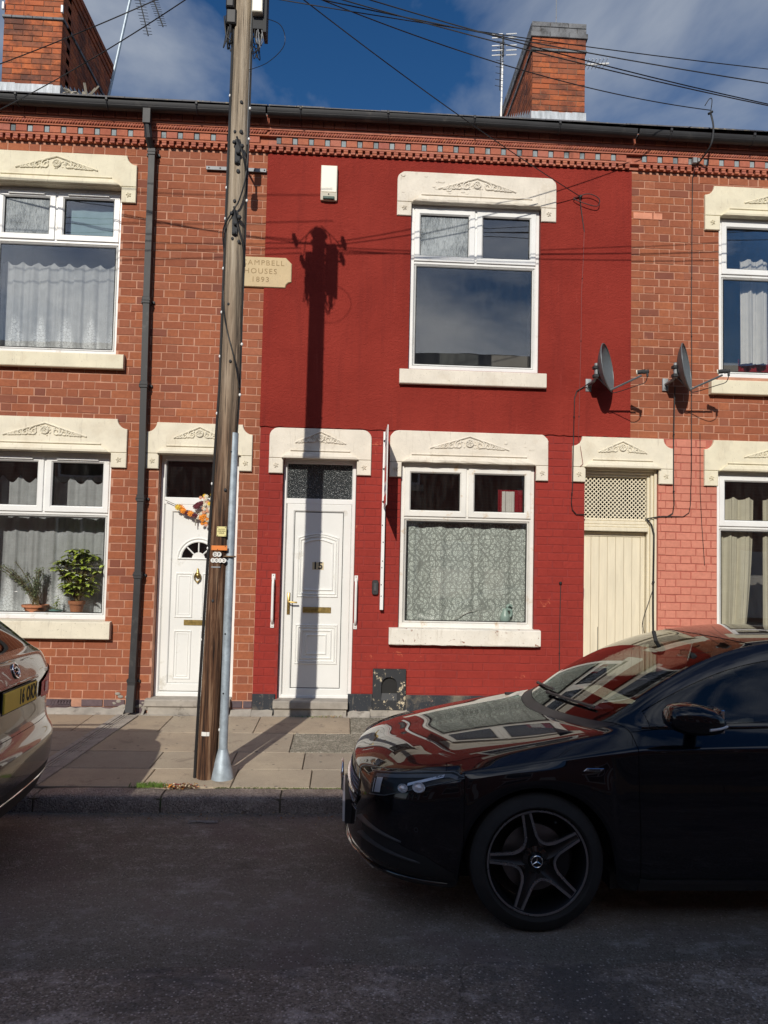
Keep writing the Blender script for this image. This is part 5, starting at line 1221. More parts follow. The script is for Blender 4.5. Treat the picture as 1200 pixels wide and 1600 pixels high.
# cables clipped up the pole
def on_pole(a_deg, z, off=0.008): r = pole_r(z)*1.02+off; a = math.radians(a_deg); return (pole_x(z)+r*math.cos(a), PB.y+r*math.sin(a), z)
mb = MB()
mb.tube([on_pole(188, -0.05+6.3*i/40, .008) for i in range(41)], .011, 6); mb.tube([on_pole(197, -0.05+6.3*i/40, .006) for i in range(41)], .007, 5)
mb.build('riser_cable', M['cable'], PO, PB, smooth=60)
mb = MB(); mb.tube([on_pole(-12+3*math.sin(i*.6), 1.3+4.9*i/40, .008) for i in range(41)], .007, 5); mb.build('riser_cable', M['cable'], PO, PB, smooth=60)
mb = MB(); mb.tube([on_pole(-24, 4.9+1.2*i/10, .004) for i in range(11)], .004, 4); mb.tube([on_pole(-8, 4.0+2.1*i/10, .010) for i in range(11)], .004, 4); mb.build('riser_cable', M['greycable'], PO, PB)
for a, zs in ((190, (5.3, 4.55, 4.30, 3.9, 3.55, 3.2, 2.75, 2.2, 1.7)), (-14, (5.2, 4.95, 4.45, 3.3, 2.9, .32)), (188, (1.0,))):
    for z in zs:
        q = MB(); c = on_pole(a, z, .012); q.ball(c, .011, sc=(1, 1, 1.3), n=6, m=4); q.build('cable_clip', M['whiteplastic'], PO, c, smooth=60)
# old bolts, hooks and staples
for (a, z, s_) in ((-75, 5.22, 1), (-70, 4.98, 1.2), (-110, 4.98, .9), (-80, 4.66, 1.2), (-95, 4.42, 1), (-100, 4.12, .9), (-60, 4.10, 1.1), (-110, 3.6, .8), (-85, 3.15, .9), (-70, 2.15, .9), (-100, 1.3, .9)):
    q = MB(); c = on_pole(a, z, 0.0); q.ball(c, .013*s_, n=6, m=4, sc=(1, .8, 1.2)); q.build('bolt', M['dark_metal'], PO, c)
def hook(z, a=-88):
    q = MB(); c = Vector(on_pole(a, z, .0)); q.box(c.x-.02, c.x+.02, c.y-.012, c.y+.01, z-.10, z+.09); q.ball((c.x, c.y-.01, z-.09), .018, n=6, m=4); q.ball((c.x-.025, c.y-.02, z+.06), .016, n=6, m=4); q.ball((c.x+.035, c.y-.02, z+.03), .020, n=6, m=4); q.ball((c.x+.01, c.y-.02, z-.02), .02, n=6, m=4)
    q.build('cable_hook', M['dark_metal'], PO, c, smooth=60)
hook(4.82); hook(4.25)
mb = MB()
mb.tube(spline([on_pole(-12, 4.95, .012), on_pole(-40, 4.62, .02), on_pole(-70, 4.42, .03), on_pole(-92, 4.34, .03), on_pole(-150, 4.20, .03), on_pole(-172, 4.02, .012), on_pole(-166, 3.75, .008), on_pole(-120, 3.45, .01), on_pole(-60, 3.15, .01), on_pole(-20, 2.95, .008)], 6), .006, 5)
mb.tube(spline([on_pole(-92, 4.36, .03), on_pole(-75, 4.22, .025), on_pole(-40, 4.08, .02), on_pole(-14, 3.92, .012)], 6), .009, 5)
mb.tube(spline([on_pole(-92, 4.92, .03), on_pole(-60, 4.78, .03), on_pole(-20, 4.62, .012)], 6), .008, 5)
mb.build('loose_cable', M['cable'], PO, PB, smooth=60)
# head of the pole: terminal boxes, bracket rings, coils
mb = MB(); c = on_pole(-28, 6.05, .02); bx, by = -0.785, -2.165
mb.cbox(bx-.052, bx+.030, by-.085, by+.07, 5.92, 6.33, .006); B_ = mb.build('terminal_box', M['ivory'], PO, (bx, by, 6.1)); B_['label'] = 'white cable terminal box'
mb = MB(); mb.box(bx-.050, bx+.030, by-.03, by+.08, 5.82, 5.918); mb.box(bx+.031, bx+.058, by-.04, by+.10, 5.79, 6.32); mb.tube([(pole_x(6)+.05, PB.y, 6.1), (bx-.04, by+.03, 6.1)], .02, 6); mb.build('box_back', M['dark_metal'], PO, (bx, by, 6))
mb = MB(); lx = pole_x(6.1)-.098; mb.cbox(lx-.032, lx+.032, PB.y-.09, PB.y+.05, 5.98, 6.22, .01); mb.cbox(lx-.03, lx+.05, PB.y-.07, PB.y+.04, 5.86, 5.98, .01); mb.build('cable_joint_box', M['blackplastic'], PO, (lx, PB.y, 6.1))
def squiggles(x, y, z, n, wdt, h, rad):
    mb = MB()
    for _ in range(n):
        a = Vector((x+rnd.uniform(-wdt, wdt), y+rnd.uniform(-.04, .04), z)); b = Vector((x+rnd.uniform(-wdt, wdt), y+rnd.uniform(-.04, .04), z+rnd.uniform(-.02, .05))); d_ = h*rnd.uniform(.5, 1.1)
        m1 = (a+b)/2+Vector((rnd.uniform(-.04, .04), rnd.uniform(-.03, .03), -d_))
        mb.tube(spline([a, a*.6+m1*.4+Vector((rnd.uniform(-.02, .02), 0, -d_*.3)), m1, b*.6+m1*.4+Vector((0, 0, -d_*.3)), b], 5), rad, 5)
    return mb
squiggles(-0.80, -2.15, 5.80, 9, .05, .20, .0038).build('cable_tails', M['cable'], PO, (-0.8, -2.15, 5.7)); squiggles(-0.79, -2.17, 5.81, 5, .04, .14, .0035).build('cable_tails', M['greycable'], PO, (-0.8, -2.15, 5.7))
squiggles(-1.045, -2.14, 5.92, 11, .035, .26, .0045).build('cable_tails', M['cable'], PO, (-1.05, -2.15, 5.7))
mb = MB()
for z in (6.20, 6.34): mb.tube([on_pole(a, z, .012) for a in range(0, 361, 20)], .010, 5)
for z, L_, a0 in ((6.34, .19, 180), (6.33, .20, 0), (6.15, .13, 200), (6.18, .18, -10)):
    e = Vector(on_pole(a0, z, L_)); mb.tube([on_pole(a0, z, 0), e], .012, 5)
    for k in (-1, 0, 1): mb.lathe([(.0, -.035), (.018, -.03), (.022, -.01), (.013, 0), (.022, .012), (.018, .035), (0, .04)], 8, (e.x+.0, e.y+k*.055, e.z+.03)); 
    mb.tube([(e.x, e.y-.07, e.z), (e.x, e.y+.07, e.z)], .008, 5)
mb.build('insulator_bracket', M['dark_metal'], PO, (pole_x(6.3), PB.y, 6.3), smooth=60)
mb = MB()
for s_ in (-1, 1):
    mb.tube(spline([(pole_x(6)+s_*.05, PB.y, 6.50), (pole_x(6)+s_*.14, PB.y-.02, 6.44), (pole_x(6)+s_*.22, PB.y, 6.34)], 6), .005, 5)
    mb.tube(spline([(pole_x(6)+s_*.02, PB.y, 6.54), (pole_x(6)+s_*.12, PB.y+.02, 6.42), (pole_x(6)+s_*.16, PB.y, 6.20)], 6), .005, 5)
mb.tube(spline([(-.80, -2.15, 5.95), (-.62, -2.2, 5.86), (-.58, -2.2, 5.7), (-.70, -2.2, 5.55), (-.86, -2.16, 5.5)], 8), .003, 4)
mb.build('jumper_loops', M['cable'], PO, (pole_x(6.3), PB.y, 6.4), smooth=60)
# galvanised guard pipe
GX = -0.888
mb = MB(); zz = [0.16, .6, 1.2, 1.8, 2.35, 2.60]; 
V = [(GX-0.006+.010*(z/2.6)+.0, -2.135, z) for z in zz]; mb.tube(V, .033, 14); mb.tube([(GX-.006, -2.135, .14), (GX-.006, -2.135, .165)], .036, 14)
G_ = mb.build('guard_pipe', M['zinc'], PO, (GX, -2.13, 1), smooth=50); G_['label'] = 'galvanised cable guard pipe strapped beside the pole'
mb = MB(); mb.lathe([(.088, -.06), (.086, -.035), (.074, .02), (.045, .14), (.036, .175), (.0, .18)], 18, (GX-.006, -2.135, 0)); mb.build('pipe_foot', M['zinc'], G_, (GX, -2.13, 0), smooth=50)
for z in (2.45, 1.05, 0.60, 1.62):
    q = MB(); q.ball((GX-.012, -2.169, z), .007, n=6, m=4); q.build('bolt', M['dark_metal'], G_, (GX, -2.17, z))
mb = MB(); mb.tube([(GX-.045, -2.15, 1.635), (GX-.02, -2.172, 1.64), (GX+.01, -2.172, 1.64), (GX+.033, -2.14, 1.64)], .022, 6, flat=.35); mb.build('strap', simple('rusty_strap', (.22, .15, .09), .7, var=.4), G_, (GX, -2.15, 1.64))
# tags
def curved_plate(name, mat, a0, a1, z0, z1, off, parent=PO, t=.002):
    mb = MB(); n = 10
    for i in range(n):
        A0, A1 = a0+(a1-a0)*i/n, a0+(a1-a0)*(i+1)/n
        q = [on_pole(A0, z0, off), on_pole(A1, z0, off), on_pole(A1, z1, off), on_pole(A0, z1, off)]; q2 = [on_pole(A0, z0, off-t), on_pole(A1, z0, off-t), on_pole(A1, z1, off-t), on_pole(A0, z1, off-t)]
        mb.add(q+q2, [(0, 1, 2, 3), (4, 7, 6, 5), (0, 1, 5, 4), (2, 3, 7, 6)]+([(0, 3, 7, 4)] if i == 0 else [])+([(1, 2, 6, 5)] if i == n-1 else []))
    return mb.build(name, mat, parent, on_pole((a0+a1)/2, z0, off))
M['tag_yellow'] = simple('yellow_tag', (.74, .66, .30), .5, var=.05); M['tag_orange'] = simple('orange_tag', (.75, .22, .04), .5, var=.08); M['tag_white'] = simple('white_tag', (.78, .77, .73), .5, var=.08)
yx = pole_x(1.83)+.022; py = PB.y-pole_r(1.8)-.003
mb = MB(); mb.cbox(yx-.038, yx+.034, py-.004, py, 1.792, 1.868, .001); YT = mb.build('warning_tag', M['tag_yellow'], PO, (yx, py, 1.83))
for z, t_ in ((1.846, 'CAUTION'), (1.832, 'OVERHEAD'), (1.818, 'CABLES')): put_text('lettering', t_, .012, wallM(yx-.002, py-.0052, z), M['blackplastic'], YT, .0004)
mb = MB(); [mb.ball((yx+a, py-.005, 1.83+b), .0035, n=6, m=4) for a in (-.031, .027) for b in (-.032, .032)]; mb.build('nails', M['dark_metal'], YT, (yx, py, 1.83))
oz = 1.705; mb = MB(); ox = pole_x(1.7)+.012; mb.cbox(ox-.060, ox+.060, py-.006, py-.002, oz-.019, oz+.017, .001); OT = mb.build('orange_tag', M['tag_orange'], PO, (ox, py, oz))
mb = MB(); mb.ball((ox+.045, py-.008, oz+.012), .0035, n=6, m=4); mb.ball((ox-.012, py-.008, oz-.014), .0035, n=6, m=4); mb.build('nails', M['dark_metal'], OT, (ox, py, oz))
def disc_letters(txt, x, z, pitch, r, size):
    for i, ch in enumerate(txt):
        q = MB(); cx_ = x+i*pitch; yy_ = py-.001-.002*(1-abs(cx_-ox)/.06)-.001*(i % 2)
        q.lathe([(0, yy_-.0022), (r, yy_-.0022), (r, yy_), (0, yy_)], 14, (cx_, 0, z), 'y'); D_ = q.build('number_disc', M['tag_white'], PO, (cx_, yy_, z))
        put_text('lettering', ch, size, wallM(cx_, yy_-.0030, z), M['blackplastic'], D_, .0003, bold=.0006)
disc_letters('DP', ox-.030, 1.655, .029, .019, .030); disc_letters('1012', ox-.046, 1.609, .0275, .018, .028)
curved_plate('shiny_band', M['steel'], -125, -70, 1.553, 1.563, .002)
curved_plate('white_sticker', M['tag_white'], -120, -75, .285, .315, .002)

# --- overhead wires
HEAD_R = Vector((pole_x(6.3)+.20, PB.y, 6.34)); HEAD_L = Vector((pole_x(6.3)-.20, PB.y, 6.34))
def wire(a, b, sag, r, label, group='overhead telephone wires', name='overhead_wire', n=30):
    a, b = Vector(a), Vector(b); pts = [a+(b-a)*(i/n)+Vector((0, 0, -4*sag*(i/n)*(1-i/n))) for i in range(n+1)]
    mb = MB(); mb.tube(pts, r, 6, cap=True); o = mb.build(name, M['cable'], None, a, smooth=60); return tag(o, label, 'wire', group)
wr = .0048
wire(HEAD_R, (2.335+.17, -.02, 5.695), .06, wr, 'telephone wire running down from the pole to the coiled loop on the red wall')
wire(HEAD_R+Vector((0, .05, 0)), (3.865, -.24, 6.62), .16, wr, 'telephone wire sagging from the pole to the bracket on the right gutter')
# wires crossing high on the right towards houses and poles down the street
for i, (tx, tz, sg_, lb) in enumerate([(10.5, 6.30, .34, 'lowest of the wires crossing in front of the right chimney'), (12.0, 6.32, .40, 'second lowest wire crossing in front of the right chimney'),
        (14.5, 6.9, .42, 'third wire crossing the right chimney under its cap'), (16, 7.6, .46, 'thin wire crossing just below the cap of the right chimney')]):
    wire(HEAD_R+Vector((0, .04*i-.05, -.05*i)), (tx, -.15+.02*i, tz), sg_, wr if i != 3 else .004, lb)
for i, (za, zb, ya, sg_, lb) in enumerate([(8.05, 7.7, -3.0, .10, 'upper pair of long wires at the top right corner, upper one'), (8.0, 7.62, -3.05, .12, 'upper pair of long wires at the top right corner, lower one'), (8.6, 8.1, -2.6, .10, 'highest wire crossing the top right corner of the sky')]):
    wire((-3.5, ya, za+.8), (16, ya+.3, zb-.2), sg_, .0075 if i < 2 else .006, lb)
# wires leaving to the left
wire(HEAD_L, (-5.5, -.2, 6.02), .10, wr, 'wire going left from the pole past the aerial down to the gutter')
wire(HEAD_L+Vector((0, .05, 0)), (-4.7, -.1, 5.80), .12, wr, 'wire going left from the pole across the cornice, lower of two')
wire((-.9, -2.6, 6.9), (-12, -1.6, 7.0), .4, .005, 'wire crossing the left chimney near its band')
wire((-.9, -2.62, 7.2), (-12, -1.5, 7.5), .4, .005, 'wire crossing the top of the left chimney')
for i, (z_, y_, lb) in enumerate([(6.9, -2.15, 'highest of the wires running down the street to the left of the pole'), (6.75, -2.0, 'middle one of the wires running down the street to the left of the pole'), (6.6, -2.3, 'lowest of the wires running down the street to the left of the pole')]):
    wire(HEAD_L+Vector((0, -.04*i, -.03*i)), (-16, y_, z_), .30+.05*i, wr, lb)
# coil where the wire meets the red wall
mb = MB(); cx, cz = 2.395, 5.655
mb.tube(spline([(2.335+.17, -.03, 5.695), (2.42, -.045, 5.66), (2.45+.10, -.06, 5.60), (2.68, -.06, 5.58), (2.70, -.06, 5.66), (2.60, -.06, 5.71), (2.50, -.05, 5.69), (2.50, -.04, 5.60), (2.55, -.02, 5.3)], 8), .005, 5)
mb.ball((2.50, -.035, 5.69), .022, n=6, m=4)
hk = mb.build('wire_hook', M['cable'], None, (2.5, -.03, 5.7), smooth=60); tag(hk, 'black hook and coiled wire loop on the red wall right of the upper window', 'wire hook')
def cable_run(name, pts, r, label, mat=None, y=-.018, group='thin cables clipped to the house walls', clips=0.6):
    P_ = [(p[0], p[2] if len(p) > 2 else y, p[1]) for p in pts]; mb = MB(); mb.tube(P_, r, 5)
    o = mb.build(name, mat or M['cable'], None, P_[0], smooth=60); tag(o, label, 'cable', group)
    c = MB(); acc = 0
    for a, b in zip(P_, P_[1:]):
        L_ = (Vector(b)-Vector(a)).length; acc += L_
        if acc > clips: c.ball(((a[0]+b[0])/2, (a[1]+b[1])/2, (a[2]+b[2])/2), r*1.9, n=6, m=4); acc = 0
    if c.v: c.build('clips', M['cable'], o, P_[0])
    return o
def seg(pts, step=.3):
    out = []
    for a, b in zip(pts, pts[1:]):
        n = max(1, int(math.dist(a, b)/step)); out += [tuple(a[k]+(b[k]-a[k])*i/n+(rnd.uniform(-.003, .003) if k == 0 else 0) for k in range(len(a))) for i in range(n)]
    return out+[pts[-1]]
M['redcable'] = simple('painted_over_cable', (.20, .022, .018), .6)
cable_run('wall_cable', seg([(2.55, 5.3, -.022), (2.525, 4.6, -.022), (2.52, 3.9, -.022), (2.505, 3.02, -.022), (2.53, 2.85, -.04), (2.55, 2.72, -.04), (2.52, 2.69, -.04)]), .0035, 'thin painted over cable down the red wall from the wire hook', M['redcable'])
y1 = -.045
cable_run('wall_cable', [(2.60, 3.60, -.09)]+seg([(2.56, 3.57, -.03), (2.48, 3.52, -.03), (2.455, 3.44, -.03), (2.45, 3.03, -.03), (2.445, 2.95, -.048), (2.437, 2.50, -.048), (2.433, 2.30, -.02), (2.445, 2.22, -.02), (2.49, 2.172, -.02), (2.585, 2.168, -.02), (2.60, 2.168, .02)], .25), .0055, 'black cable from the left satellite dish down to the lattice')
cable_run('wall_cable', seg([(3.563, 3.60, -.05), (3.566, 2.9, -.018), (3.572, 2.30, -.018), (3.56, 2.21, -.018), (3.50, 2.172, -.018), (3.40, 2.168, -.018), (3.31, 2.15, .05), (3.29, 2.14, .07)], .25), .0065, 'black cable from the right satellite dish down beside the gate')
cable_run('wall_cable', seg([(3.78, 6.05, -.075), (3.776, 5.98, -.016), (3.768, 5.0, -.016), (3.766, 2.70, -.016), (3.757, 2.30, -.016), (3.74, 2.22, -.016), (3.68, 2.176, -.016), (3.42, 2.166, -.016), (3.36, 2.155, .02)], .3), .0045, 'long thin cable straight down the wall right of the two dishes')
cable_run('wall_cable', seg([(3.865, 3.10, -.014), (3.865, 2.45, -.014), (3.885, 2.1, -.014), (3.918, 1.65, -.014)], .3), .003, 'short thin wire hanging on the pink painted bricks')
cable_run('wall_cable', seg([(3.30, 2.14, .05), (3.345, 2.08, .03), (3.368, 1.98, .015), (3.360, 1.35, .015), (3.362, .70, .015)], .2), .009, 'thick black cable down the gate frame')
cable_run('wall_cable', spline([(3.362, 1.40, .01), (3.31, 1.22, .03), (3.265, 1.05, .05), (3.27, .92, .05), (3.31, .80, .05)], 5), .004, 'thin cable bowing out across the gate frame', clips=9)
cable_run('wall_cable', seg([(2.324, 1.42), (2.322, .90), (2.322, .45), (2.322, .1)], .3), .0045, 'short black cable standing on the red wall left of the gate')
q = MB(); q.ball((2.324, -.02, 1.425), .017, n=8, m=5); tag(q.build('cable_grommet', M['cable'], None, (2.324, -.02, 1.42)), 'small round black grommet on the red wall left of the gate', 'grommet')
# gutter hook on the right
gh = thing('gutter_hook', 'black cable hook sticking up over the gutter at right', 'hook', (3.86, -.2, 6.3))
mb = MB(); mb.tube(spline([(3.80, -.03, 6.10), (3.83, -.13, 6.14), (3.86, -.27, 6.22), (3.875, -.29, 6.40), (3.865, -.25, 6.58)], 6), .010, 6); mb.tube([(3.84, -.25, 6.57), (3.885, -.25, 6.60)], .014, 6)
mb.tube(spline([(3.865, -.25, 6.6), (3.88, -.25, 6.73), (3.85, -.25, 6.74), (3.80, -.25, 6.66)], 5), .005, 5); mb.build('rod', M['dark_metal'], gh, (3.86, -.2, 6.3), smooth=60)
mb = MB(); mb.cbox(3.74, 3.785, -.11, -.06, 6.10, 6.16, .003); mb.cbox(3.79, 3.81, -.12, -.06, 6.11, 6.15, .003); mb.build('bracket', M['steel'], gh, (3.77, -.08, 6.12))

# --- steel strap on the wall behind the pole, with two insulators
st = thing('wall_bracket', 'flat steel strap bolted to the wall behind the pole with two grey insulators', 'bracket', (-1.27, -.03, 5.8))
mb = MB(); mb.cbox(-1.60, -.955, -.034, -.018, 5.795, 5.835, .002); mb.build('bar', M['steel'], st, (-1.27, -.03, 5.8))
for x in (-1.57, -1.45, -1.08, -.975): q = MB(); q.ball((x, -.035, 5.815), .008, n=6, m=4); q.build('bolt', M['dark_metal'], st, (x, -.03, 5.81))
mb = MB()
mb.tube([(-1.16, -.03, 5.81), (-1.15, -.34, 5.84), (-1.145, -.36, 5.96)], .012, 6); mb.tube([(-1.15, -.34, 5.84), (-1.15, -.36, 5.66)], .012, 6)
mb.build('arm', M['dark_metal'], st, (-1.15, -.3, 5.8))
for (x, z) in ((-1.145, 5.98), (-1.175, 5.70)):
    q = MB(); q.lathe([(0, -.085), (.030, -.08), (.038, -.055), (.038, .03), (.028, .06), (.034, .07), (.022, .085), (0, .09)], 12, (x, -.38, z)); q.build('insulator', M['dish'], st, (x, -.38, z), smooth=50)

# --- satellite dishes
def dish(label, x, z):
    D = thing('satellite_dish', label, 'satellite dish', (x, -.02, z), 'satellite dishes on the wall')
    nrm = Vector((.81, -.57, .13)).normalized(); cpos = Vector((x+.115, -.27, z+.14)); up_ = Vector((0, 0, 1)); t1 = up_.cross(nrm).normalized(); t2 = nrm.cross(t1)
    mb = MB(); A_, B_ = .21, .255; rings = 8; seg_ = 36; dep = .085
    for side in (0, 1):
        for i in range(rings+1):
            f_ = i/rings
            for k in range(seg_):
                a = 2*pi*k/seg_; mb.v.append(tuple(cpos+t1*(A_*f_*math.cos(a))+t2*(B_*f_*math.sin(a))-nrm*(dep*(1-f_*f_))-nrm*(.006 if side else 0)))
    o_ = (rings+1)*seg_
    for side in (0, 1):
        for i in range(rings):
            for k in range(seg_):
                b = side*o_+i*seg_; mb.f.append([b+k, b+(k+1) % seg_, b+seg_+(k+1) % seg_, b+seg_+k]); mb.t.append(0); mb.m.append(0)
    for k in range(seg_): mb.f.append([rings*seg_+k, rings*seg_+(k+1) % seg_, o_+rings*seg_+(k+1) % seg_, o_+rings*seg_+k]); mb.t.append(0); mb.m.append(0)
    mb.build('reflector', M['dish'], D, cpos, smooth=50)
    mb = MB(); mb.tube([cpos+t1*(A_*math.cos(a))+t2*(B_*math.sin(a)) for a in [2*pi*k/40 for k in range(41)]], .0065, 6); mb.build('rim', M['dish'], D, cpos, smooth=60)
    # back bracket, clamp and wall mount
    back = cpos-nrm*.10; mb = MB(); mb.cbox(x-.035, x+.03, -.022, -.006, z-.07, z+.07, .003); mb.tube([(x, -.01, z), (x-.0, -.20, z+.01), (x+.005, -.25, z+.07)], .018, 8); mb.tube([(x+.005, -.25, z+.02), (x+.005, -.25, z+.18)], .022, 8)
    mb.build('wall_mount', M['steel'], D, (x, -.1, z), smooth=50)
    mb = MB(); mb.tube([Vector((x+.005, -.25, z+.10)), back+nrm*.02], .032, 6); mb.box(x-.03, x+.02, -.285, -.22, z+.03, z+.06); mb.box(x-.03, x+.02, -.285, -.22, z+.12, z+.15); mb.tube([back+Vector((0, 0, .07)), back-Vector((0, 0, .07))], .018, 6)
    mb.build('clamp', M['dark_metal'], D, back)
    b0 = cpos-t2*(B_*.95)+nrm*.0; lnb = cpos+nrm*.335-t2*.145; mb = MB(); mb.tube([back-t2*.1, b0-t2*.012, lnb-t2*.03], .011, 6); mb.build('arm', M['dish'], D, b0, smooth=50)
    mb = MB(); mb.tube([lnb-nrm*.045+t2*.012, lnb-nrm*.035+t2*.012], .027, 10); L_ = mb.build('lnb_cap', M['ivory'], D, lnb)
    mb = MB(); mb.tube([lnb-nrm*.035+t2*.012, lnb+nrm*.04+t2*.004], .022, 10); mb.tube([lnb+nrm*.02, lnb+nrm*.075-t2*.005], [.022, .018], 8); mb.tube([lnb+nrm*.06, lnb+nrm*.055-t2*.055], .012, 8); mb.build('lnb', M['dark_metal'], D, lnb, smooth=40)
    e = lnb+nrm*.055-t2*.055; mb = MB(); mb.tube(spline([e, e+Vector((-.02, .02, -.06)), e+Vector((-.10, .04, -.09)), b0+Vector((.07, 0, -.03)), b0-t2*.02, back-t2*.1, Vector((x+.01, -.2, z-.0)), Vector((x-.02, -.05, z-.02))], 6), .0045, 5); mb.build('cable', M['cable'], D, e)
    return D
dish('grey satellite dish on the red wall, left one of two', 2.615, 3.59)
dish('grey satellite dish on the bare brick wall, right one of two', 3.475, 3.625)

# --- burglar alarm box, door bell, rails, sign
al = thing('alarm_box', 'ivory alarm box high on the red wall left of the upper window', 'alarm box', (-.27, -.02, 5.5))
mb = MB(); mb.cbox(-.362, -.186, -.075, -.016, 5.585, 5.885, .008); mb.build('cover', M['ivory'], al, (-.27, -.05, 5.7))
mb = MB(); mb.add([(-.362, -.075, 5.582), (-.186, -.075, 5.582), (-.186, -.05, 5.512), (-.362, -.05, 5.512), (-.362, -.016, 5.582), (-.186, -.016, 5.582), (-.186, -.016, 5.512), (-.362, -.016, 5.512)], [(0, 1, 2, 3), (4, 5, 6, 7), (0, 4, 7, 3), (1, 5, 6, 2), (3, 2, 6, 7), (0, 1, 5, 4)]); mb.build('lower_cover', M['ivory'], al, (-.27, -.05, 5.54))
mb = MB(); mb.cbox(-.335, -.213, -.073, -.05, 5.517, 5.545, .003); mb.build('strobe', simple('dark_green_lens', (.015, .06, .04), .2), al, (-.27, -.06, 5.53)); mb = MB(); mb.ball((-.275, -.072, 5.568), .007, n=6, m=4); mb.build('screw', M['dark_metal'], al, (-.275, -.07, 5.57))
db = thing('doorbell', 'black doorbell box on the red wall right of door number 15', 'doorbell', (.326, -.01, 1.34))
mb = MB(); P_ = arc(.326+.012, 1.395, .022, 0, 90, 4)+arc(.326-.012, 1.395, .022, 90, 180, 4)+arc(.326-.012, 1.283, .022, 180, 270, 4)+arc(.326+.012, 1.283, .022, 270, 360, 4); mb.prism(P_, -.034, -.004, b=.005); mb.build('case', M['blackplastic'], db, (.326, -.02, 1.34))
mb = MB(); mb.cbox(.310, .342, -.039, -.03, 1.30, 1.385, .004); mb.build('button', simple('grey_button', (.07, .07, .075), .4), db, (.326, -.03, 1.34))
def rail(label, x):
    R_ = thing('grab_rail', label, 'grab rail', (x, -.01, 1.18), 'grab rails beside door number 15'); z0, z1 = .90, 1.455
    mb = MB(); mb.tube(spline([(x, -.012, z0+.04), (x, -.045, z0+.07), (x, -.058, z0+.12), (x, -.060, z0+.3), (x, -.058, z1-.12), (x, -.045, z1-.07), (x, -.012, z1-.04)], 5), .014, 10); mb.build('bar', M['railwhite'], R_, (x, -.05, 1.18), smooth=60)
    for z in (z0+.02, z1-.03): q = MB(); q.cbox(x-.019, x+.019, -.014, -.006, z-.028, z+.035, .003); q.build('plate', M['railwhite'], R_, (x, -.01, z)); q = MB(); q.ball((x, -.015, z-.012), .005, n=6, m=4); q.ball((x, -.015, z+.02), .005, n=6, m=4); q.build('screws', M['dark_metal'], R_, (x, -.01, z))
rail('white grab rail on the left side of door number 15', -.752); rail('white grab rail on the right side of door number 15', .122)
sg = thing('agent_sign', 'white and red sign board on a white post seen edge on against the red wall', 'sign', (.40, -.03, 1.1))
mb = MB(); mb.cbox(.377, .412, -.072, -.022, 1.105, 3.0, .003); mb.build('post', M['whiteplastic'], sg, (.4, -.05, 1.1))
for z in (1.25, 1.37, 1.55, 1.62, 1.82, 2.0): q = MB(); q.ball((.388+rnd.uniform(-.005, .01), -.0735, z), .0055, n=6, m=4, sc=(1, .5, 1.4)); q.build('screw', M['dark_metal'], sg, (.39, -.07, z))
M['signred'] = simple('sign_red', (.62, .06, .05), .4, var=.05); M['signgrey'] = simple('sign_print_grey', (.25, .27, .34), .4, var=.05)
mb = MB(); mb.box(.393, .401, -.56, -.075, 2.185, 2.99); SB = mb.build('board', M['whiteplastic'], sg, (.4, -.3, 2.6))
def side_patch(name, mat, ya, yb, za, zb): q = MB(); q.box(.3918, .3932, ya, yb, za, zb); q.build(name, mat, SB, (.392, (ya+yb)/2, za))
Ms = Matrix(((0, 0, -1, .3925), (-1, 0, 0, -.31), (0, 1, 0, 0), (0, 0, 0, 1)))
def stext(t, z, size, mat, sx=1.0):
    M_ = Ms.copy(); M_[2][3] = z; put_text('lettering', t, size, M_, mat, SB, .0008, sx=sx, bold=.004)
side_patch('red_band', M['signred'], -.545, -.09, 2.215, 2.30); side_patch('grey_band', M['signgrey'], -.545, -.09, 2.19, 2.208)
stext('TO LET', 2.86, .125, M['signgrey']); side_patch('red_logo', M['signred'], -.44, -.20, 2.44, 2.60); stext('LETTINGS', 2.37, .07, M['signgrey'])
mb = MB(); 
for z in (2.25, 2.6, 2.9): mb.tube([(.385, -.07, z), (.40, -.10, z)], .01, 5)
mb.build('fixings', M['dark_metal'], sg, (.39, -.08, 2.5))

# --- television aerials on the roof
def rod(mb, a, b, r=.006, n=5): mb.tube([a, b], r, n)
ae = thing('tv_aerial', 'leaning grey aerial mast with long combs pointing down right beside the left chimney', 'aerial', (-3.90, 3.4, 8.4))
mb = MB(); base = Vector((-3.86, 3.4, 8.35)); top = Vector((-3.51, 3.4, 10.52)); mb.tube([base+Vector((-.05, 0, -.1)), base+Vector((.02, 0, .25)), top], .022, 10); mb.build('mast', M['zinc'], ae, base, smooth=60)
mb = MB()
for k, (off, L_, n_) in enumerate(((Vector((0.10, -.05, -.25)), .95, 13), (Vector((0.17, .10, .12)), 1.15, 20))):
    a = top+off; d_ = Vector((.28, -.35, -.92)).normalized() if k == 0 else Vector((.34, -.35, -.90)).normalized(); b = a+d_*L_; rod(mb, a, b, .010, 6); s_ = Vector((.9, .25, .15)).normalized()
    for i in range(n_): c = a+(b-a)*((i+.5)/n_); h = .062+.02*(1-i/n_); rod(mb, c-s_*h, c+s_*h, .0045, 4)
mb.build('director_comb', M['dark_metal'], ae, top)
mb = MB()
for s_ in (-1, 1):
    for i in range(5): z = top.z-.04-.05*i; rod(mb, (top.x+s_*.04, top.y-.1, z), (top.x+s_*.23, top.y-.1, z+.03*s_*-1), .009, 4)
    mb.tube([(top.x+s_*.23, top.y-.1, top.z-.02), (top.x+s_*.23, top.y-.1, top.z-.26)], .007, 4)
mb.build('reflector_grid', M['whiteplastic'], ae, top)
ae2 = thing('tv_aerial', 'white aerial mast with short cross bars left of the right chimney', 'aerial', (2.35, 3.6, 8.6))
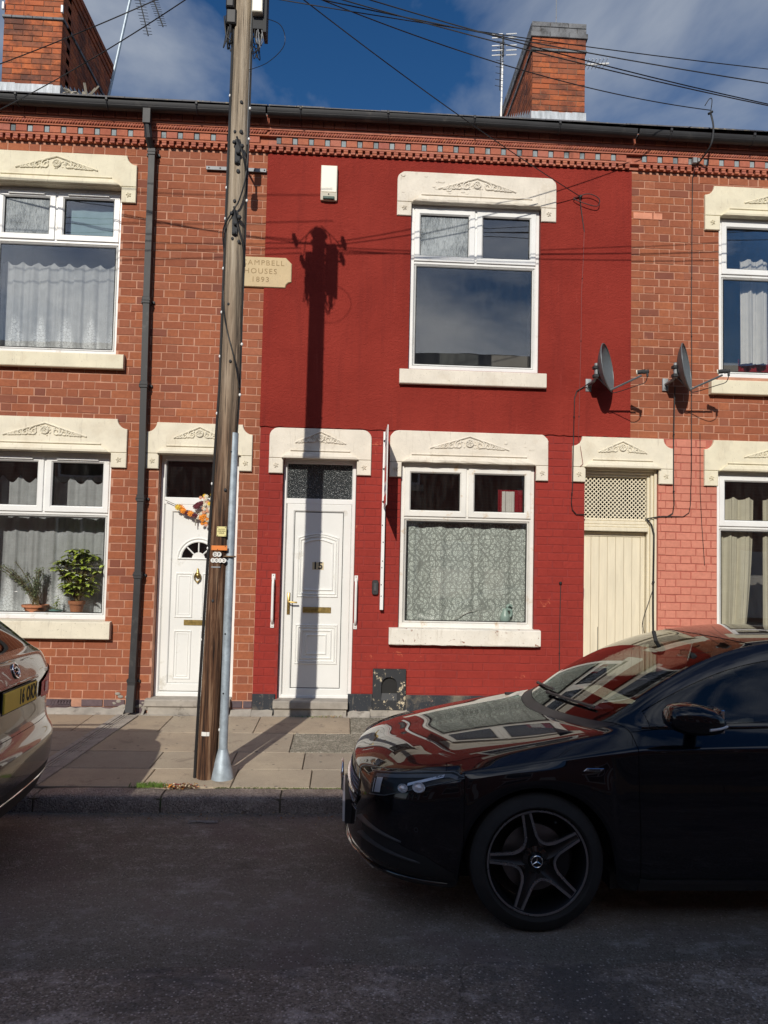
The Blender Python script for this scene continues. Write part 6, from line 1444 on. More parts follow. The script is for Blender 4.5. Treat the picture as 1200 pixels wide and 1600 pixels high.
mb = MB(); mb.tube([(2.335, 3.6, 8.45), (2.355, 3.6, 10.16)], .017, 8); mb.build('mast', M['whiteplastic'], ae2, (2.34, 3.6, 8.6), smooth=60)
mb = MB()
for s_ in (-1, 1):
    for z in (10.12, 10.06, 9.93, 9.85, 9.77): rod(mb, (2.355+s_*.03, 3.5, z), (2.355+s_*.20, 3.5, z+.02*s_), .009, 5)
mb.build('reflector_bars', M['whiteplastic'], ae2, (2.35, 3.5, 9.9))
mb = MB(); rod(mb, (2.31, 3.55, 10.0), (2.285, 3.45, 9.15), .010, 5); mb.cbox(2.325, 2.35, 3.48, 3.52, 9.75, 10.1, .003)
for i in range(8): z = 9.95-.105*i; rod(mb, (2.30-.004*i-.07, 3.45, z+.01), (2.30-.004*i+.06, 3.45, z-.01), .005, 4)
mb.build('director_comb', M['dark_metal'], ae2, (2.3, 3.5, 9.5))
ae3 = thing('tv_aerial', 'small aerial boom sticking out to the right of the right chimney', 'aerial', (3.2, 2.6, 8.9))
mb = MB(); rod(mb, (3.14, 2.6, 9.02), (3.78, 2.7, 9.16), .014, 6); 
for i in range(9): c = Vector((3.24+.06*i, 2.6+.01*i, 9.04+.0135*i)); rod(mb, c+Vector((0, -.12, 0)), c+Vector((0, .12, 0)), .005, 4)
mb.build('boom', M['whiteplastic'], ae3, (3.2, 2.6, 9.0))

# --- flower garland over the left door
gd = thing('door_garland', 'garland of orange, yellow and dark red flowers over the left white door', 'garland', (-1.55, .08, 2.15))
yg_ = .075
fm = {'orange_flower': simple('marigold_orange', (.80, .27, .02), .7, var=.2), 'yellow_flower': simple('marigold_yellow', (.78, .52, .05), .7, var=.2), 'maroon_flower': simple('dark_red_flower', (.11, .012, .022), .7, var=.3), 'cream_flower': simple('cream_flower', (.70, .64, .50), .7, var=.15), 'peach_flower': simple('peach_flower', (.72, .38, .24), .7, var=.15), 'pink_flower': simple('crimson_flower', (.33, .02, .07), .6, var=.2)}
def flower(kind, x, z, r, y=None):
    y = (yg_-.02-rnd.uniform(0, .03)) if y is None else y; mb = MB(); mb.ball((x, y, z), r*.6, n=8, m=5)
    for ring_, (rr, n_) in enumerate(((r*.55, 6), (r*.85, 9))):
        for k in range(n_):
            a = 2*pi*k/n_+ring_*.4; c = Vector((x+rr*math.cos(a), y-.25*r*(1-ring_), z+rr*math.sin(a))); t = Vector((math.cos(a), -.35, math.sin(a)))*r*.40; s_ = Vector((-math.sin(a), 0, math.cos(a)))*r*.34
            mb.add([c-t*.5, c+s_, c+t, c-s_], [(0, 1, 2), (0, 2, 3)])
    return mb.build(kind, fm[kind], gd, (x, y, z), recalc=False)
gxl, gxr = -1.80, -1.28
def gz(x): u = (x-gxl)/(gxr-gxl); return 2.165-.115*4*u*(1-u)-.0
k = 0; x = gxl+.015
order = ['yellow_flower', 'orange_flower', 'orange_flower', 'maroon_flower', 'maroon_flower', 'orange_flower', 'maroon_flower', 'maroon_flower', 'cream_flower', 'orange_flower', 'orange_flower', 'cream_flower', 'cream_flower', 'peach_flower', 'orange_flower', 'maroon_flower', 'yellow_flower', 'maroon_flower', 'orange_flower', 'orange_flower']
while x < gxr:
    kd = order[k % len(order)]; flower(kd, x, gz(x)+rnd.uniform(-.012, .012), .030 if 'orange' in kd or 'yellow' in kd else .026); x += .027; k += 1
for _ in range(26): flower(rnd.choice(['cream_flower', 'cream_flower', 'cream_flower', 'yellow_flower', 'peach_flower']), -1.488+rnd.gauss(0, .030), 2.20+rnd.uniform(-.13, .10), rnd.uniform(.016, .024))
for _ in range(6): flower('maroon_flower', -1.57+rnd.gauss(0, .022), 2.155+rnd.gauss(0, .018), .026)
for _ in range(3): flower('pink_flower', -1.405+rnd.gauss(0, .012), 2.14+rnd.gauss(0, .012), .026)
for _ in range(7): flower(rnd.choice(['peach_flower', 'cream_flower', 'orange_flower']), -1.49+rnd.gauss(0, .02), 1.995+rnd.uniform(-.04, .03), .017)
mb = MB()
for i in range(16): x = -1.62+rnd.uniform(0, .3); mb.tube([(x, yg_-.02, 2.04), (x+rnd.uniform(-.01, .01), yg_-.02, 2.0-rnd.uniform(0, .05))], .005, 4)
mb.tube([(gxl-.13, yg_-.01, 2.22), (gxl, yg_-.01, gz(gxl))]+[(gxl+.52*i/12, yg_, gz(gxl+.52*i/12)) for i in range(13)], .004, 4)
mb.build('string', simple('grey_thread', (.35, .32, .27), .8), gd, (-1.5, yg_, 2.1))

# --- pot plants on the left window sill, inside
def pot(T, x, y, z0, r, h, mat):
    mb = MB(); mb.lathe([(r*.72, z0), (r*.95, z0+h*.72), (r*1.08, z0+h*.72), (r*1.12, z0+h), (r*.98, z0+h), (r*.9, z0+h*.85), (0, z0+h*.83)], 24, (x, y, 0)); return mb.build('pot', mat, T, (x, y, z0), smooth=40)
def leafshape(mb, base, d_, L_, w_, droop=.3, n=4):
    d_ = Vector(d_).normalized(); s_ = d_.cross(Vector((0, 0, 1)));
    if s_.length < .1: s_ = Vector((1, 0, 0))
    s_.normalize(); up_ = s_.cross(d_).normalized(); V = []
    for i in range(n+1):
        t = i/n; c = Vector(base)+d_*L_*t-Vector((0, 0, 1))*droop*L_*t*t; ww = w_*math.sin(pi*min(1, t*.92+.06))**.8
        V += [c-s_*ww+up_*ww*.25, c, c+s_*ww+up_*ww*.25]
    F = []
    for i in range(n): F += [(3*i, 3*i+1, 3*i+4, 3*i+3), (3*i+1, 3*i+2, 3*i+5, 3*i+4)]
    mb.add(V, F)
SZ = .99; yP = .20
pl = thing('pot_plant', 'bushy pot plant with yellow green whorled leaves in the lower left window', 'plant', (-2.86, yP, SZ))
pot(pl, -2.855, yP, SZ, .078, .135, M['terracotta'])
st_ = MB(); lf = MB(); whorls = []
mb = MB()
for i in range(66):
    a = rnd.uniform(0, 2*pi); h = rnd.uniform(.06, .55); rr = (.05+.26*min(1, h/.3)*rnd.uniform(.25, 1)) if h < .42 else .22*rnd.uniform(.1, 1)
    p = Vector((-2.84+rr*math.cos(a), yP+rr*.42*math.sin(a), SZ+.13+h)); whorls.append(p)
    st_.tube(spline([(-2.855, yP, SZ+.11), (-2.855+(p.x+2.855)*.3, yP+(p.y-yP)*.3, SZ+.13+h*.45), p], 4), .005, 4)
leafsets = []
for wi, p in enumerate(whorls):
    q = MB(); nl = rnd.randint(6, 8)
    for k in range(nl):
        a = 2*pi*k/nl+rnd.uniform(-.2, .2); leafshape(q, p, (math.cos(a), math.sin(a), rnd.uniform(-.1, .55)), rnd.uniform(.080, .120), rnd.uniform(.017, .025), .35)
    q.build('leaf_whorl', M['leaf'], pl, p, recalc=False, smooth=180)
st_.build('stems', M['stem'], pl, (-2.86, yP, SZ))
pl2 = thing('pot_plant', 'thin straggly grey green pot plant at the left of the lower left window', 'plant', (-3.28, yP, SZ))
pot(pl2, -3.285, yP, SZ, .125, .085, M['terracotta']); st_ = MB(); lf = MB()
for i in range(18):
    dx = rnd.uniform(-.40, .16); h = rnd.uniform(.16, .40)+(.45*max(0, -dx-.05)); e = Vector((-3.285+dx, yP+rnd.uniform(-.08, .08), SZ+.08+h)); P_ = spline([(-3.285+rnd.uniform(-.05, .05), yP, SZ+.07), (-3.285+dx*.4, yP, SZ+.08+h*.55), e], 6); st_.tube(P_, .0035, 4)
    for c in P_[4:]:
        for _ in range(9): leafshape(lf, c+Vector((rnd.gauss(0, .014), rnd.gauss(0, .014), rnd.gauss(0, .014))), (rnd.uniform(-1, 1), rnd.uniform(-1, 1), rnd.uniform(-.3, 1)), rnd.uniform(.014, .026), .007, .2, 2)
st_.build('stems', M['stem'], pl2, (-3.28, yP, SZ)); tag(lf.build('foliage', M['leafgrey'], pl2, (-3.28, yP, SZ), recalc=False), kind='stuff')
pl3 = thing('pot_plant', 'tiny plant in a teal saucer between the two terracotta pots', 'plant', (-3.08, yP, SZ))
pot(pl3, -3.07, yP, SZ, .065, .035, M['teal']); lf = MB()
for _ in range(160): leafshape(lf, (-3.065+rnd.gauss(0, .018), yP+rnd.gauss(0, .015), SZ+.03+abs(rnd.gauss(.05, .04))), (rnd.uniform(-1, 1), rnd.uniform(-1, 1), rnd.uniform(-.3, 1)), rnd.uniform(.012, .024), .007, .2, 2)
tag(lf.build('foliage', M['leaf'], pl3, (-3.07, yP, SZ), recalc=False), kind='stuff')
mb = MB(); mb.box(-3.82, -2.50, .155, .36, .955, .988); mb.build('inner_sill', M['upvc'], HL, (-3.1, .25, .97))
mb = MB(); mb.box(.60, 2.02, .108, .30, .93, .965); mb.build('inner_sill', M['upvc'], HC, (1.3, .25, .94))
# swan ornament and the slanting strip in the lace window
sw = thing('swan_ornament', 'pale teal swan vase standing in front of the damask lace curtain', 'ornament', (1.77, .095, .965))
mb = MB(); cx_, cy_ = 1.755, .118
mb.lathe([(0, .966), (.035, .966), (.045, .985), (.055, 1.02), (.050, 1.06), (.030, 1.10), (.026, 1.13), (0, 1.13)], 16, (cx_, cy_, 0)); mb.tube(spline([(cx_+.03, cy_, 1.03), (cx_+.065, cy_, 1.06), (cx_+.065, cy_, 1.11), (cx_+.03, cy_, 1.125), (cx_+.025, cy_, 1.155), (cx_+.05, cy_, 1.17), (cx_+.075, cy_, 1.155)], 6), [.016]*30+[.012]*7, 8)
mb.build('body', simple('pale_teal_glaze', (.38, .52, .48), .3), sw, (cx_, cy_, 1), smooth=60)
# ================================================================== CARS
def interp(tab, x):
    if x <= tab[0][0]: return tab[0][1]
    for (a, va), (b, vb) in zip(tab, tab[1:]):
        if x <= b:
            t = (x-a)/(b-a)
            return va+(vb-va)*t if not isinstance(va, tuple) else tuple(p+(q-p)*t for p, q in zip(va, vb))
    return tab[-1][1]
def car_paint(name, base, metal, flake=0.0, rough=.25):
    a = NT(name); p = a.pos(True)
    n_ = a.noise(p, 900, 1, .5); c = a.mix(a.ramp(n_, [(.4, 0.0), (.7, 1.0)]), base, tuple(x*(1+flake) for x in base))
    d_ = a.noise(p, 5, 5, .7)
    return a.end(a.bsdf(Base_Color=c, Metallic=metal, Roughness=rough, Coat_Weight=1.0, Coat_Roughness=a.math('MULTIPLY_ADD', d_, .02, .005), Coat_IOR=1.55, Specular_IOR_Level=0.5 if metal else 0.05))
M['car_glass'] = glass_mat('car_glass', (.50, .54, .53), 1.55)
M['lens'] = glass_mat('lamp_lens', (.95, .96, .97), 1.28)
M['chrome'] = simple('chrome', (.75, .75, .76), .12, metal=1.0, var=.04, obj=True)
M['gloss_black'] = simple('gloss_black', (.006, .006, .007), .12, var=.1, obj=True, coat=1.0)
M['interior'] = simple('dark_interior', (.022, .022, .024), .8, var=.2, obj=True)
M['seat'] = simple('seat_cloth', (.035, .034, .036), .9, var=.3, vs=60, obj=True)
M['tyre'] = simple('tyre_rubber', (.020, .020, .020), .78, var=.35, vs=14, obj=True, bs=.3, bscale=150)
M['alloy'] = simple('machined_alloy', (.42, .42, .44), .28, metal=.9, var=.06, obj=True)
M['rim_black'] = simple('black_rim', (.014, .014, .016), .35, metal=.3, var=.2, obj=True)
M['disc'] = simple('brake_disc', (.20, .19, .19), .35, metal=.9, var=.2, obj=True)
M['silver_part'] = simple('lamp_reflector', (.85, .86, .88), .30, metal=.35, var=.05, obj=True)
M['red_lens'] = simple('red_lens', (.62, .02, .03), .40, var=.1, obj=True, spec=.15)
M['plate_yellow'] = simple('yellow_plate', (.85, .62, .07), .6, var=.03, obj=True)
M['plate_white'] = simple('white_plate', (.80, .80, .78), .35, var=.03, obj=True)

def build_car(name, label, S, paint, loc, rot):
    """S: outline, rows, cabin tables.  Local frame: x back from the nose, y to the car's side, z up."""
    root = thing(name, label, 'car', (0, 0, 0)); root_world = Vector((0, 0, 0))
    xc1, xc2, AR = S['axle'][0], S['axle'][1], S['arch']
    wrapf, wrapr = S['wrapf'], S['wrapr']                # 7 points each, centre -> corner / corner -> centre
    sx = [s for s in S['stations']]
    P = [Vector(p) for p in wrapf]+[Vector((x, interp(S['half'], x))) for x in sx]+[Vector(p) for p in wrapr]
    NS = len(P); Nf = 7; last_top = NS-7               # index of the rear corner
    nrm = []
    for i in range(NS):
        if i == 0: d_ = Vector((0, 1))
        elif i == NS-1: d_ = Vector((0, -1))
        else: d_ = P[i+1]-P[i-1]
        nn = Vector((-d_.y, d_.x)).normalized(); nrm.append(nn)
    rows_z, rows_in = S['z'], S['inset']; NR = 7
    def arch_z(x):
        for xc in (xc1, xc2):
            if abs(x-xc) < AR-0.004: return S['wz']+math.sqrt(max(0, AR*AR-(x-xc)**2))
        return None
    band = []
    for i in range(NS):
        x = P[i].x; row = []; s_key = x if i >= 3 else -1+.001*i
        az = arch_z(x) if 7 <= i < NS-7 else None
        for r in range(NR):
            front = i < 7; rear = i >= NS-7
            z = interp(rows_z[r], x); ins = interp(rows_in[r], x)
            if front and S.get('zf'): z = S['zf'][r][i]; ins = S['inf'][r][i]
            if rear and S.get('zr'): z = S['zr'][r][NS-1-i]; ins = S['inr'][r][NS-1-i]
            if az is not None and r < 5:
                z5 = interp(rows_z[5], x); z = max(z, az+(z5-az)*(0, .16, .40, .64, .85)[r]) if r else az
                if r == 0: ins = 0.004
                elif r < 4: ins = -0.006 if r < 3 else ins
            q = P[i]-nrm[i]*ins*1.0
            q = Vector((P[i].x+nrm[i].x*-ins if False else P[i].x-nrm[i].x*ins, P[i].y-nrm[i].y*ins)) if True else q
            if i in (0, NS-1): q.y = 0
            row.append(Vector((q.x, q.y, z)))
        band.append(row)
    # nrm points outward?  centre front moves toward -x
    # top grid
    top = []
    nst = last_top-6+1      # columns at i=6..last_top, i=6 being the front corner
    for j in range(nst):
        i = 6+j; e = band[i][NR-1]
        if j == 0: top.append([band[k][NR-1] for k in range(7)]); continue
        if j == nst-1: top.append([band[NS-1-k][NR-1] for k in range(7)]); continue
        tb = S['top'][i-7]; rowk = [None]*7; rowk[6] = e
        if tb[0] == 'hood':
            xs_ = e.x; xce = tb[1]
            for k in range(6):
                f_ = (0, .17, .34, .52, .70, .87)[k]; y = e.y*f_; x = xce+(xs_-xce)*f_**2.2; z = interp(S['hoodz'], x)+(e.z-interp(S['hoodz'], xs_))*f_**2.4+(.006*math.sin(pi*min(1, f_/.7)) if S.get('bulge') else 0)
                rowk[k] = Vector((x, y, z))
        else:
            k5, k4, cen = [Vector(tb[1]), Vector(tb[2]), tb[3]]
            rowk[5] = k5; rowk[4] = k4
            for k in range(4):
                f_ = (0, .32, .62, .86)[k]; rowk[k] = Vector((cen[0]+(k4.x-cen[0])*f_**2.2, k4.y*f_, cen[1]+(k4.z-cen[1])*f_**(2.6)))
        top.append(rowk)
    verts = []; vid = {}
    def V_(p, m):
        q = (round(p.x, 5), round(p.y*m, 5)+0.0, round(p.z, 5))
        if q not in vid: vid[q] = len(verts); verts.append(q)
        return vid[q]
    tags = S['tags']; faces = []; fm = []
    names = []
    def T_(n):
        if n not in names: names.append(n)
        return names.index(n)
    for m in (1, -1):
        sd_ = '' if m == 1 else '@'
        for i in range(NS-1):
            for r in range(NR-1):
                t = S['bandtag'](i, r, NS)
                a = [V_(band[i][r], m), V_(band[i+1][r], m), V_(band[i+1][r+1], m), V_(band[i][r+1], m)]
                if len(set(a)) < 3: continue
                a = list(dict.fromkeys(a))
                faces.append(a if m == 1 else a[::-1]); fm.append(T_(t+(sd_ if t in S['sided'] else '')))
        for j in range(nst-1):
            for k in range(6):
                t = S['toptag'](j, k, nst)
                a = [V_(top[j][k], m), V_(top[j+1][k], m), V_(top[j+1][k+1], m), V_(top[j][k+1], m)]
                a = list(dict.fromkeys(a))
                if len(a) < 3: continue
                faces.append(a[::-1] if m == 1 else a); fm.append(T_(t+(sd_ if t in S['sided'] else '')))
    me = bpy.data.meshes.new('cage'); me.from_pydata(verts, [], faces)
    me.polygons.foreach_set('material_index', fm)
    for n in names: me.materials.append(bpy.data.materials.new('tmp_'+n))
    bm = bmesh.new(); bm.from_mesh(me); bmesh.ops.recalc_face_normals(bm, faces=bm.faces)
    cl = bm.edges.layers.float.new('crease_edge') if 'crease_edge' not in bm.edges.layers.float else bm.edges.layers.float['crease_edge']
    crease_pairs = {}
    for m in (1, -1):
        for i in range(NS-1):
            for r, cv in S['crease']:
                if S['creaserange'](i, r): crease_pairs[frozenset((V_(band[i][r], m), V_(band[i+1][r], m)))] = cv
    bm.verts.ensure_lookup_table()
    for e in bm.edges:
        k_ = frozenset((e.verts[0].index, e.verts[1].index))
        if k_ in crease_pairs: e[cl] = crease_pairs[k_]
    bm.to_mesh(me); bm.free()
    ob = bpy.data.objects.new('cage', me); COL.objects.link(ob)
    md = ob.modifiers.new('s', 'SUBSURF'); md.levels = 3; md.render_levels = 3; md.boundary_smooth = 'PRESERVE_CORNERS' if False else 'ALL'
    dg = bpy.context.evaluated_depsgraph_get(); ev = ob.evaluated_get(dg); em = ev.to_mesh()
    Vs = [v.co.copy() for v in em.vertices]; Ns = [v.normal.copy() for v in em.vertices]
    polys = [(tuple(p.vertices), p.material_index) for p in em.polygons]
    # make sure normals point outward
    c0 = Vector((S['len']/2, 0, .7)); s_ = sum((1 if (Vs[i]-c0).dot(Ns[i]) > 0 else -1) for i in range(0, len(Vs), 7))
    if s_ < 0: Ns = [-n for n in Ns]; polys = [(p[::-1], m) for p, m in polys]
    ev.to_mesh_clear(); bpy.data.objects.remove(ob)
    bvh = BVHTree.FromPolygons(Vs, [p for p, _ in polys])
    glassnames = {'windscreen', 'rear_window', 'side_window'}
    out = {}
    for ti, nm in enumerate(names):
        base = nm.replace('@', '')
        if base == 'none': continue
        pf = [p for p, m in polys if m == ti]
        if not pf: continue
        used = sorted({v for p in pf for v in p}); mp_ = {v: i for i, v in enumerate(used)}
        ec = {}
        for p in pf:
            for a, b in zip(p, p[1:]+p[:1]): ec.setdefault((min(a, b), max(a, b)), []).append((a, b))
        bd = {k: v[0] for k, v in ec.items() if len(v) == 1}
        nb = {}
        for (a, b) in bd: nb.setdefault(a, []).append(b); nb.setdefault(b, []).append(a)
        isg = base in glassnames
        gap = 0.0018; off = -0.0025 if isg else 0.0
        vs = []
        inner = {}
        for p in pf:
            for v in p:
                if v in nb:
                    for u in p:
                        if u not in nb: inner.setdefault(v, set()).add(u)
        for v in used:
            q = Vs[v].copy()+Ns[v]*off
            if v in nb and inner.get(v) and abs(Vs[v].y) > .004:
                c = sum((Vs[u] for u in inner[v]), Vector())/len(inner[v])-Vs[v]
                if len(nb[v]) >= 2:
                    t = (Vs[nb[v][0]]-Vs[nb[v][1]])
                    if t.length > 1e-6: t.normalize(); c = c-t*c.dot(t)
                if c.length > 1e-6: q += c.normalized()*gap
            vs.append(q)
        fs = [tuple(mp_[v] for v in p) for p in pf]; nn = [Ns[v] for v in used]
        # lip
        lipd = 0.012
        lid = {}
        for v in nb:
            lid[v] = len(vs); vs.append(vs[mp_[v]]-Ns[v]*lipd*(1 if abs(Vs[v].y) > .004 or True else 0)); nn.append(Ns[v])
        nmain = len(fs)
        for k, (a, b) in bd.items():
            if abs(Vs[a].y) < .003 and abs(Vs[b].y) < .003 and base in S['sided']: pass
            fs.append((mp_[b], mp_[a], lid[a], lid[b]))
        mm = bpy.data.meshes.new(base); mm.from_pydata([tuple(v) for v in vs], [], fs)
        mat_ = M['car_glass'] if isg else S['mats'].get(base, paint); mm.materials.append(mat_)
        mm.polygons.foreach_set('use_smooth', [True]*len(fs))
        ln = []
        for pi_, p in enumerate(mm.polygons):
            if pi_ < nmain: ln += [nn[v] for v in p.vertices]
            else: ln += [p.normal]*len(p.vertices)
        mm.normals_split_custom_set([tuple(n) for n in ln])
        o = link(bpy.data.objects.new(base, mm), root, (0, 0, 0)); out.setdefault(base, []).append(o)
    # dark inner shell behind the gaps and glass edges
    mb = MB(); used = {}
    for p, m in polys:
        if names[m].replace('@', '') in glassnames: continue
        ids = []
        for v in p:
            if v not in used: used[v] = len(mb.v); mb.v.append(tuple(Vs[v]-Ns[v]*.016))
            ids.append(used[v])
        mb.f.append(ids); mb.t.append(0); mb.m.append(0)
    mb.build('inner_shell', M['interior'], root, recalc=False, smooth=180)
    # floor and wheel wells
    mb = MB(); mb.box(.25, S['len']-.3, -.62, .62, .17, .24); mb.box(xc1+AR, xc2-AR, -.80, .80, .18, .26)
    for xc in (xc1, xc2):
        for m in (1, -1):
            n = 20; V = []
            for k in range(n+1):
                a = pi*k/n; V += [(xc+(AR+.012)*math.cos(a), m*(S['track']+.105), S['wz']+(AR+.008)*math.sin(a)), (xc+(AR+.012)*math.cos(a), m*.50, S['wz']+(AR+.008)*math.sin(a))]
            mb.add(V, [(2*k, 2*k+1, 2*k+3, 2*k+2) for k in range(n)]); mb.add([(xc+(AR+.012)*math.cos(pi*k/n), m*.50, S['wz']+(AR+.008)*math.sin(pi*k/n)) for k in range(n+1)], [tuple(range(n+1))])
    mb.build('underbody', M['rubber'], root, recalc=False)
    return root, out, bvh, Vs, Ns
def ray(bvh, o, d, off=0.003):
    h = bvh.ray_cast(Vector(o), Vector(d).normalized())
    if h[0] is None: return None
    n = h[1]
    if n.dot(Vector(d)) > 0: n = -n
    return h[0]+n*off, n
def patch(bvh, name, mat, root, lo, hi, u0, u1, frame, off, nu=30, nv=10, edge=True):
    """surface patch between z=lo(u) and z=hi(u); frame(u) -> (origin xy, direction) of the ray"""
    V = []; ok = True
    for i in range(nu+1):
        u = u0+(u1-u0)*i/nu; a, b = lo(u), hi(u)
        for j in range(nv+1):
            z = a+(b-a)*j/nv; o, d = frame(u, z); h = ray(bvh, o, d, off)
            V.append(h[0] if h else (V[-1] if V else Vector(o)))
    F = [(i*(nv+1)+j, (i+1)*(nv+1)+j, (i+1)*(nv+1)+j+1, i*(nv+1)+j+1) for i in range(nu) for j in range(nv)]
    mb = MB(); mb.add(V, F)
    return mb.build(name, mat, root, recalc=True, smooth=180)
def surf_line(bvh, pts, frame, r, off=0.001, n=6):
    """tube lying on the body"""
    P_ = []
    for (u, z) in pts:
        o, d = frame(u, z); h = ray(bvh, o, d, off)
        if h: P_.append(h[0])
    mb = MB()
    if len(P_) > 1: mb.tube(P_, r, n)
    return mb
def side_frame(m): return lambda u, z: ((u, m*2.0, z), (0, -m, 0))
def corner_frame(m): return lambda u, z: ((u*.7071-1.2*.7071*1.0-.0, m*(u*.7071+1.2*.7071), z), (.7071, -m*.7071, 0))
front_frame = lambda u, z: ((-2.0, u, z), (1, 0, 0))
rear_frame = lambda u, z: ((8.0, u, z), (-1, 0, 0))

def wheel(root, x, y, R, m, style, rimr=.247, start=103.4, rot_label=None):
    """m=+1: outer face towards +y"""
    w_ = .112; W_ = MB(); yo = y
    prof = [(rimr, -.095), (rimr+.018, -.108), (R-.055, -.116), (R-.018, -.104), (R, -.082), (R, -.03), (R-.006, -.028), (R-.006, -.020), (R, -.018), (R, .018), (R-.006, .020), (R-.006, .028), (R, .03), (R, .082), (R-.018, .104), (R-.055, .116), (R-.060, .1175), (R-.066, .115), (rimr+.03, .109), (rimr+.018, .104), (rimr, .090)]
    t = MB(); t.lathe([(r, yo-w_*0+h) for r, h in prof], 64, (x, 0, S_WZ), 'y'); 
    if m < 0: t.v = [(v[0], 2*yo-v[1], v[2]) for v in t.v]
    TY = t.build('wheel', M['tyre'], root, (x, yo, S_WZ), smooth=35)
    def fin(mb, nm, mat, sm=None):
        if m < 0: mb.v = [(2*x-v[0] if False else v[0], 2*yo-v[1], v[2]) for v in mb.v]
        return mb.build(nm, mat, TY, (x, yo, S_WZ), smooth=sm)
    b = MB(); b.lathe([(rimr+.002, yo+.098), (rimr-.006, yo+.101), (rimr-.012, yo+.094), (rimr-.020, yo+.06), (rimr-.030, yo-.02), (rimr-.02, yo-.09), (rimr+.002, yo-.095)], 64, (x, 0, S_WZ), 'y'); fin(b, 'rim_barrel', M['rim_black'], 40)
    b = MB(); b.lathe([(rimr+.003, yo+.099), (rimr+.0005, yo+.1025), (rimr-.007, yo+.1015), (rimr-.008, yo+.098)], 72, (x, 0, S_WZ), 'y'); fin(b, 'rim_edge', M['alloy'], 60)
    d_ = MB(); d_.lathe([(0, yo+.02), (.160, yo+.02), (.160, yo-.008), (0, yo-.008)], 40, (x, 0, S_WZ), 'y'); d_.lathe([(0, yo+.045), (.075, yo+.045), (.08, yo+.02)], 24, (x, 0, S_WZ), 'y'); fin(d_, 'brake_disc', M['disc'], 40)
    c = MB(); c.prism([(x+.17*math.cos(a), S_WZ+.17*math.sin(a)) for a in [math.radians(q) for q in range(-35, 36, 10)]]+[(x+.10*math.cos(a), S_WZ+.10*math.sin(a)) for a in [math.radians(q) for q in range(35, -36, -10)]], yo-.01, yo+.055); fin(c, 'brake_caliper', M['rim_black'])
    d2 = MB(); d2.lathe([(0, yo-.05), (rimr-.03, yo-.05)], 32, (x, 0, S_WZ), 'y'); fin(d2, 'backplate', M['rubber'])
    yf = yo+.088
    if style == 'star':
        sp = MB(); ed = MB()
        def pt(r, a, dy=0.0): a = math.radians(a); return (x-m*0+r*math.cos(a)*(1), yf+dy, S_WZ+r*math.sin(a))
        for k in range(5):
            a = start+72*k
            # dark channel of the spoke: dished towards the hub
            L_ = []
            for (r, hw, dy) in ((.035, 34, -.030), (.075, 24, -.024), (.115, 13.5, -.014), (.17, 7.8, -.006), (rimr-.012, 4.6, 0)):
                L_.append([pt(r, a-hw, dy), pt(r, a-hw*.5, dy-.010), pt(r, a, dy-.013), pt(r, a+hw*.5, dy-.010), pt(r, a+hw, dy)])
            V = [p for l in L_ for p in l]; F = [(i*5+j, i*5+j+1, (i+1)*5+j+1, (i+1)*5+j) for i in range(4) for j in range(4)]
            sp.add(V, F)
            V = []
            for l in L_: V += [l[0], (l[0][0], l[0][1]-.040, l[0][2]), l[4], (l[4][0], l[4][1]-.040, l[4][2])]
            sp.add(V, [(4*i, 4*i+1, 4*i+5, 4*i+4) for i in range(4)]+[(4*i+2, 4*i+3, 4*i+7, 4*i+6) for i in range(4)])
            # machined V edge between this spoke and the next
            pl_ = [(rimr-.008, a+4.4, .004), (.17, a+7.6, -.002), (.120, a+13.0, -.008), (.100, a+21, -.011), (.092, a+30, -.013), (.090, a+36, -.014), (.092, a+42, -.013), (.100, a+51, -.011), (.120, a+59, -.008), (.17, a+64.4, -.002), (rimr-.008, a+67.6, .004)]
            P_ = [Vector(pt(r, q, dy)) for r, q, dy in pl_]; n_ = len(P_); V = []
            for i in range(n_):
                t = P_[min(i+1, n_-1)]-P_[max(i-1, 0)]; t.normalize(); s_ = Vector((0, 1, 0)).cross(t).normalized()*.0062
                V += [P_[i]-s_, P_[i]+s_, P_[i]+s_-Vector((0, .012, 0)), P_[i]-s_-Vector((0, .012, 0))]
            ed.add(V, [(4*i+q, 4*i+(q+1) % 4, 4*i+4+(q+1) % 4, 4*i+4+q) for i in range(n_-1) for q in range(4)])
            # tip of the spoke
            V = [pt(rimr-.014, a-4.6, .004), pt(rimr-.014, a+4.6, .004), pt(rimr-.003, a+4.6, .006), pt(rimr-.003, a-4.6, .006)]; ed.add(V, [(0, 1, 2, 3)])
        fin(sp, 'spokes', M['rim_black'], 30); fin(ed, 'machined_edges', M['alloy'], 30)
        h = MB(); h.lathe([(.0, yf-.006), (.030, yf-.006), (.034, yf-.010), (.040, yf-.024), (.065, yf-.03), (.068, yf-.05)], 28, (x, 0, S_WZ), 'y'); H_ = fin(h, 'hub_cap', M['gloss_black'], 40)
        for k in range(5):
            q = MB(); a = math.radians(start+36+72*k); q.lathe([(0, yf-.020), (.009, yf-.020), (.010, yf-.034)], 8, (x+.056*math.cos(a), 0, S_WZ+.056*math.sin(a)), 'y'); fin(q, 'wheel_bolt', M['rim_black'])
        e = MB(); rr = .027; e.tube([(x+rr*math.cos(q*pi/16), yf-.003, S_WZ+rr*math.sin(q*pi/16)) for q in range(33)], .0026, 6)
        for q in (90, 210, 330):
            a = math.radians(q); c = (x, yf-.002, S_WZ); t = Vector((math.cos(a), 0, math.sin(a))); n2 = Vector((-math.sin(a), 0, math.cos(a))); C_ = Vector(c)
            e.add([C_+n2*.0042, C_-n2*.0042, C_+t*rr, C_+Vector((0, .003, 0)), C_-t*.003], [(0, 3, 2), (1, 2, 3), (0, 2, 1)])
        fin(e, 'star_emblem', M['chrome'])
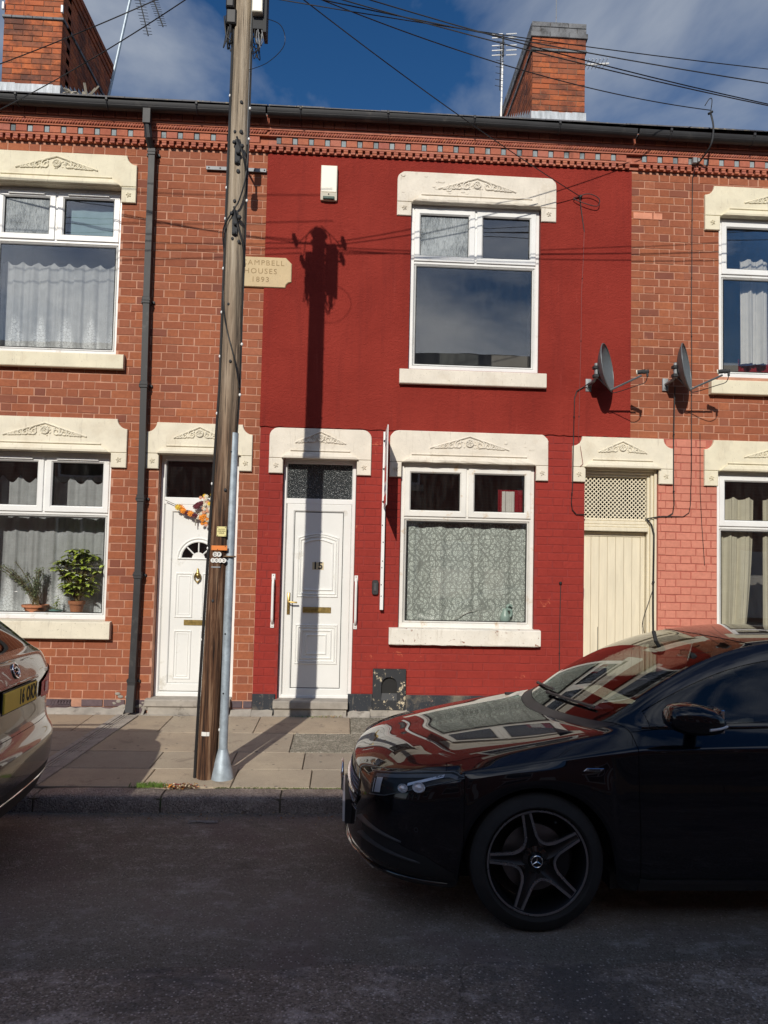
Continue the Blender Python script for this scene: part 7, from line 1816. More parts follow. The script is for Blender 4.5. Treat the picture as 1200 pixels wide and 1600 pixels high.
        v = MB(); a = math.radians(62); v.ball((x+.205*math.cos(a), yf-.02, S_WZ+.205*math.sin(a)), .008, n=6, m=4); fin(v, 'valve', M['dark_metal'])
    else:
        sp = MB()
        for k in range(10):
            a = 36*k+9; A0 = math.radians(a-4); A1 = math.radians(a+4); B0 = math.radians(a-9); B1 = math.radians(a+9)
            V = [(x+.06*math.cos(B0), yf-.02, S_WZ+.06*math.sin(B0)), (x+.06*math.cos(B1), yf-.02, S_WZ+.06*math.sin(B1)), (x+(rimr-.01)*math.cos(A1), yf, S_WZ+(rimr-.01)*math.sin(A1)), (x+(rimr-.01)*math.cos(A0), yf, S_WZ+(rimr-.01)*math.sin(A0))]
            sp.add(V+[(p[0], p[1]-.03, p[2]) for p in V], [(0, 1, 2, 3), (0, 1, 5, 4), (1, 2, 6, 5), (2, 3, 7, 6), (3, 0, 4, 7), (4, 5, 6, 7)])
        sp.lathe([(0, yf-.01), (.065, yf-.014), (.068, yf-.05)], 24, (x, 0, S_WZ), 'y'); fin(sp, 'spokes', M['alloy'])
    return TY

def interior(root, x_dash, belt, x_seat, roofz, rhd=True, halfw=.66):
    d_ = 1 if rhd else -1
    mb = MB(); mb.prism([(x_dash-.15, belt-.40), (x_dash-.12, belt-.035), (x_dash+.30, belt-.015), (x_dash+.46, belt-.05), (x_dash+.50, belt-.16), (x_dash+.42, belt-.40)], -halfw, halfw); mb.build('dashboard', M['interior'], root, smooth=None)
    q = MB(); q.cbox(x_dash+.30, x_dash+.47, -.30, .42, belt-.03, belt+.055, .01); q.build('instrument_screen', M['gloss_black'], root)
    for s_ in (1, -1):
        q = MB(); y0 = s_*.36
        q.tube([(x_seat, y0, .38), (x_seat+.45, y0, .36)], .20, 12, flat=.5); q.tube(spline([(x_seat+.46, y0, .42), (x_seat+.56, y0, .75), (x_seat+.64, y0, 1.02)], 5), [.12]*3+[.21]*4+[.19]*4, 12, flat=.55)
        q.build('seat', M['seat'], root, smooth=60); h = MB(); h.ball((x_seat+.68, y0, 1.15), .12, sc=(.5, 1.0, .8), n=14, m=8); h.build('headrest', M['seat'], root, smooth=60)
    q = MB(); q.tube([(x_seat+1.0, -.55, .42), (x_seat+1.0, .55, .42)], .22, 10, flat=.6); q.box(x_seat+1.22, x_seat+1.36, -.60, .60, .45, 1.0); q.build('rear_bench', M['seat'], root)
    sw_ = MB(); c = Vector((x_dash+.58, d_*.36, belt-.06)); ax = Vector((.9, 0, .42)).normalized(); e1 = Vector((0, 1, 0)); e2 = ax.cross(e1)
    sw_.tube([c+e1*.18*math.cos(a)+e2*.18*math.sin(a) for a in [2*pi*k/28 for k in range(29)]], .014, 8); sw_.tube([c-e1*.17, c, c+e1*.17], .016, 6); sw_.tube([c, c-e2*.17], .016, 6); sw_.build('steering_wheel', M['interior'], root, smooth=60)
    mb = MB(); mb.cbox(x_dash-.2, x_seat+1.5, -halfw, halfw, .26, .30, .005); mb.build('floor', M['interior'], root)
    m_ = MB(); m_.ball((x_dash+.68, 0, roofz-.115), .10, sc=(.22, 1.15, .42), n=14, m=8); m_.tube([(x_dash+.68, 0, roofz-.1), (x_dash+.66, 0, roofz-.01)], .012, 6); m_.build('rear_view_mirror', M['interior'], root, smooth=60)
    c_ = MB(); c_.box(x_dash+.86, x_dash+.98, -.10, .10, roofz-.075, roofz-.035); c_.build('roof_console', M['interior'], root)

# ------------------------------------------------------------------ the black hatchback
S_WZ = .327
A_ = .915; Bx = 3.644; AR = .378
st = [.47, .535, .545, .60, .72, A_, 1.11, 1.23, 1.285, 1.295, 1.42, 1.50, 1.68, 1.90, 2.15, 2.42, 2.52, 2.80, 3.05, Bx-.38, Bx-.37, Bx-.31, Bx-.19, Bx, Bx+.19, Bx+.31, Bx+.37, Bx+.38]
def hood(xc): return ('hood', xc)
def cab(k5, k4, cen): return ('cab', k5, k4, cen)
TOP = {0.47: hood(.16), .535: hood(.25), .545: hood(.27), .60: hood(.36), .72: hood(.49), A_: hood(.66), 1.11: hood(.84), 1.23: hood(.96), 1.285: hood(1.04), 1.295: hood(1.07),
 1.42: cab((1.38, .715, .958), (1.325, .685, .953), (1.13, .942)), 1.50: cab((1.48, .716, 1.035), (1.42, .672, 1.035), (1.235, 1.005)), 1.68: cab((1.70, .688, 1.165), (1.64, .643, 1.175), (1.46, 1.145)),
 1.90: cab((1.97, .645, 1.292), (1.91, .598, 1.305), (1.76, 1.303)), 2.15: cab((2.22, .612, 1.352), (2.17, .565, 1.372), (2.06, 1.400)), 2.42: cab((2.44, .600, 1.372), (2.42, .55, 1.395), (2.36, 1.432)),
 2.52: cab((2.54, .597, 1.374), (2.52, .546, 1.397), (2.50, 1.435)), 2.80: cab((2.82, .59, 1.368), (2.80, .538, 1.390), (2.80, 1.43)), 3.05: cab((3.07, .58, 1.350), (3.06, .53, 1.372), (3.06, 1.415)),
 Bx-.38: cab((3.26, .572, 1.325), (3.25, .522, 1.348), (3.28, 1.393)), Bx-.37: cab((3.29, .571, 1.32), (3.28, .521, 1.343), (3.31, 1.39)), Bx-.31: cab((3.37, .568, 1.30), (3.36, .518, 1.33), (3.40, 1.375)),
 Bx-.19: cab((3.50, .565, 1.262), (3.52, .515, 1.30), (3.56, 1.35)), Bx: cab((3.68, .57, 1.19), (3.74, .52, 1.24), (3.78, 1.305)), Bx+.19: cab((3.86, .60, 1.10), (3.92, .56, 1.15), (3.95, 1.24)),
 Bx+.31: cab((3.98, .63, 1.03), (4.04, .585, 1.06), (4.09, 1.14)), Bx+.37: cab((4.06, .65, .985), (4.12, .60, 1.0), (4.18, 1.06)), Bx+.38: cab((4.14, .67, .955), (4.20, .61, .965), (4.28, 1.0))}
def bandtagA(i, r, NS):
    nf = 7; x = None
    if i < nf: return 'front_bumper' if r < 5 else 'hood'
    k = i-nf           # station index
    if i >= NS-8: return 'rear_bumper' if r < 3 else 'tailgate'
    if i == 6: return 'front_bumper' if r < 5 else 'wing'
    xs_ = st[k]
    if xs_ < .545: return 'front_bumper' if r < 5 else 'wing'
    if xs_ < 1.42-.001: return 'wing'
    if r == 0 and xs_ < Bx-.38: return 'sill'
    if xs_ < 2.42: return 'door'
    if xs_ < 3.05: return 'rear_door'
    if k >= len(st)-1: return 'rear_bumper' if r < 3 else 'rear_quarter'
    return 'rear_quarter'
def toptagA(j, k, nst):
    if j == 0: return 'hood'
    s_ = j-1; xs_ = st[s_] if s_ < len(st) else 9
    if xs_ < 1.295: return 'hood'
    if xs_ < 1.42: return 'cowl' if k < 5 else 'wing'
    if j == nst-2: return 'tailgate'
    if k == 5:
        if xs_ < 1.49: return 'pillar'
        if xs_ in (2.42,): return 'pillar_trim'
        if xs_ > Bx-.38+.001: return 'rear_quarter'
        return 'side_window'
    if k == 4: return 'pillar'
    if xs_ < 2.15: return 'windscreen'
    if xs_ < Bx-.01: return 'roof'
    return 'rear_window' if xs_ < Bx+.365 else 'tailgate'
z6 = [(0, .70), (.34, .745), (.6, .795), (.9, .855), (1.30, .925), (1.42, .940), (1.9, .952), (2.6, .972), (3.2, 1.0), (3.6, 1.02), (4.1, 1.0), (4.42, .97)]
z5 = [(0, .66), (.34, .70), (.5, .735), (.9, .800), (1.42, .868), (2.5, .895), (3.3, .93), (3.9, .93), (4.42, .90)]
in6 = [(0, .05), (.34, .115), (.6, .150), (1.30, .155), (1.42, .125), (1.9, .108), (3.0, .11), (3.6, .16), (4.1, .16), (4.42, .03)]
in5 = [(0, .02), (.34, .02), (.6, .030), (1.42, .022), (3.3, .02), (3.9, .03), (4.42, .0)]
def cst(v): return [(0, v), (5, v)]
SA = dict(len=4.42, axle=(A_, Bx), arch=AR, wz=.327, track=.70, stations=st,
 wrapf=[(-.012, 0), (-.006, .17), (.015, .33), (.058, .48), (.122, .62), (.218, .735), (.335, .815)],
 wrapr=[(4.17, .83), (4.27, .765), (4.345, .66), (4.39, .52), (4.41, .36), (4.425, .18), (4.43, 0)],
 half=[(.3, .81), (.47, .855), (.6, .882), (.915, .895), (1.3, .893), (1.8, .897), (3.0, .897), (3.64, .898), (4.05, .868)],
 z=[cst(.185), [(0, .25), (5, .25)], [(0, .36), (5, .38)], [(0, .49), (5, .56)], [(0, .60), (.5, .64), (1.42, .74), (5, .78)], z5, z6],
 inset=[cst(.055), cst(.008), cst(.0), cst(.002), [(0, .0), (.5, .006), (1.42, .022), (3.2, .022), (5, .0)], in5, in6],
 zf=[[.20, .20, .20, .195, .19, .185, .185], [.26, .26, .26, .26, .26, .26, .26], [.35, .35, .35, .36, .36, .36, .36], [.46, .46, .46, .47, .48, .48, .49], [.56, .56, .56, .565, .57, .58, .60], [.635, .638, .643, .65, .66, .675, .695], [.672, .676, .684, .694, .708, .726, .748]],
 inf=[[.02, .02, .02, .03, .04, .05, .055], [.0, .0, .0, .0, .0, .005, .008], [.015, .012, .01, .005, .0, .0, .0], [.02, .02, .015, .01, .005, .0, .0], [.03, .028, .025, .02, .012, .008, .004], [.035, .035, .035, .035, .035, .032, .025], [.065, .065, .068, .075, .085, .10, .115]],
 top=[TOP[x] for x in st], hoodz=[(-.1, .660), (0, .674), (.05, .70), (.12, .735), (.3, .785), (.6, .845), (.9, .890), (1.15, .922), (1.4, .945)], bulge=True,
 bandtag=bandtagA, toptag=toptagA, tags=None, sided={'wing', 'door', 'rear_door', 'rear_quarter', 'side_window', 'sill', 'pillar', 'pillar_trim'},
 crease=[(5, .55), (6, .25), (1, .3)], creaserange=lambda i, r: (r == 5 and i >= 8) or (r == 6 and 3 < i) or (r == 1 and i > 16),
 mats={'cowl': M['blackplastic'], 'pillar_trim': M['gloss_black'], 'sill': simple('satin_sill', (.03, .03, .032), .3, obj=True)})
paintA = car_paint('navy_black_paint', (.0020, .0024, .0042), .0, 1.2, .45)
carA, outA, bvhA, VA, NA = build_car('parked_car', 'glossy black hatchback with five spoke star wheels parked in front of the red house', SA, paintA, None, None)
for m in (1, -1):
    for x in (A_, Bx): wheel(carA, x, m*.765, .328, m, 'star')
interior(carA, 1.20, .94, 1.95, 1.40, rhd=False)
# (the near side is the car's left, so the wheel sits on the far side: y negative)
cf = {m: corner_frame(m) for m in (1, -1)}
for m in (1, -1):
    # head lamp
    lo = lambda u: interp([(.40, .575), (.46, .560), (.60, .585), (.80, .655), (1.00, .722)], u)
    hi = lambda u: interp([(.40, .660), (.46, .668), (.60, .690), (.80, .722), (.93, .738), (1.00, .726)], u)
    H = patch(bvhA, 'headlight', M['rubber'], carA, lo, hi, .465, 1.0, cf[m], .0025, 34, 10)
    lo2 = lambda u: lo(u)+.012; hi2 = lambda u: hi(u)-.012
    patch(bvhA, 'drl_strip', M['silver_part'], H, lo2, lambda u: hi(u)-.026, .518, .566, cf[m], .010, 4, 8)
    patch(bvhA, 'drl_strip', M['silver_part'], H, lo2, lambda u: hi(u)-.034, .500, .508, cf[m], .010, 4, 8)
    patch(bvhA, 'brow', M['dish'], H, lambda u: hi(u)-.024, lambda u: hi(u)-.010, .50, .965, cf[m], .008, 24, 3)
    for uc, zc, rr in ((.715, .640, .027), (.800, .657, .031)):
        o, d = cf[m](uc, zc); h = ray(bvhA, o, d, .006)
        if h:
            c, n_ = h; q = MB(); t1 = Vector((0, 0, 1)).cross(n_).normalized(); t2 = n_.cross(t1); V = []
            for (r_, hh) in ((rr, .004), (rr*.92, .009), (rr*.75, .002), (rr*.66, .006), (rr*.4, .014), (0, .018)):
                V += [c+t1*r_*math.cos(2*pi*k/20)*1.15+t2*r_*math.sin(2*pi*k/20)*.8+n_*hh for k in range(20)]
            q.add(V, [(i*20+k, i*20+(k+1) % 20, (i+1)*20+(k+1) % 20, (i+1)*20+k) for i in range(5) for k in range(20)]); q.build('projector', M['silver_part'], H, smooth=60)
    patch(bvhA, 'reflector_shelf', M['silver_part'], H, lambda u: lo(u)+.022, lambda u: lo(u)+.034, .735, .90, cf[m], .008, 14, 3)
    for fn_, nm_ in ((lo, 'lamp_edge'), (hi, 'lamp_edge')):
        q = surf_line(bvhA, [(.465+.53*k/24, fn_(.465+.53*k/24)) for k in range(25)], cf[m], .0028, .004, 5); q.build(nm_, M['dish'], H, smooth=60)
    patch(bvhA, 'lamp_lens', M['lens'], H, lo, hi, .465, 1.0, cf[m], .018, 34, 10)
    # lower air intake with fins
    il = lambda u: interp([(.40, .27), (.70, .25), (.98, .235)], u); ih = lambda u: interp([(.40, .43), (.62, .40), (.85, .34), (.98, .262)], u)
    I_ = patch(bvhA, 'air_intake', M['rubber'], carA, il, ih, .40, .96, cf[m], .002, 30, 8)
    for (z0, z1, ua, ub) in ((.425, .385, .385, .72), (.352, .305, .41, .82)):
        pts = [(ua+(ub-ua)*k/16, z0+(z1-z0)*k/16) for k in range(17)]; P_ = []
        for (u, z) in pts:
            o, d = cf[m](u, z); h = ray(bvhA, o, d, .0)
            if h: P_.append(h)
        q = MB(); V = []
        for k, (c, n_) in enumerate(P_):
            t = k/(len(P_)-1); w_ = .030*(1-t)**.8+.002
            V += [c+n_*w_+Vector((0, 0, .004)), c+n_*w_*.9-Vector((0, 0, .003)), c-n_*.003-Vector((0, 0, .022*(1-t)+.003)), c-n_*.003+Vector((0, 0, .010))]
        q.add(V, [(4*k+a, 4*k+(a+1) % 4, 4*k+4+(a+1) % 4, 4*k+4+a) for k in range(len(P_)-1) for a in range(4)]+[(0, 1, 2, 3)]); q.build('intake_fin', simple('satin_black', (.05, .05, .052), .35, obj=True), I_, smooth=40)
    # splitter trim
    pts = [(.02+.9*k/30, .222-.012*k/30) for k in range(31)]
    q = surf_line(bvhA, [(p[0], p[1]) for p in pts if p[0] > .40], cf[m], .009, .004, 6)
    q.build('splitter_trim', M['gloss_black'], carA, smooth=60)
    q = surf_line(bvhA, [(m*(.02+.42*k/16), .232) for k in range(17)], front_frame, .010, .010, 6); q.build('splitter_trim', M['chrome'], carA, smooth=60)
    q = surf_line(bvhA, [(.36+.16*k/6, .232-.004*k) for k in range(7)], cf[m], .010, .008, 6); q.build('splitter_trim', M['chrome'], carA, smooth=60)
    q = surf_line(bvhA, [(.74+.0*k, .415) for k in range(2)], cf[m], .001, .0, 4)
    o, d = cf[m](.80, .46); h = ray(bvhA, o, d, .001)
    if h:
        c, n_ = h; t1 = Vector((0, 0, 1)).cross(n_).normalized(); t2 = n_.cross(t1); q = MB(); q.tube([c+t1*.010*math.cos(k*pi/8)+t2*.010*math.sin(k*pi/8) for k in range(17)], .0015, 5); q.build('parking_sensor', M['blackplastic'], carA)
    # wing badge
    h = ray(bvhA, (1.185, m*2, .775), (0, -m, 0), .002)
    if h:
        c = h[0]; q = MB(); q.cbox(c.x-.043, c.x+.043, 0, .004, c.z-.0085, c.z+.0065, .002); q.v = [(v[0]+.012*(v[2]-c.z)/.01, c.y+m*(.004-v[1]), v[2]) for v in q.v]; B_ = q.build('wing_badge', M['chrome'], carA)
        q = MB(); q.box(c.x-.026, c.x+.030, c.y+(.0043 if m > 0 else -.0053), c.y+(.0053 if m > 0 else -.0043), c.z-.0045, c.z+.0025); q.build('badge_inlay', M['gloss_black'], B_)
    # window trims, handle
    def belt_pts(xa, xb, dz):
        P_ = []
        for k in range(25):
            x = xa+(xb-xa)*k/24; h = ray(bvhA, (x, m*2, interp(z6, x)+dz), (0, -m, 0), .003)
            if h: P_.append(h[0])
        return P_
    q = MB(); q.tube(belt_pts(1.47, 3.15, .012), .0075, 6); q.build('window_trim', M['gloss_black'], carA, smooth=60)
    for xh in (2.18, 3.02):
        q = MB(); h = ray(bvhA, (xh, m*2, .80), (0, -m, 0), 0); c = h[0]
        q.tube(spline([(xh-.09, c.y-m*.002, .80), (xh-.075, c.y+m*.028, .802), (xh+.075, c.y+m*.030, .804), (xh+.09, c.y-m*.002, .805)], 6), .012, 8); q.build('door_handle', paintA, carA, smooth=60)
    # mirror
    mz, mx, my = (1.035, 1.655, m*.950) if m < 0 else (1.0, 1.76, m*.935)
    q = MB(); V = []; nseg = 18
    prof = [(-.175, .012, .012, .0), (-.168, .040, .040, .004), (-.145, .062, .060, .006), (-.09, .076, .078, .004), (.0, .080, .084, .0), (.08, .076, .074, -.006), (.13, .064, .058, -.012), (.16, .044, .036, -.018), (.172, .014, .012, -.022)]
    # the housing is long across the car; the photograph sees it from the side: use length along x
    for (s_, a, b, dz) in prof:
        for k in range(nseg):
            t = 2*pi*k/nseg; cs, sn = math.cos(t), math.sin(t)
            V.append((mx+s_*.80, my+m*(s_*.05)+m*a*1.25*(abs(cs)**.75)*(1 if cs > 0 else -1), mz+dz+b*.90*(abs(sn)**.8)*(1 if sn > 0 else -1)))
    q.add(V, [(i*nseg+k, i*nseg+(k+1) % nseg, (i+1)*nseg+(k+1) % nseg, (i+1)*nseg+k) for i in range(len(prof)-1) for k in range(nseg)]+[tuple(range(nseg)), tuple((len(prof)-1)*nseg+k for k in range(nseg))])
    MR = q.build('wing_mirror', paintA, carA, (mx, my, mz), smooth=70)
    q = MB(); q.tube(spline([(mx+.06, m*.80, .955), (mx+.05, m*.86, .968), (mx+.03, m*.93, .985)], 5), [.035]*11, 10, flat=.6); q.build('mirror_arm', M['gloss_black'], MR, smooth=60)
    q = MB(); q.tube([(mx+.03, my+m*.098, mz-.034), (mx+.08, my+m*.094, mz-.028), (mx+.125, my+m*.075, mz-.020)], .006, 6); q.build('indicator', M['silver_part'], MR, smooth=60)
    q = MB(); q.cbox(mx+.10, mx+.118, my-.07, my+.07, mz-.055, mz+.055, .004); q.build('mirror_glass', M['chrome'], MR)
# grille, plate and wipers
G_ = patch(bvhA, 'grille', M['rubber'], carA, lambda u: .415+.05*abs(u/.42), lambda u: .605-.02*abs(u/.42), -.40, .40, front_frame, .002, 30, 8)
q = MB()
for i in range(-18, 19):
    for j in range(8):
        u, z = i*.021+(.0105 if j % 2 else 0), .43+.021*j; h = ray(bvhA, (-2, u, z), (1, 0, 0), .003)
        if h and abs(u) < .39: q.ball(h[0], .0052, n=5, m=3)
tag(q.build('grille_studs', M['chrome'], G_), kind='stuff')
q = surf_line(bvhA, [(-.38+.76*k/24, .515) for k in range(25)], front_frame, .013, .012, 6); q.build('grille_bar', M['chrome'], G_, smooth=60)
q = surf_line(bvhA, [(.41*math.sin(a), .51-.10*math.cos(a)*(1 if True else 0)) for a in [-pi/2+pi*k/24 for k in range(25)]], front_frame, .008, .006, 6); q.build('grille_surround', M['gloss_black'], G_, smooth=60)
q = MB(); c = Vector((-.035, 0, .515)); q.tube([(c.x, .085*math.cos(k*pi/16), c.z+.085*math.sin(k*pi/16)) for k in range(33)], .007, 6)
for a in (90, 210, 330): t = math.radians(a); q.tube([c, (c.x, .085*math.cos(t), c.z+.085*math.sin(t))], [.011, .003], 6)
q.build('star_emblem', M['chrome'], G_, smooth=60)
q = MB(); q.cbox(-.262, .262, -.012, 0, .325, .437, .002); q.v = [(-.018+v[1], v[0], v[2]) for v in q.v]; q.build('number_plate', M['plate_white'], carA)
q = MB(); q.box(-.0165, .03, -.27, .27, .315, .447); q.build('plate_holder', M['blackplastic'], carA)
for s_, (ya, yb) in ((1, (.60, .02)), (-1, (.05, -.52))):
    q = MB(); P_ = []
    for k in range(9):
        y = ya+(yb-ya)*k/8; x = 1.21+.12*(abs(y)/.7)**2-.0+.035*(k/8); h = bvhA.ray_cast(Vector((x, y, 2.0)), Vector((0, 0, -1)))
        if h[0] is not None: P_.append(h[0]+Vector((0, 0, .016)))
    q.tube(P_, [.012]+[.008]*(len(P_)-1), 6); q.build('wiper', M['blackplastic'], carA, smooth=60)
q = MB(); 
for (a, b, c_, d_) in ((1.42, 1.58, -.12, .04), (1.46, 1.60, .30, .42)): q.box(a, b, c_, d_, .932, .936)
q.build('dash_reflections', M['whiteplastic'], carA)  # white slabs on the dash stand in for reflections in the windscreen
def put_car(root, x0, yc, z0, tilt=0.0, yaw=0.0):
    root.location = (x0, yc, z0); root.rotation_euler = (tilt, 0, yaw)
put_car(carA, .05, -3.440, -.1465, math.radians(-1.4))

# ------------------------------------------------------------------ the bronze estate at the left edge
S_WZ = .340
A2, B2x = .90, 3.58
stB = [.48, .503, .515, .60, .72, A2, 1.08, 1.21, 1.285, 1.297, 1.42, 1.52, 1.72, 1.95, 2.18, 2.45, 2.56, 2.80, 3.05, B2x-.395, B2x-.385, B2x-.31, B2x-.19, B2x, B2x+.19, B2x+.31, B2x+.385, B2x+.395]
def sc_top(T):
    f = lambda z: z*1.085+.0
    return {k: (v if v[0] == 'hood' else ('cab', (v[1][0], v[1][1], f(v[1][2])), (v[2][0], v[2][1], f(v[2][2])), (v[3][0], f(v[3][1])))) for k, v in T.items()}
TB = {.48: hood(.12), .503: hood(.20), .515: hood(.24), .60: hood(.34), .72: hood(.47), A2: hood(.62), 1.08: hood(.80), 1.21: hood(.93), 1.285: hood(1.0), 1.297: hood(1.03),
 1.42: cab((1.38, .715, 1.0), (1.325, .685, .995), (1.15, .985)), 1.52: cab((1.50, .71, 1.09), (1.44, .67, 1.09), (1.26, 1.05)), 1.72: cab((1.74, .685, 1.22), (1.68, .64, 1.23), (1.50, 1.20)),
 1.95: cab((2.0, .65, 1.345), (1.95, .60, 1.36), (1.80, 1.36)), 2.18: cab((2.24, .63, 1.40), (2.20, .58, 1.42), (2.1, 1.455)), 2.45: cab((2.46, .62, 1.42), (2.45, .57, 1.445), (2.42, 1.485)),
 2.56: cab((2.57, .62, 1.42), (2.56, .57, 1.447), (2.55, 1.488)), 2.80: cab((2.8, .615, 1.42), (2.8, .565, 1.447), (2.8, 1.488)), 3.05: cab((3.05, .61, 1.415), (3.05, .56, 1.442), (3.05, 1.483)),
 B2x-.395: cab((3.22, .605, 1.41), (3.22, .555, 1.437), (3.22, 1.478)), B2x-.385: cab((3.26, .605, 1.408), (3.26, .555, 1.435), (3.26, 1.476)), B2x-.31: cab((3.34, .603, 1.404), (3.34, .553, 1.43), (3.35, 1.47)),
 B2x-.19: cab((3.46, .60, 1.396), (3.46, .55, 1.422), (3.48, 1.462)), B2x: cab((3.66, .598, 1.375), (3.68, .555, 1.40), (3.72, 1.44)), B2x+.19: cab((3.82, .600, 1.33), (3.86, .560, 1.36), (3.90, 1.40)),
 B2x+.31: cab((3.96, .63, 1.255), (4.01, .60, 1.275), (4.06, 1.30)), B2x+.385: cab((4.07, .675, 1.165), (4.13, .645, 1.18), (4.18, 1.19)), B2x+.395: cab((4.17, .72, 1.085), (4.235, .675, 1.085), (4.285, 1.09))}
TB = sc_top(TB)
def bandtagB(i, r, NS):
    if i < 6: return 'front_bumper' if r < 5 else 'hood'
    if i == 6: return 'front_bumper' if r < 5 else 'wing'
    if i >= NS-6: return 'lower_bumper' if r == 0 else ('rear_bumper' if r < 3 else 'tailgate')
    if i >= NS-8: return 'lower_bumper' if r == 0 else ('rear_bumper' if r < 3 else 'rear_quarter')
    xs_ = stB[i-7]
    if xs_ < 1.42-.001: return 'wing' if xs_ > .525 or r > 3 else 'front_bumper'
    if r == 0 and xs_ < B2x-.395: return 'sill'
    if xs_ < 2.45: return 'door'
    if xs_ < 3.05: return 'rear_door'
    return 'rear_quarter'
def toptagB(j, k, nst):
    if j == 0: return 'hood'
    s_ = j-1; xs_ = stB[s_] if s_ < len(stB) else 9
    if xs_ < 1.297: return 'hood'
    if xs_ < 1.42: return 'cowl' if k < 5 else 'wing'
    if j == nst-2: return 'tailgate' if k < 5 else 'rear_quarter'
    if k == 5: return 'pillar' if xs_ < 1.51 else ('pillar_trim' if xs_ == 2.45 else ('rear_quarter' if xs_ > B2x-.2 else 'side_window'))
    if k == 4: return 'pillar' if xs_ < B2x+.18 else 'tailgate'
    if xs_ < 2.18: return 'windscreen'
    if xs_ < B2x+.18: return 'roof'
    return 'rear_window'
z6B = [(0, .80), (.34, .86), (.6, .92), (.9, .98), (1.30, 1.045), (1.42, 1.055), (1.9, 1.07), (2.6, 1.09), (3.2, 1.105), (3.6, 1.12), (4.0, 1.13), (4.45, 1.13)]
z5B = [(0, .76), (.34, .80), (.9, .90), (1.42, .96), (2.5, .98), (3.3, 1.005), (3.9, 1.03), (4.45, 1.04)]
SB_ = dict(len=4.45, axle=(A2, B2x), arch=.392, wz=.340, track=.70, stations=stB,
 wrapf=[(0, 0), (.004, .17), (.02, .33), (.055, .48), (.115, .62), (.21, .735), (.34, .81)],
 wrapr=[(4.15, .85), (4.275, .83), (4.365, .765), (4.415, .635), (4.437, .45), (4.447, .22), (4.45, 0)],
 half=[(.3, .80), (.5, .855), (.9, .90), (3.6, .905), (4.02, .87)],
 z=[cst(.20), cst(.27), cst(.40), cst(.56), [(0, .66), (1.42, .76), (5, .78)], z5B, z6B],
 inset=[cst(.05), cst(.008), cst(0), cst(.002), [(0, 0), (1.42, .02), (5, .01)], [(0, .02), (.6, .03), (1.42, .02), (4.45, .02)], [(0, .05), (.34, .11), (.6, .15), (1.30, .155), (1.42, .12), (1.9, .11), (3.4, .115), (4.0, .10), (4.45, .06)]],
 zr=[[.28, .28, .28, .28, .28, .27, .26], [.45, .45, .45, .45, .455, .46, .46], [.64, .64, .64, .645, .65, .655, .66], [.70, .70, .70, .71, .725, .735, .74], [.90, .90, .90, .90, .90, .90, .90], [1.045, 1.045, 1.045, 1.045, 1.045, 1.04, 1.04], [1.155, 1.155, 1.153, 1.15, 1.145, 1.14, 1.135]],
 inr=[[.09, .09, .09, .09, .08, .07, .05], [.015, .015, .015, .015, .01, .0, .005], [.0, .0, .0, .0, .0, .0, .0], [.075, .075, .07, .065, .055, .035, .015], [.065, .065, .062, .055, .045, .03, .014], [.06, .06, .06, .058, .052, .04, .026], [.105, .105, .105, .10, .10, .095, .09]],
 top=[TB[x] for x in stB], hoodz=[(-.1, .76), (0, .775), (.05, .81), (.12, .85), (.3, .91), (.6, .975), (.9, 1.02), (1.15, 1.05), (1.4, 1.07)],
 bandtag=bandtagB, toptag=toptagB, tags=None, sided=SA['sided'], crease=[(5, .5), (6, .3), (1, .3), (2, .35)], creaserange=lambda i, r: (r == 5 and i >= 8 and i < 40) or (r == 6 and i > 3) or (r == 1 and i > 16) or (r == 2 and i > 33),
 mats={'cowl': M['blackplastic'], 'pillar_trim': M['gloss_black'], 'lower_bumper': M['blackplastic']})
paintB = car_paint('bronze_paint', (.072, .055, .043), .7, .5, .25)
carB, outB, bvhB, VB, NB = build_car('parked_car', 'bronze brown estate car at the left edge seen from behind with a yellow plate', SB_, paintB, None, None)
for m in (1, -1):
    for x in (A2, B2x): wheel(carB, x, m*.775, .342, m, 'plain', .225)
interior(carB, 1.22, 1.05, 1.95, 1.57, rhd=False)
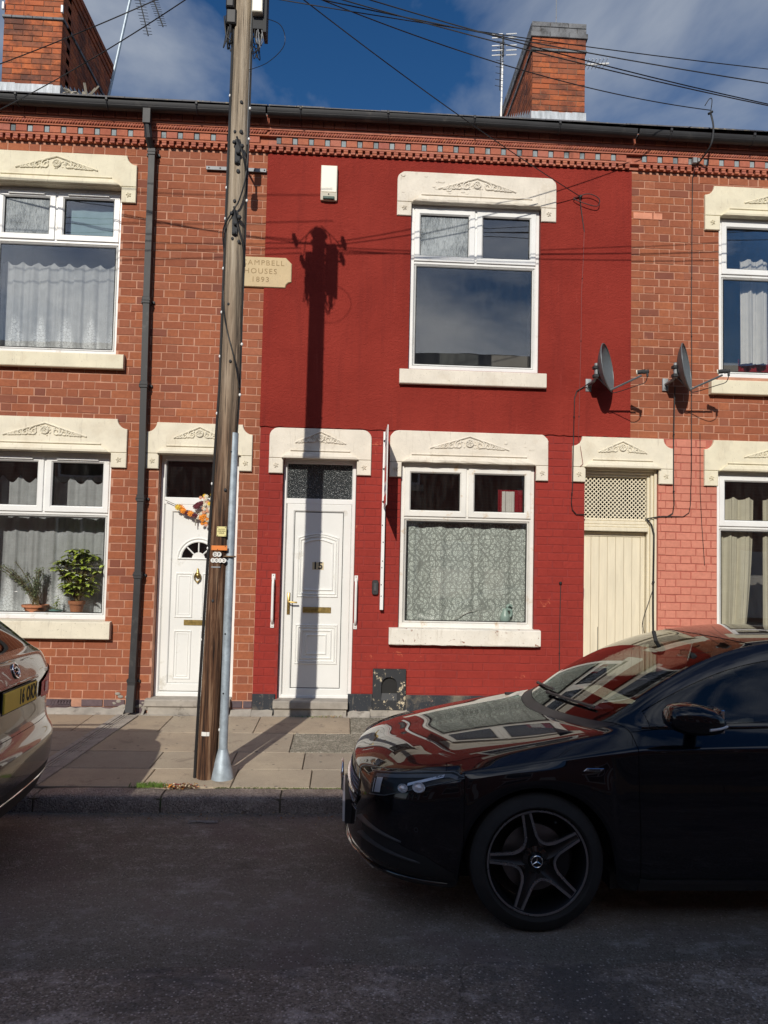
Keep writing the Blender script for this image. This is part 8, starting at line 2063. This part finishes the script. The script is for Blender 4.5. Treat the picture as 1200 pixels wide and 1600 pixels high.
for m in (1, -1):
    rc = lambda u, z, m=m: ((4.45+2*.5-u*0, m*(u+2*.866), z), (-.5, -m*.866, 0))
    rcf = lambda u, z, m=m: ((4.45-.7071*u+1.0, m*(.90-.0+.7071*u-.62+1.0), z), (-.7071, -m*.7071, 0))
    lo = lambda u: interp([(.16, .875), (.35, .845), (.60, .86)], u); hi = lambda u: interp([(.16, .99), (.36, 1.05), (.60, 1.06)], u)
    L_ = patch(bvhB, 'tail_light', M['red_lens'], carB, lambda u: .875-.03*(u-.42), lambda u: .97+.25*(u-.42), .42, .76, lambda u, z, m=m: ((8.0, m*u, z), (-1, 0, 0)), .010, 24, 8)
    patch(bvhB, 'clear_lens', simple('pale_lens', (.70, .40, .40), .40, spec=.15), L_, lambda u: .90, lambda u: .965, .50, .57, lambda u, z, m=m: ((8.0, m*u, z), (-1, 0, 0)), .014, 10, 4)
    q = MB(); q.tube([(2.0+.1*k, m*.60, 1.60) for k in range(16)], .016, 6); q.build('roof_rail', M['gloss_black'], carB, smooth=60)
    mx, my, mz = 1.70, m*.99, 1.17
    q = MB(); q.ball((mx, my, mz), .12, sc=(.75, .95, .68), n=18, m=10); MR = q.build('wing_mirror', paintB, carB, (mx, my, mz), smooth=60); q = MB(); q.tube([(mx+.03, m*.82, 1.07), (mx+.02, m*.93, 1.11)], .03, 8); q.build('mirror_arm', M['gloss_black'], MR)
    for xh in (2.20, 3.02):
        h = ray(bvhB, (xh, m*2, .92), (0, -m, 0), 0); c = h[0]; q = MB(); q.tube(spline([(xh-.09, c.y-m*.002, .92), (xh-.07, c.y+m*.03, .922), (xh+.07, c.y+m*.03, .924), (xh+.09, c.y-m*.002, .925)], 6), .012, 8); q.build('door_handle', paintB, carB, smooth=60)
    H = patch(bvhB, 'headlight', M['gloss_black'], carB, lambda u: .62, lambda u: .70, .46, .95, cf[m], .004, 20, 6); patch(bvhB, 'lamp_lens', M['lens'], H, lambda u: .62, lambda u: .70, .46, .95, cf[m], .015, 20, 6)
# rear details: emblem, plate, lines, spoiler
def rpt(y, z, off=.004): h = ray(bvhB, (8, y, z), (-1, 0, 0), off); return h
c, n_ = rpt(0, 1.095, .004); t1 = Vector((0, 1, 0)); t2 = n_.cross(t1).normalized()
q = MB(); q.tube([c+t1*.044*math.cos(k*pi/14)+t2*.044*math.sin(k*pi/14) for k in range(29)], .0055, 6); EM = q.build('round_emblem', M['chrome'], carB, smooth=60)
q = MB(); V = [c-n_*.001]+[c+t1*.042*math.cos(k*pi/12)+t2*.042*math.sin(k*pi/12)-n_*.001 for k in range(25)]; q.add(V, [(0, k, k+1) for k in range(1, 25)]); q.build('emblem_field', M['gloss_black'], EM)
q = MB(); q.tube(spline([c-t1*.028+t2*.012+n_*.003, c+t1*.0+t2*.020+n_*.004, c+t1*.026-t2*.004+n_*.003], 5), .0055, 6); q.tube([c+t1*.026-t2*.004+n_*.003, c+t1*.008-t2*.022+n_*.003], .005, 6); q.tube([c-t1*.02-t2*.008+n_*.003, c+t1*.012-t2*.006+n_*.003], .004, 6); q.build('arrow_mark', M['chrome'], EM)
a, na = rpt(0, 1.0, .008); b, nb_ = rpt(0, .89, .008); xp = max(a.x, b.x)+.006
q = MB(); q.cbox(-.262, .262, 0, .012, .890, 1.002, .003); q.v = [(xp+.012-v[1]*1.0, v[0], v[2]) for v in q.v]; PLT = q.build('number_plate', M['plate_yellow'], carB)
Mp = Matrix(((0, 0, 1, xp+.0128), (1, 0, 0, .105), (0, 1, 0, .946), (0, 0, 0, 1)))
put_text('lettering', '16 OKX', .118, Mp, M['rubber'], PLT, .0008, sx=.66, bold=.004, spacing=1.12)
q = MB(); q.box(xp-.004, xp+.002, -.27, .27, .882, 1.010); q.build('plate_surround', M['blackplastic'], carB)
pts = [(-.33+.66*k/20, 1.022) for k in range(21)]; q = surf_line(bvhB, pts, rear_frame, .010, .004, 6); q.build('plate_light_bar', M['gloss_black'], carB, smooth=60)
q = surf_line(bvhB, [(-.62+1.24*k/30, .388) for k in range(31)], rear_frame, .006, .002, 6); q.build('bumper_trim', M['chrome'], carB, smooth=60)
q = MB(); q.prism([(3.70, 1.56), (3.99, 1.53), (4.04, 1.515), (4.035, 1.495), (3.90, 1.50), (3.75, 1.52)], -.50, .50, b=0); q.build('spoiler', paintB, carB, smooth=30)
for i, ch in enumerate('TSI'): 
    h = rpt(.54+.028*i, 1.035, .003)
    if h: put_text('lettering', ch, .030, Matrix(((0, 0, 1, h[0].x), (1, 0, 0, h[0].y), (0, 1, 0, h[0].z), (0, 0, 0, 1))), M['chrome'], carB, .001)
YB = math.radians(4.0)
put_car(carB, -1.83-4.45*math.cos(YB), -3.44-4.45*math.sin(YB), -.1475, math.radians(-1.4), YB)
# ================================================================== THE OTHER SIDE OF THE STREET (seen in the reflections)
def brick_tex(name, c1, c2, mortar):
    a = NT(name); p = a.pos(); s = a.n('ShaderNodeSeparateXYZ', {0: p}); v = a.n('ShaderNodeCombineXYZ', {'X': s.outputs['X'], 'Y': s.outputs['Z'], 'Z': 0.0}).outputs[0]
    b = a.n('ShaderNodeTexBrick', {'Vector': v, 'Color1': (*c1, 1), 'Color2': (*c2, 1), 'Mortar': (*mortar, 1), 'Scale': 1.0, 'Mortar Size': .008, 'Brick Width': .235, 'Row Height': .085})
    return a.end(a.bsdf(Base_Color=b.outputs['Color'], Roughness=.85))
M['opp1'] = brick_tex('far_side_brick', (.30, .11, .07), (.36, .14, .09), (.42, .30, .24))
M['darkglass'] = simple('dark_window', (.02, .022, .025), .1, var=.1)
def opp_house(x0, x1, label, chim):
    Y = -13.1; T = thing('terraced_house', label, 'house', ((x0+x1)/2, Y, 0), 'brick terraced houses on the far side of the street')
    mb = MB(); mb.box(x0, x1, Y-.25, Y, -.2, 6.30); mb.box(x0, x1, Y-8.2, Y-7.95, -.2, 6.3); W_ = mb.build('wall', M['opp1'], T, ((x0+x1)/2, Y, 0))
    mb = MB(); rY = Y-4.1; zt = 6.45; mb.add([(x0, Y+.16, zt-.05), (x1, Y+.16, zt-.05), (x1, rY, zt+2.3), (x0, rY, zt+2.3), (x0, Y-8.3, zt), (x1, Y-8.3, zt)], [(0, 1, 2, 3), (3, 2, 5, 4)])
    mb.box(x0, x1, Y, Y+.16, 6.3, 6.42); mb.box(x0, x1, Y+.10, Y+.22, 6.32, 6.42); R_ = mb.build('roof', M['slate'], T, ((x0+x1)/2, rY, zt))
    if chim is not None:
        q = MB(); q.box(chim-.4, chim+.4, rY-.9, rY+.9, 7.6, 9.2); q.box(chim-.43, chim+.43, rY-.93, rY+.93, 8.8, 8.95); q.build('chimney', M['opp1'], R_, (chim, rY, 8))
        for k in range(4): q = MB(); q.lathe([(.12, 9.2), (.10, 9.55), (.13, 9.6), (0, 9.6)], 10, (chim, rY-.7+k*.45, 0)); q.build('chimney_pot', M['terracotta'], R_, (chim, rY-.7+k*.45, 9.3))
    def win(a, b, c, d_):
        q = MB(); q.cbox(a-.12, b+.12, 0, .04, c-.16, c, .01); q.cbox(a-.12, b+.12, 0, .04, d_, d_+.3, .01); q.v = [(v[0], Y+.04-v[1], v[2]) for v in q.v]; q.build('surround', M['stone_cream'], T, ((a+b)/2, Y, c))
        q = MB(); q.ring(a, b, c, d_, .07, 0, .06); q.box((a+b)/2-.03, (a+b)/2+.03, .01, .05, d_-.5, d_-.05); q.box(a+.05, b-.05, .01, .05, d_-.55, d_-.49); q.v = [(v[0], Y+.05-v[1], v[2]) for v in q.v]; F_ = q.build('window', M['upvc'], T, ((a+b)/2, Y, c))
        q = MB(); q.box(a+.05, b-.05, Y+.008, Y+.014, c+.05, d_-.05); q.build('pane', M['darkglass'], F_, ((a+b)/2, Y, c))
    w = x1-x0
    win(x0+w*.15, x0+w*.15+1.4, 3.75, 5.5); win(x0+w*.15, x0+w*.15+1.4, .95, 2.65)
    q = MB(); a = x0+w*.62; q.cbox(a, a+.85, 0, .05, .1, 2.1, .01); q.v = [(v[0], Y+.05-v[1], v[2]) for v in q.v]; q.build('door', M['doorwhite'], T, (a+.4, Y, 1))
    return T
xs = [-22, -17.6, -13.2, -8.8, -4.4, 0, 4.4, 8.8, 13.2, 17.6]
ord_ = ['first', 'second', 'third', 'fourth', 'fifth', 'sixth', 'seventh', 'eighth', 'ninth', 'tenth']
for i, x in enumerate(xs): opp_house(x, x+4.398, ord_[i]+' brick terraced house from the left end of the row across the street', x if i in (2, 7, 9) else None)

# the terrace goes on beyond both edges of the picture
for i, (cx_, lb) in enumerate(((XR+2.2, 'brick terraced house next to the right edge of the picture'), (XR+6.6, 'brick terraced house two doors beyond the right edge'), (XL-2.2, 'brick terraced house next to the left edge of the picture'), (XL-6.6, 'brick terraced house two doors beyond the left edge'))):
    T = opp_house(-2.199, 2.199, lb, None); T['label'] = lb; T['group'] = 'terraced houses further along the row'
    T.location = (cx_, -.002, 0); T.rotation_euler = (0, 0, pi)
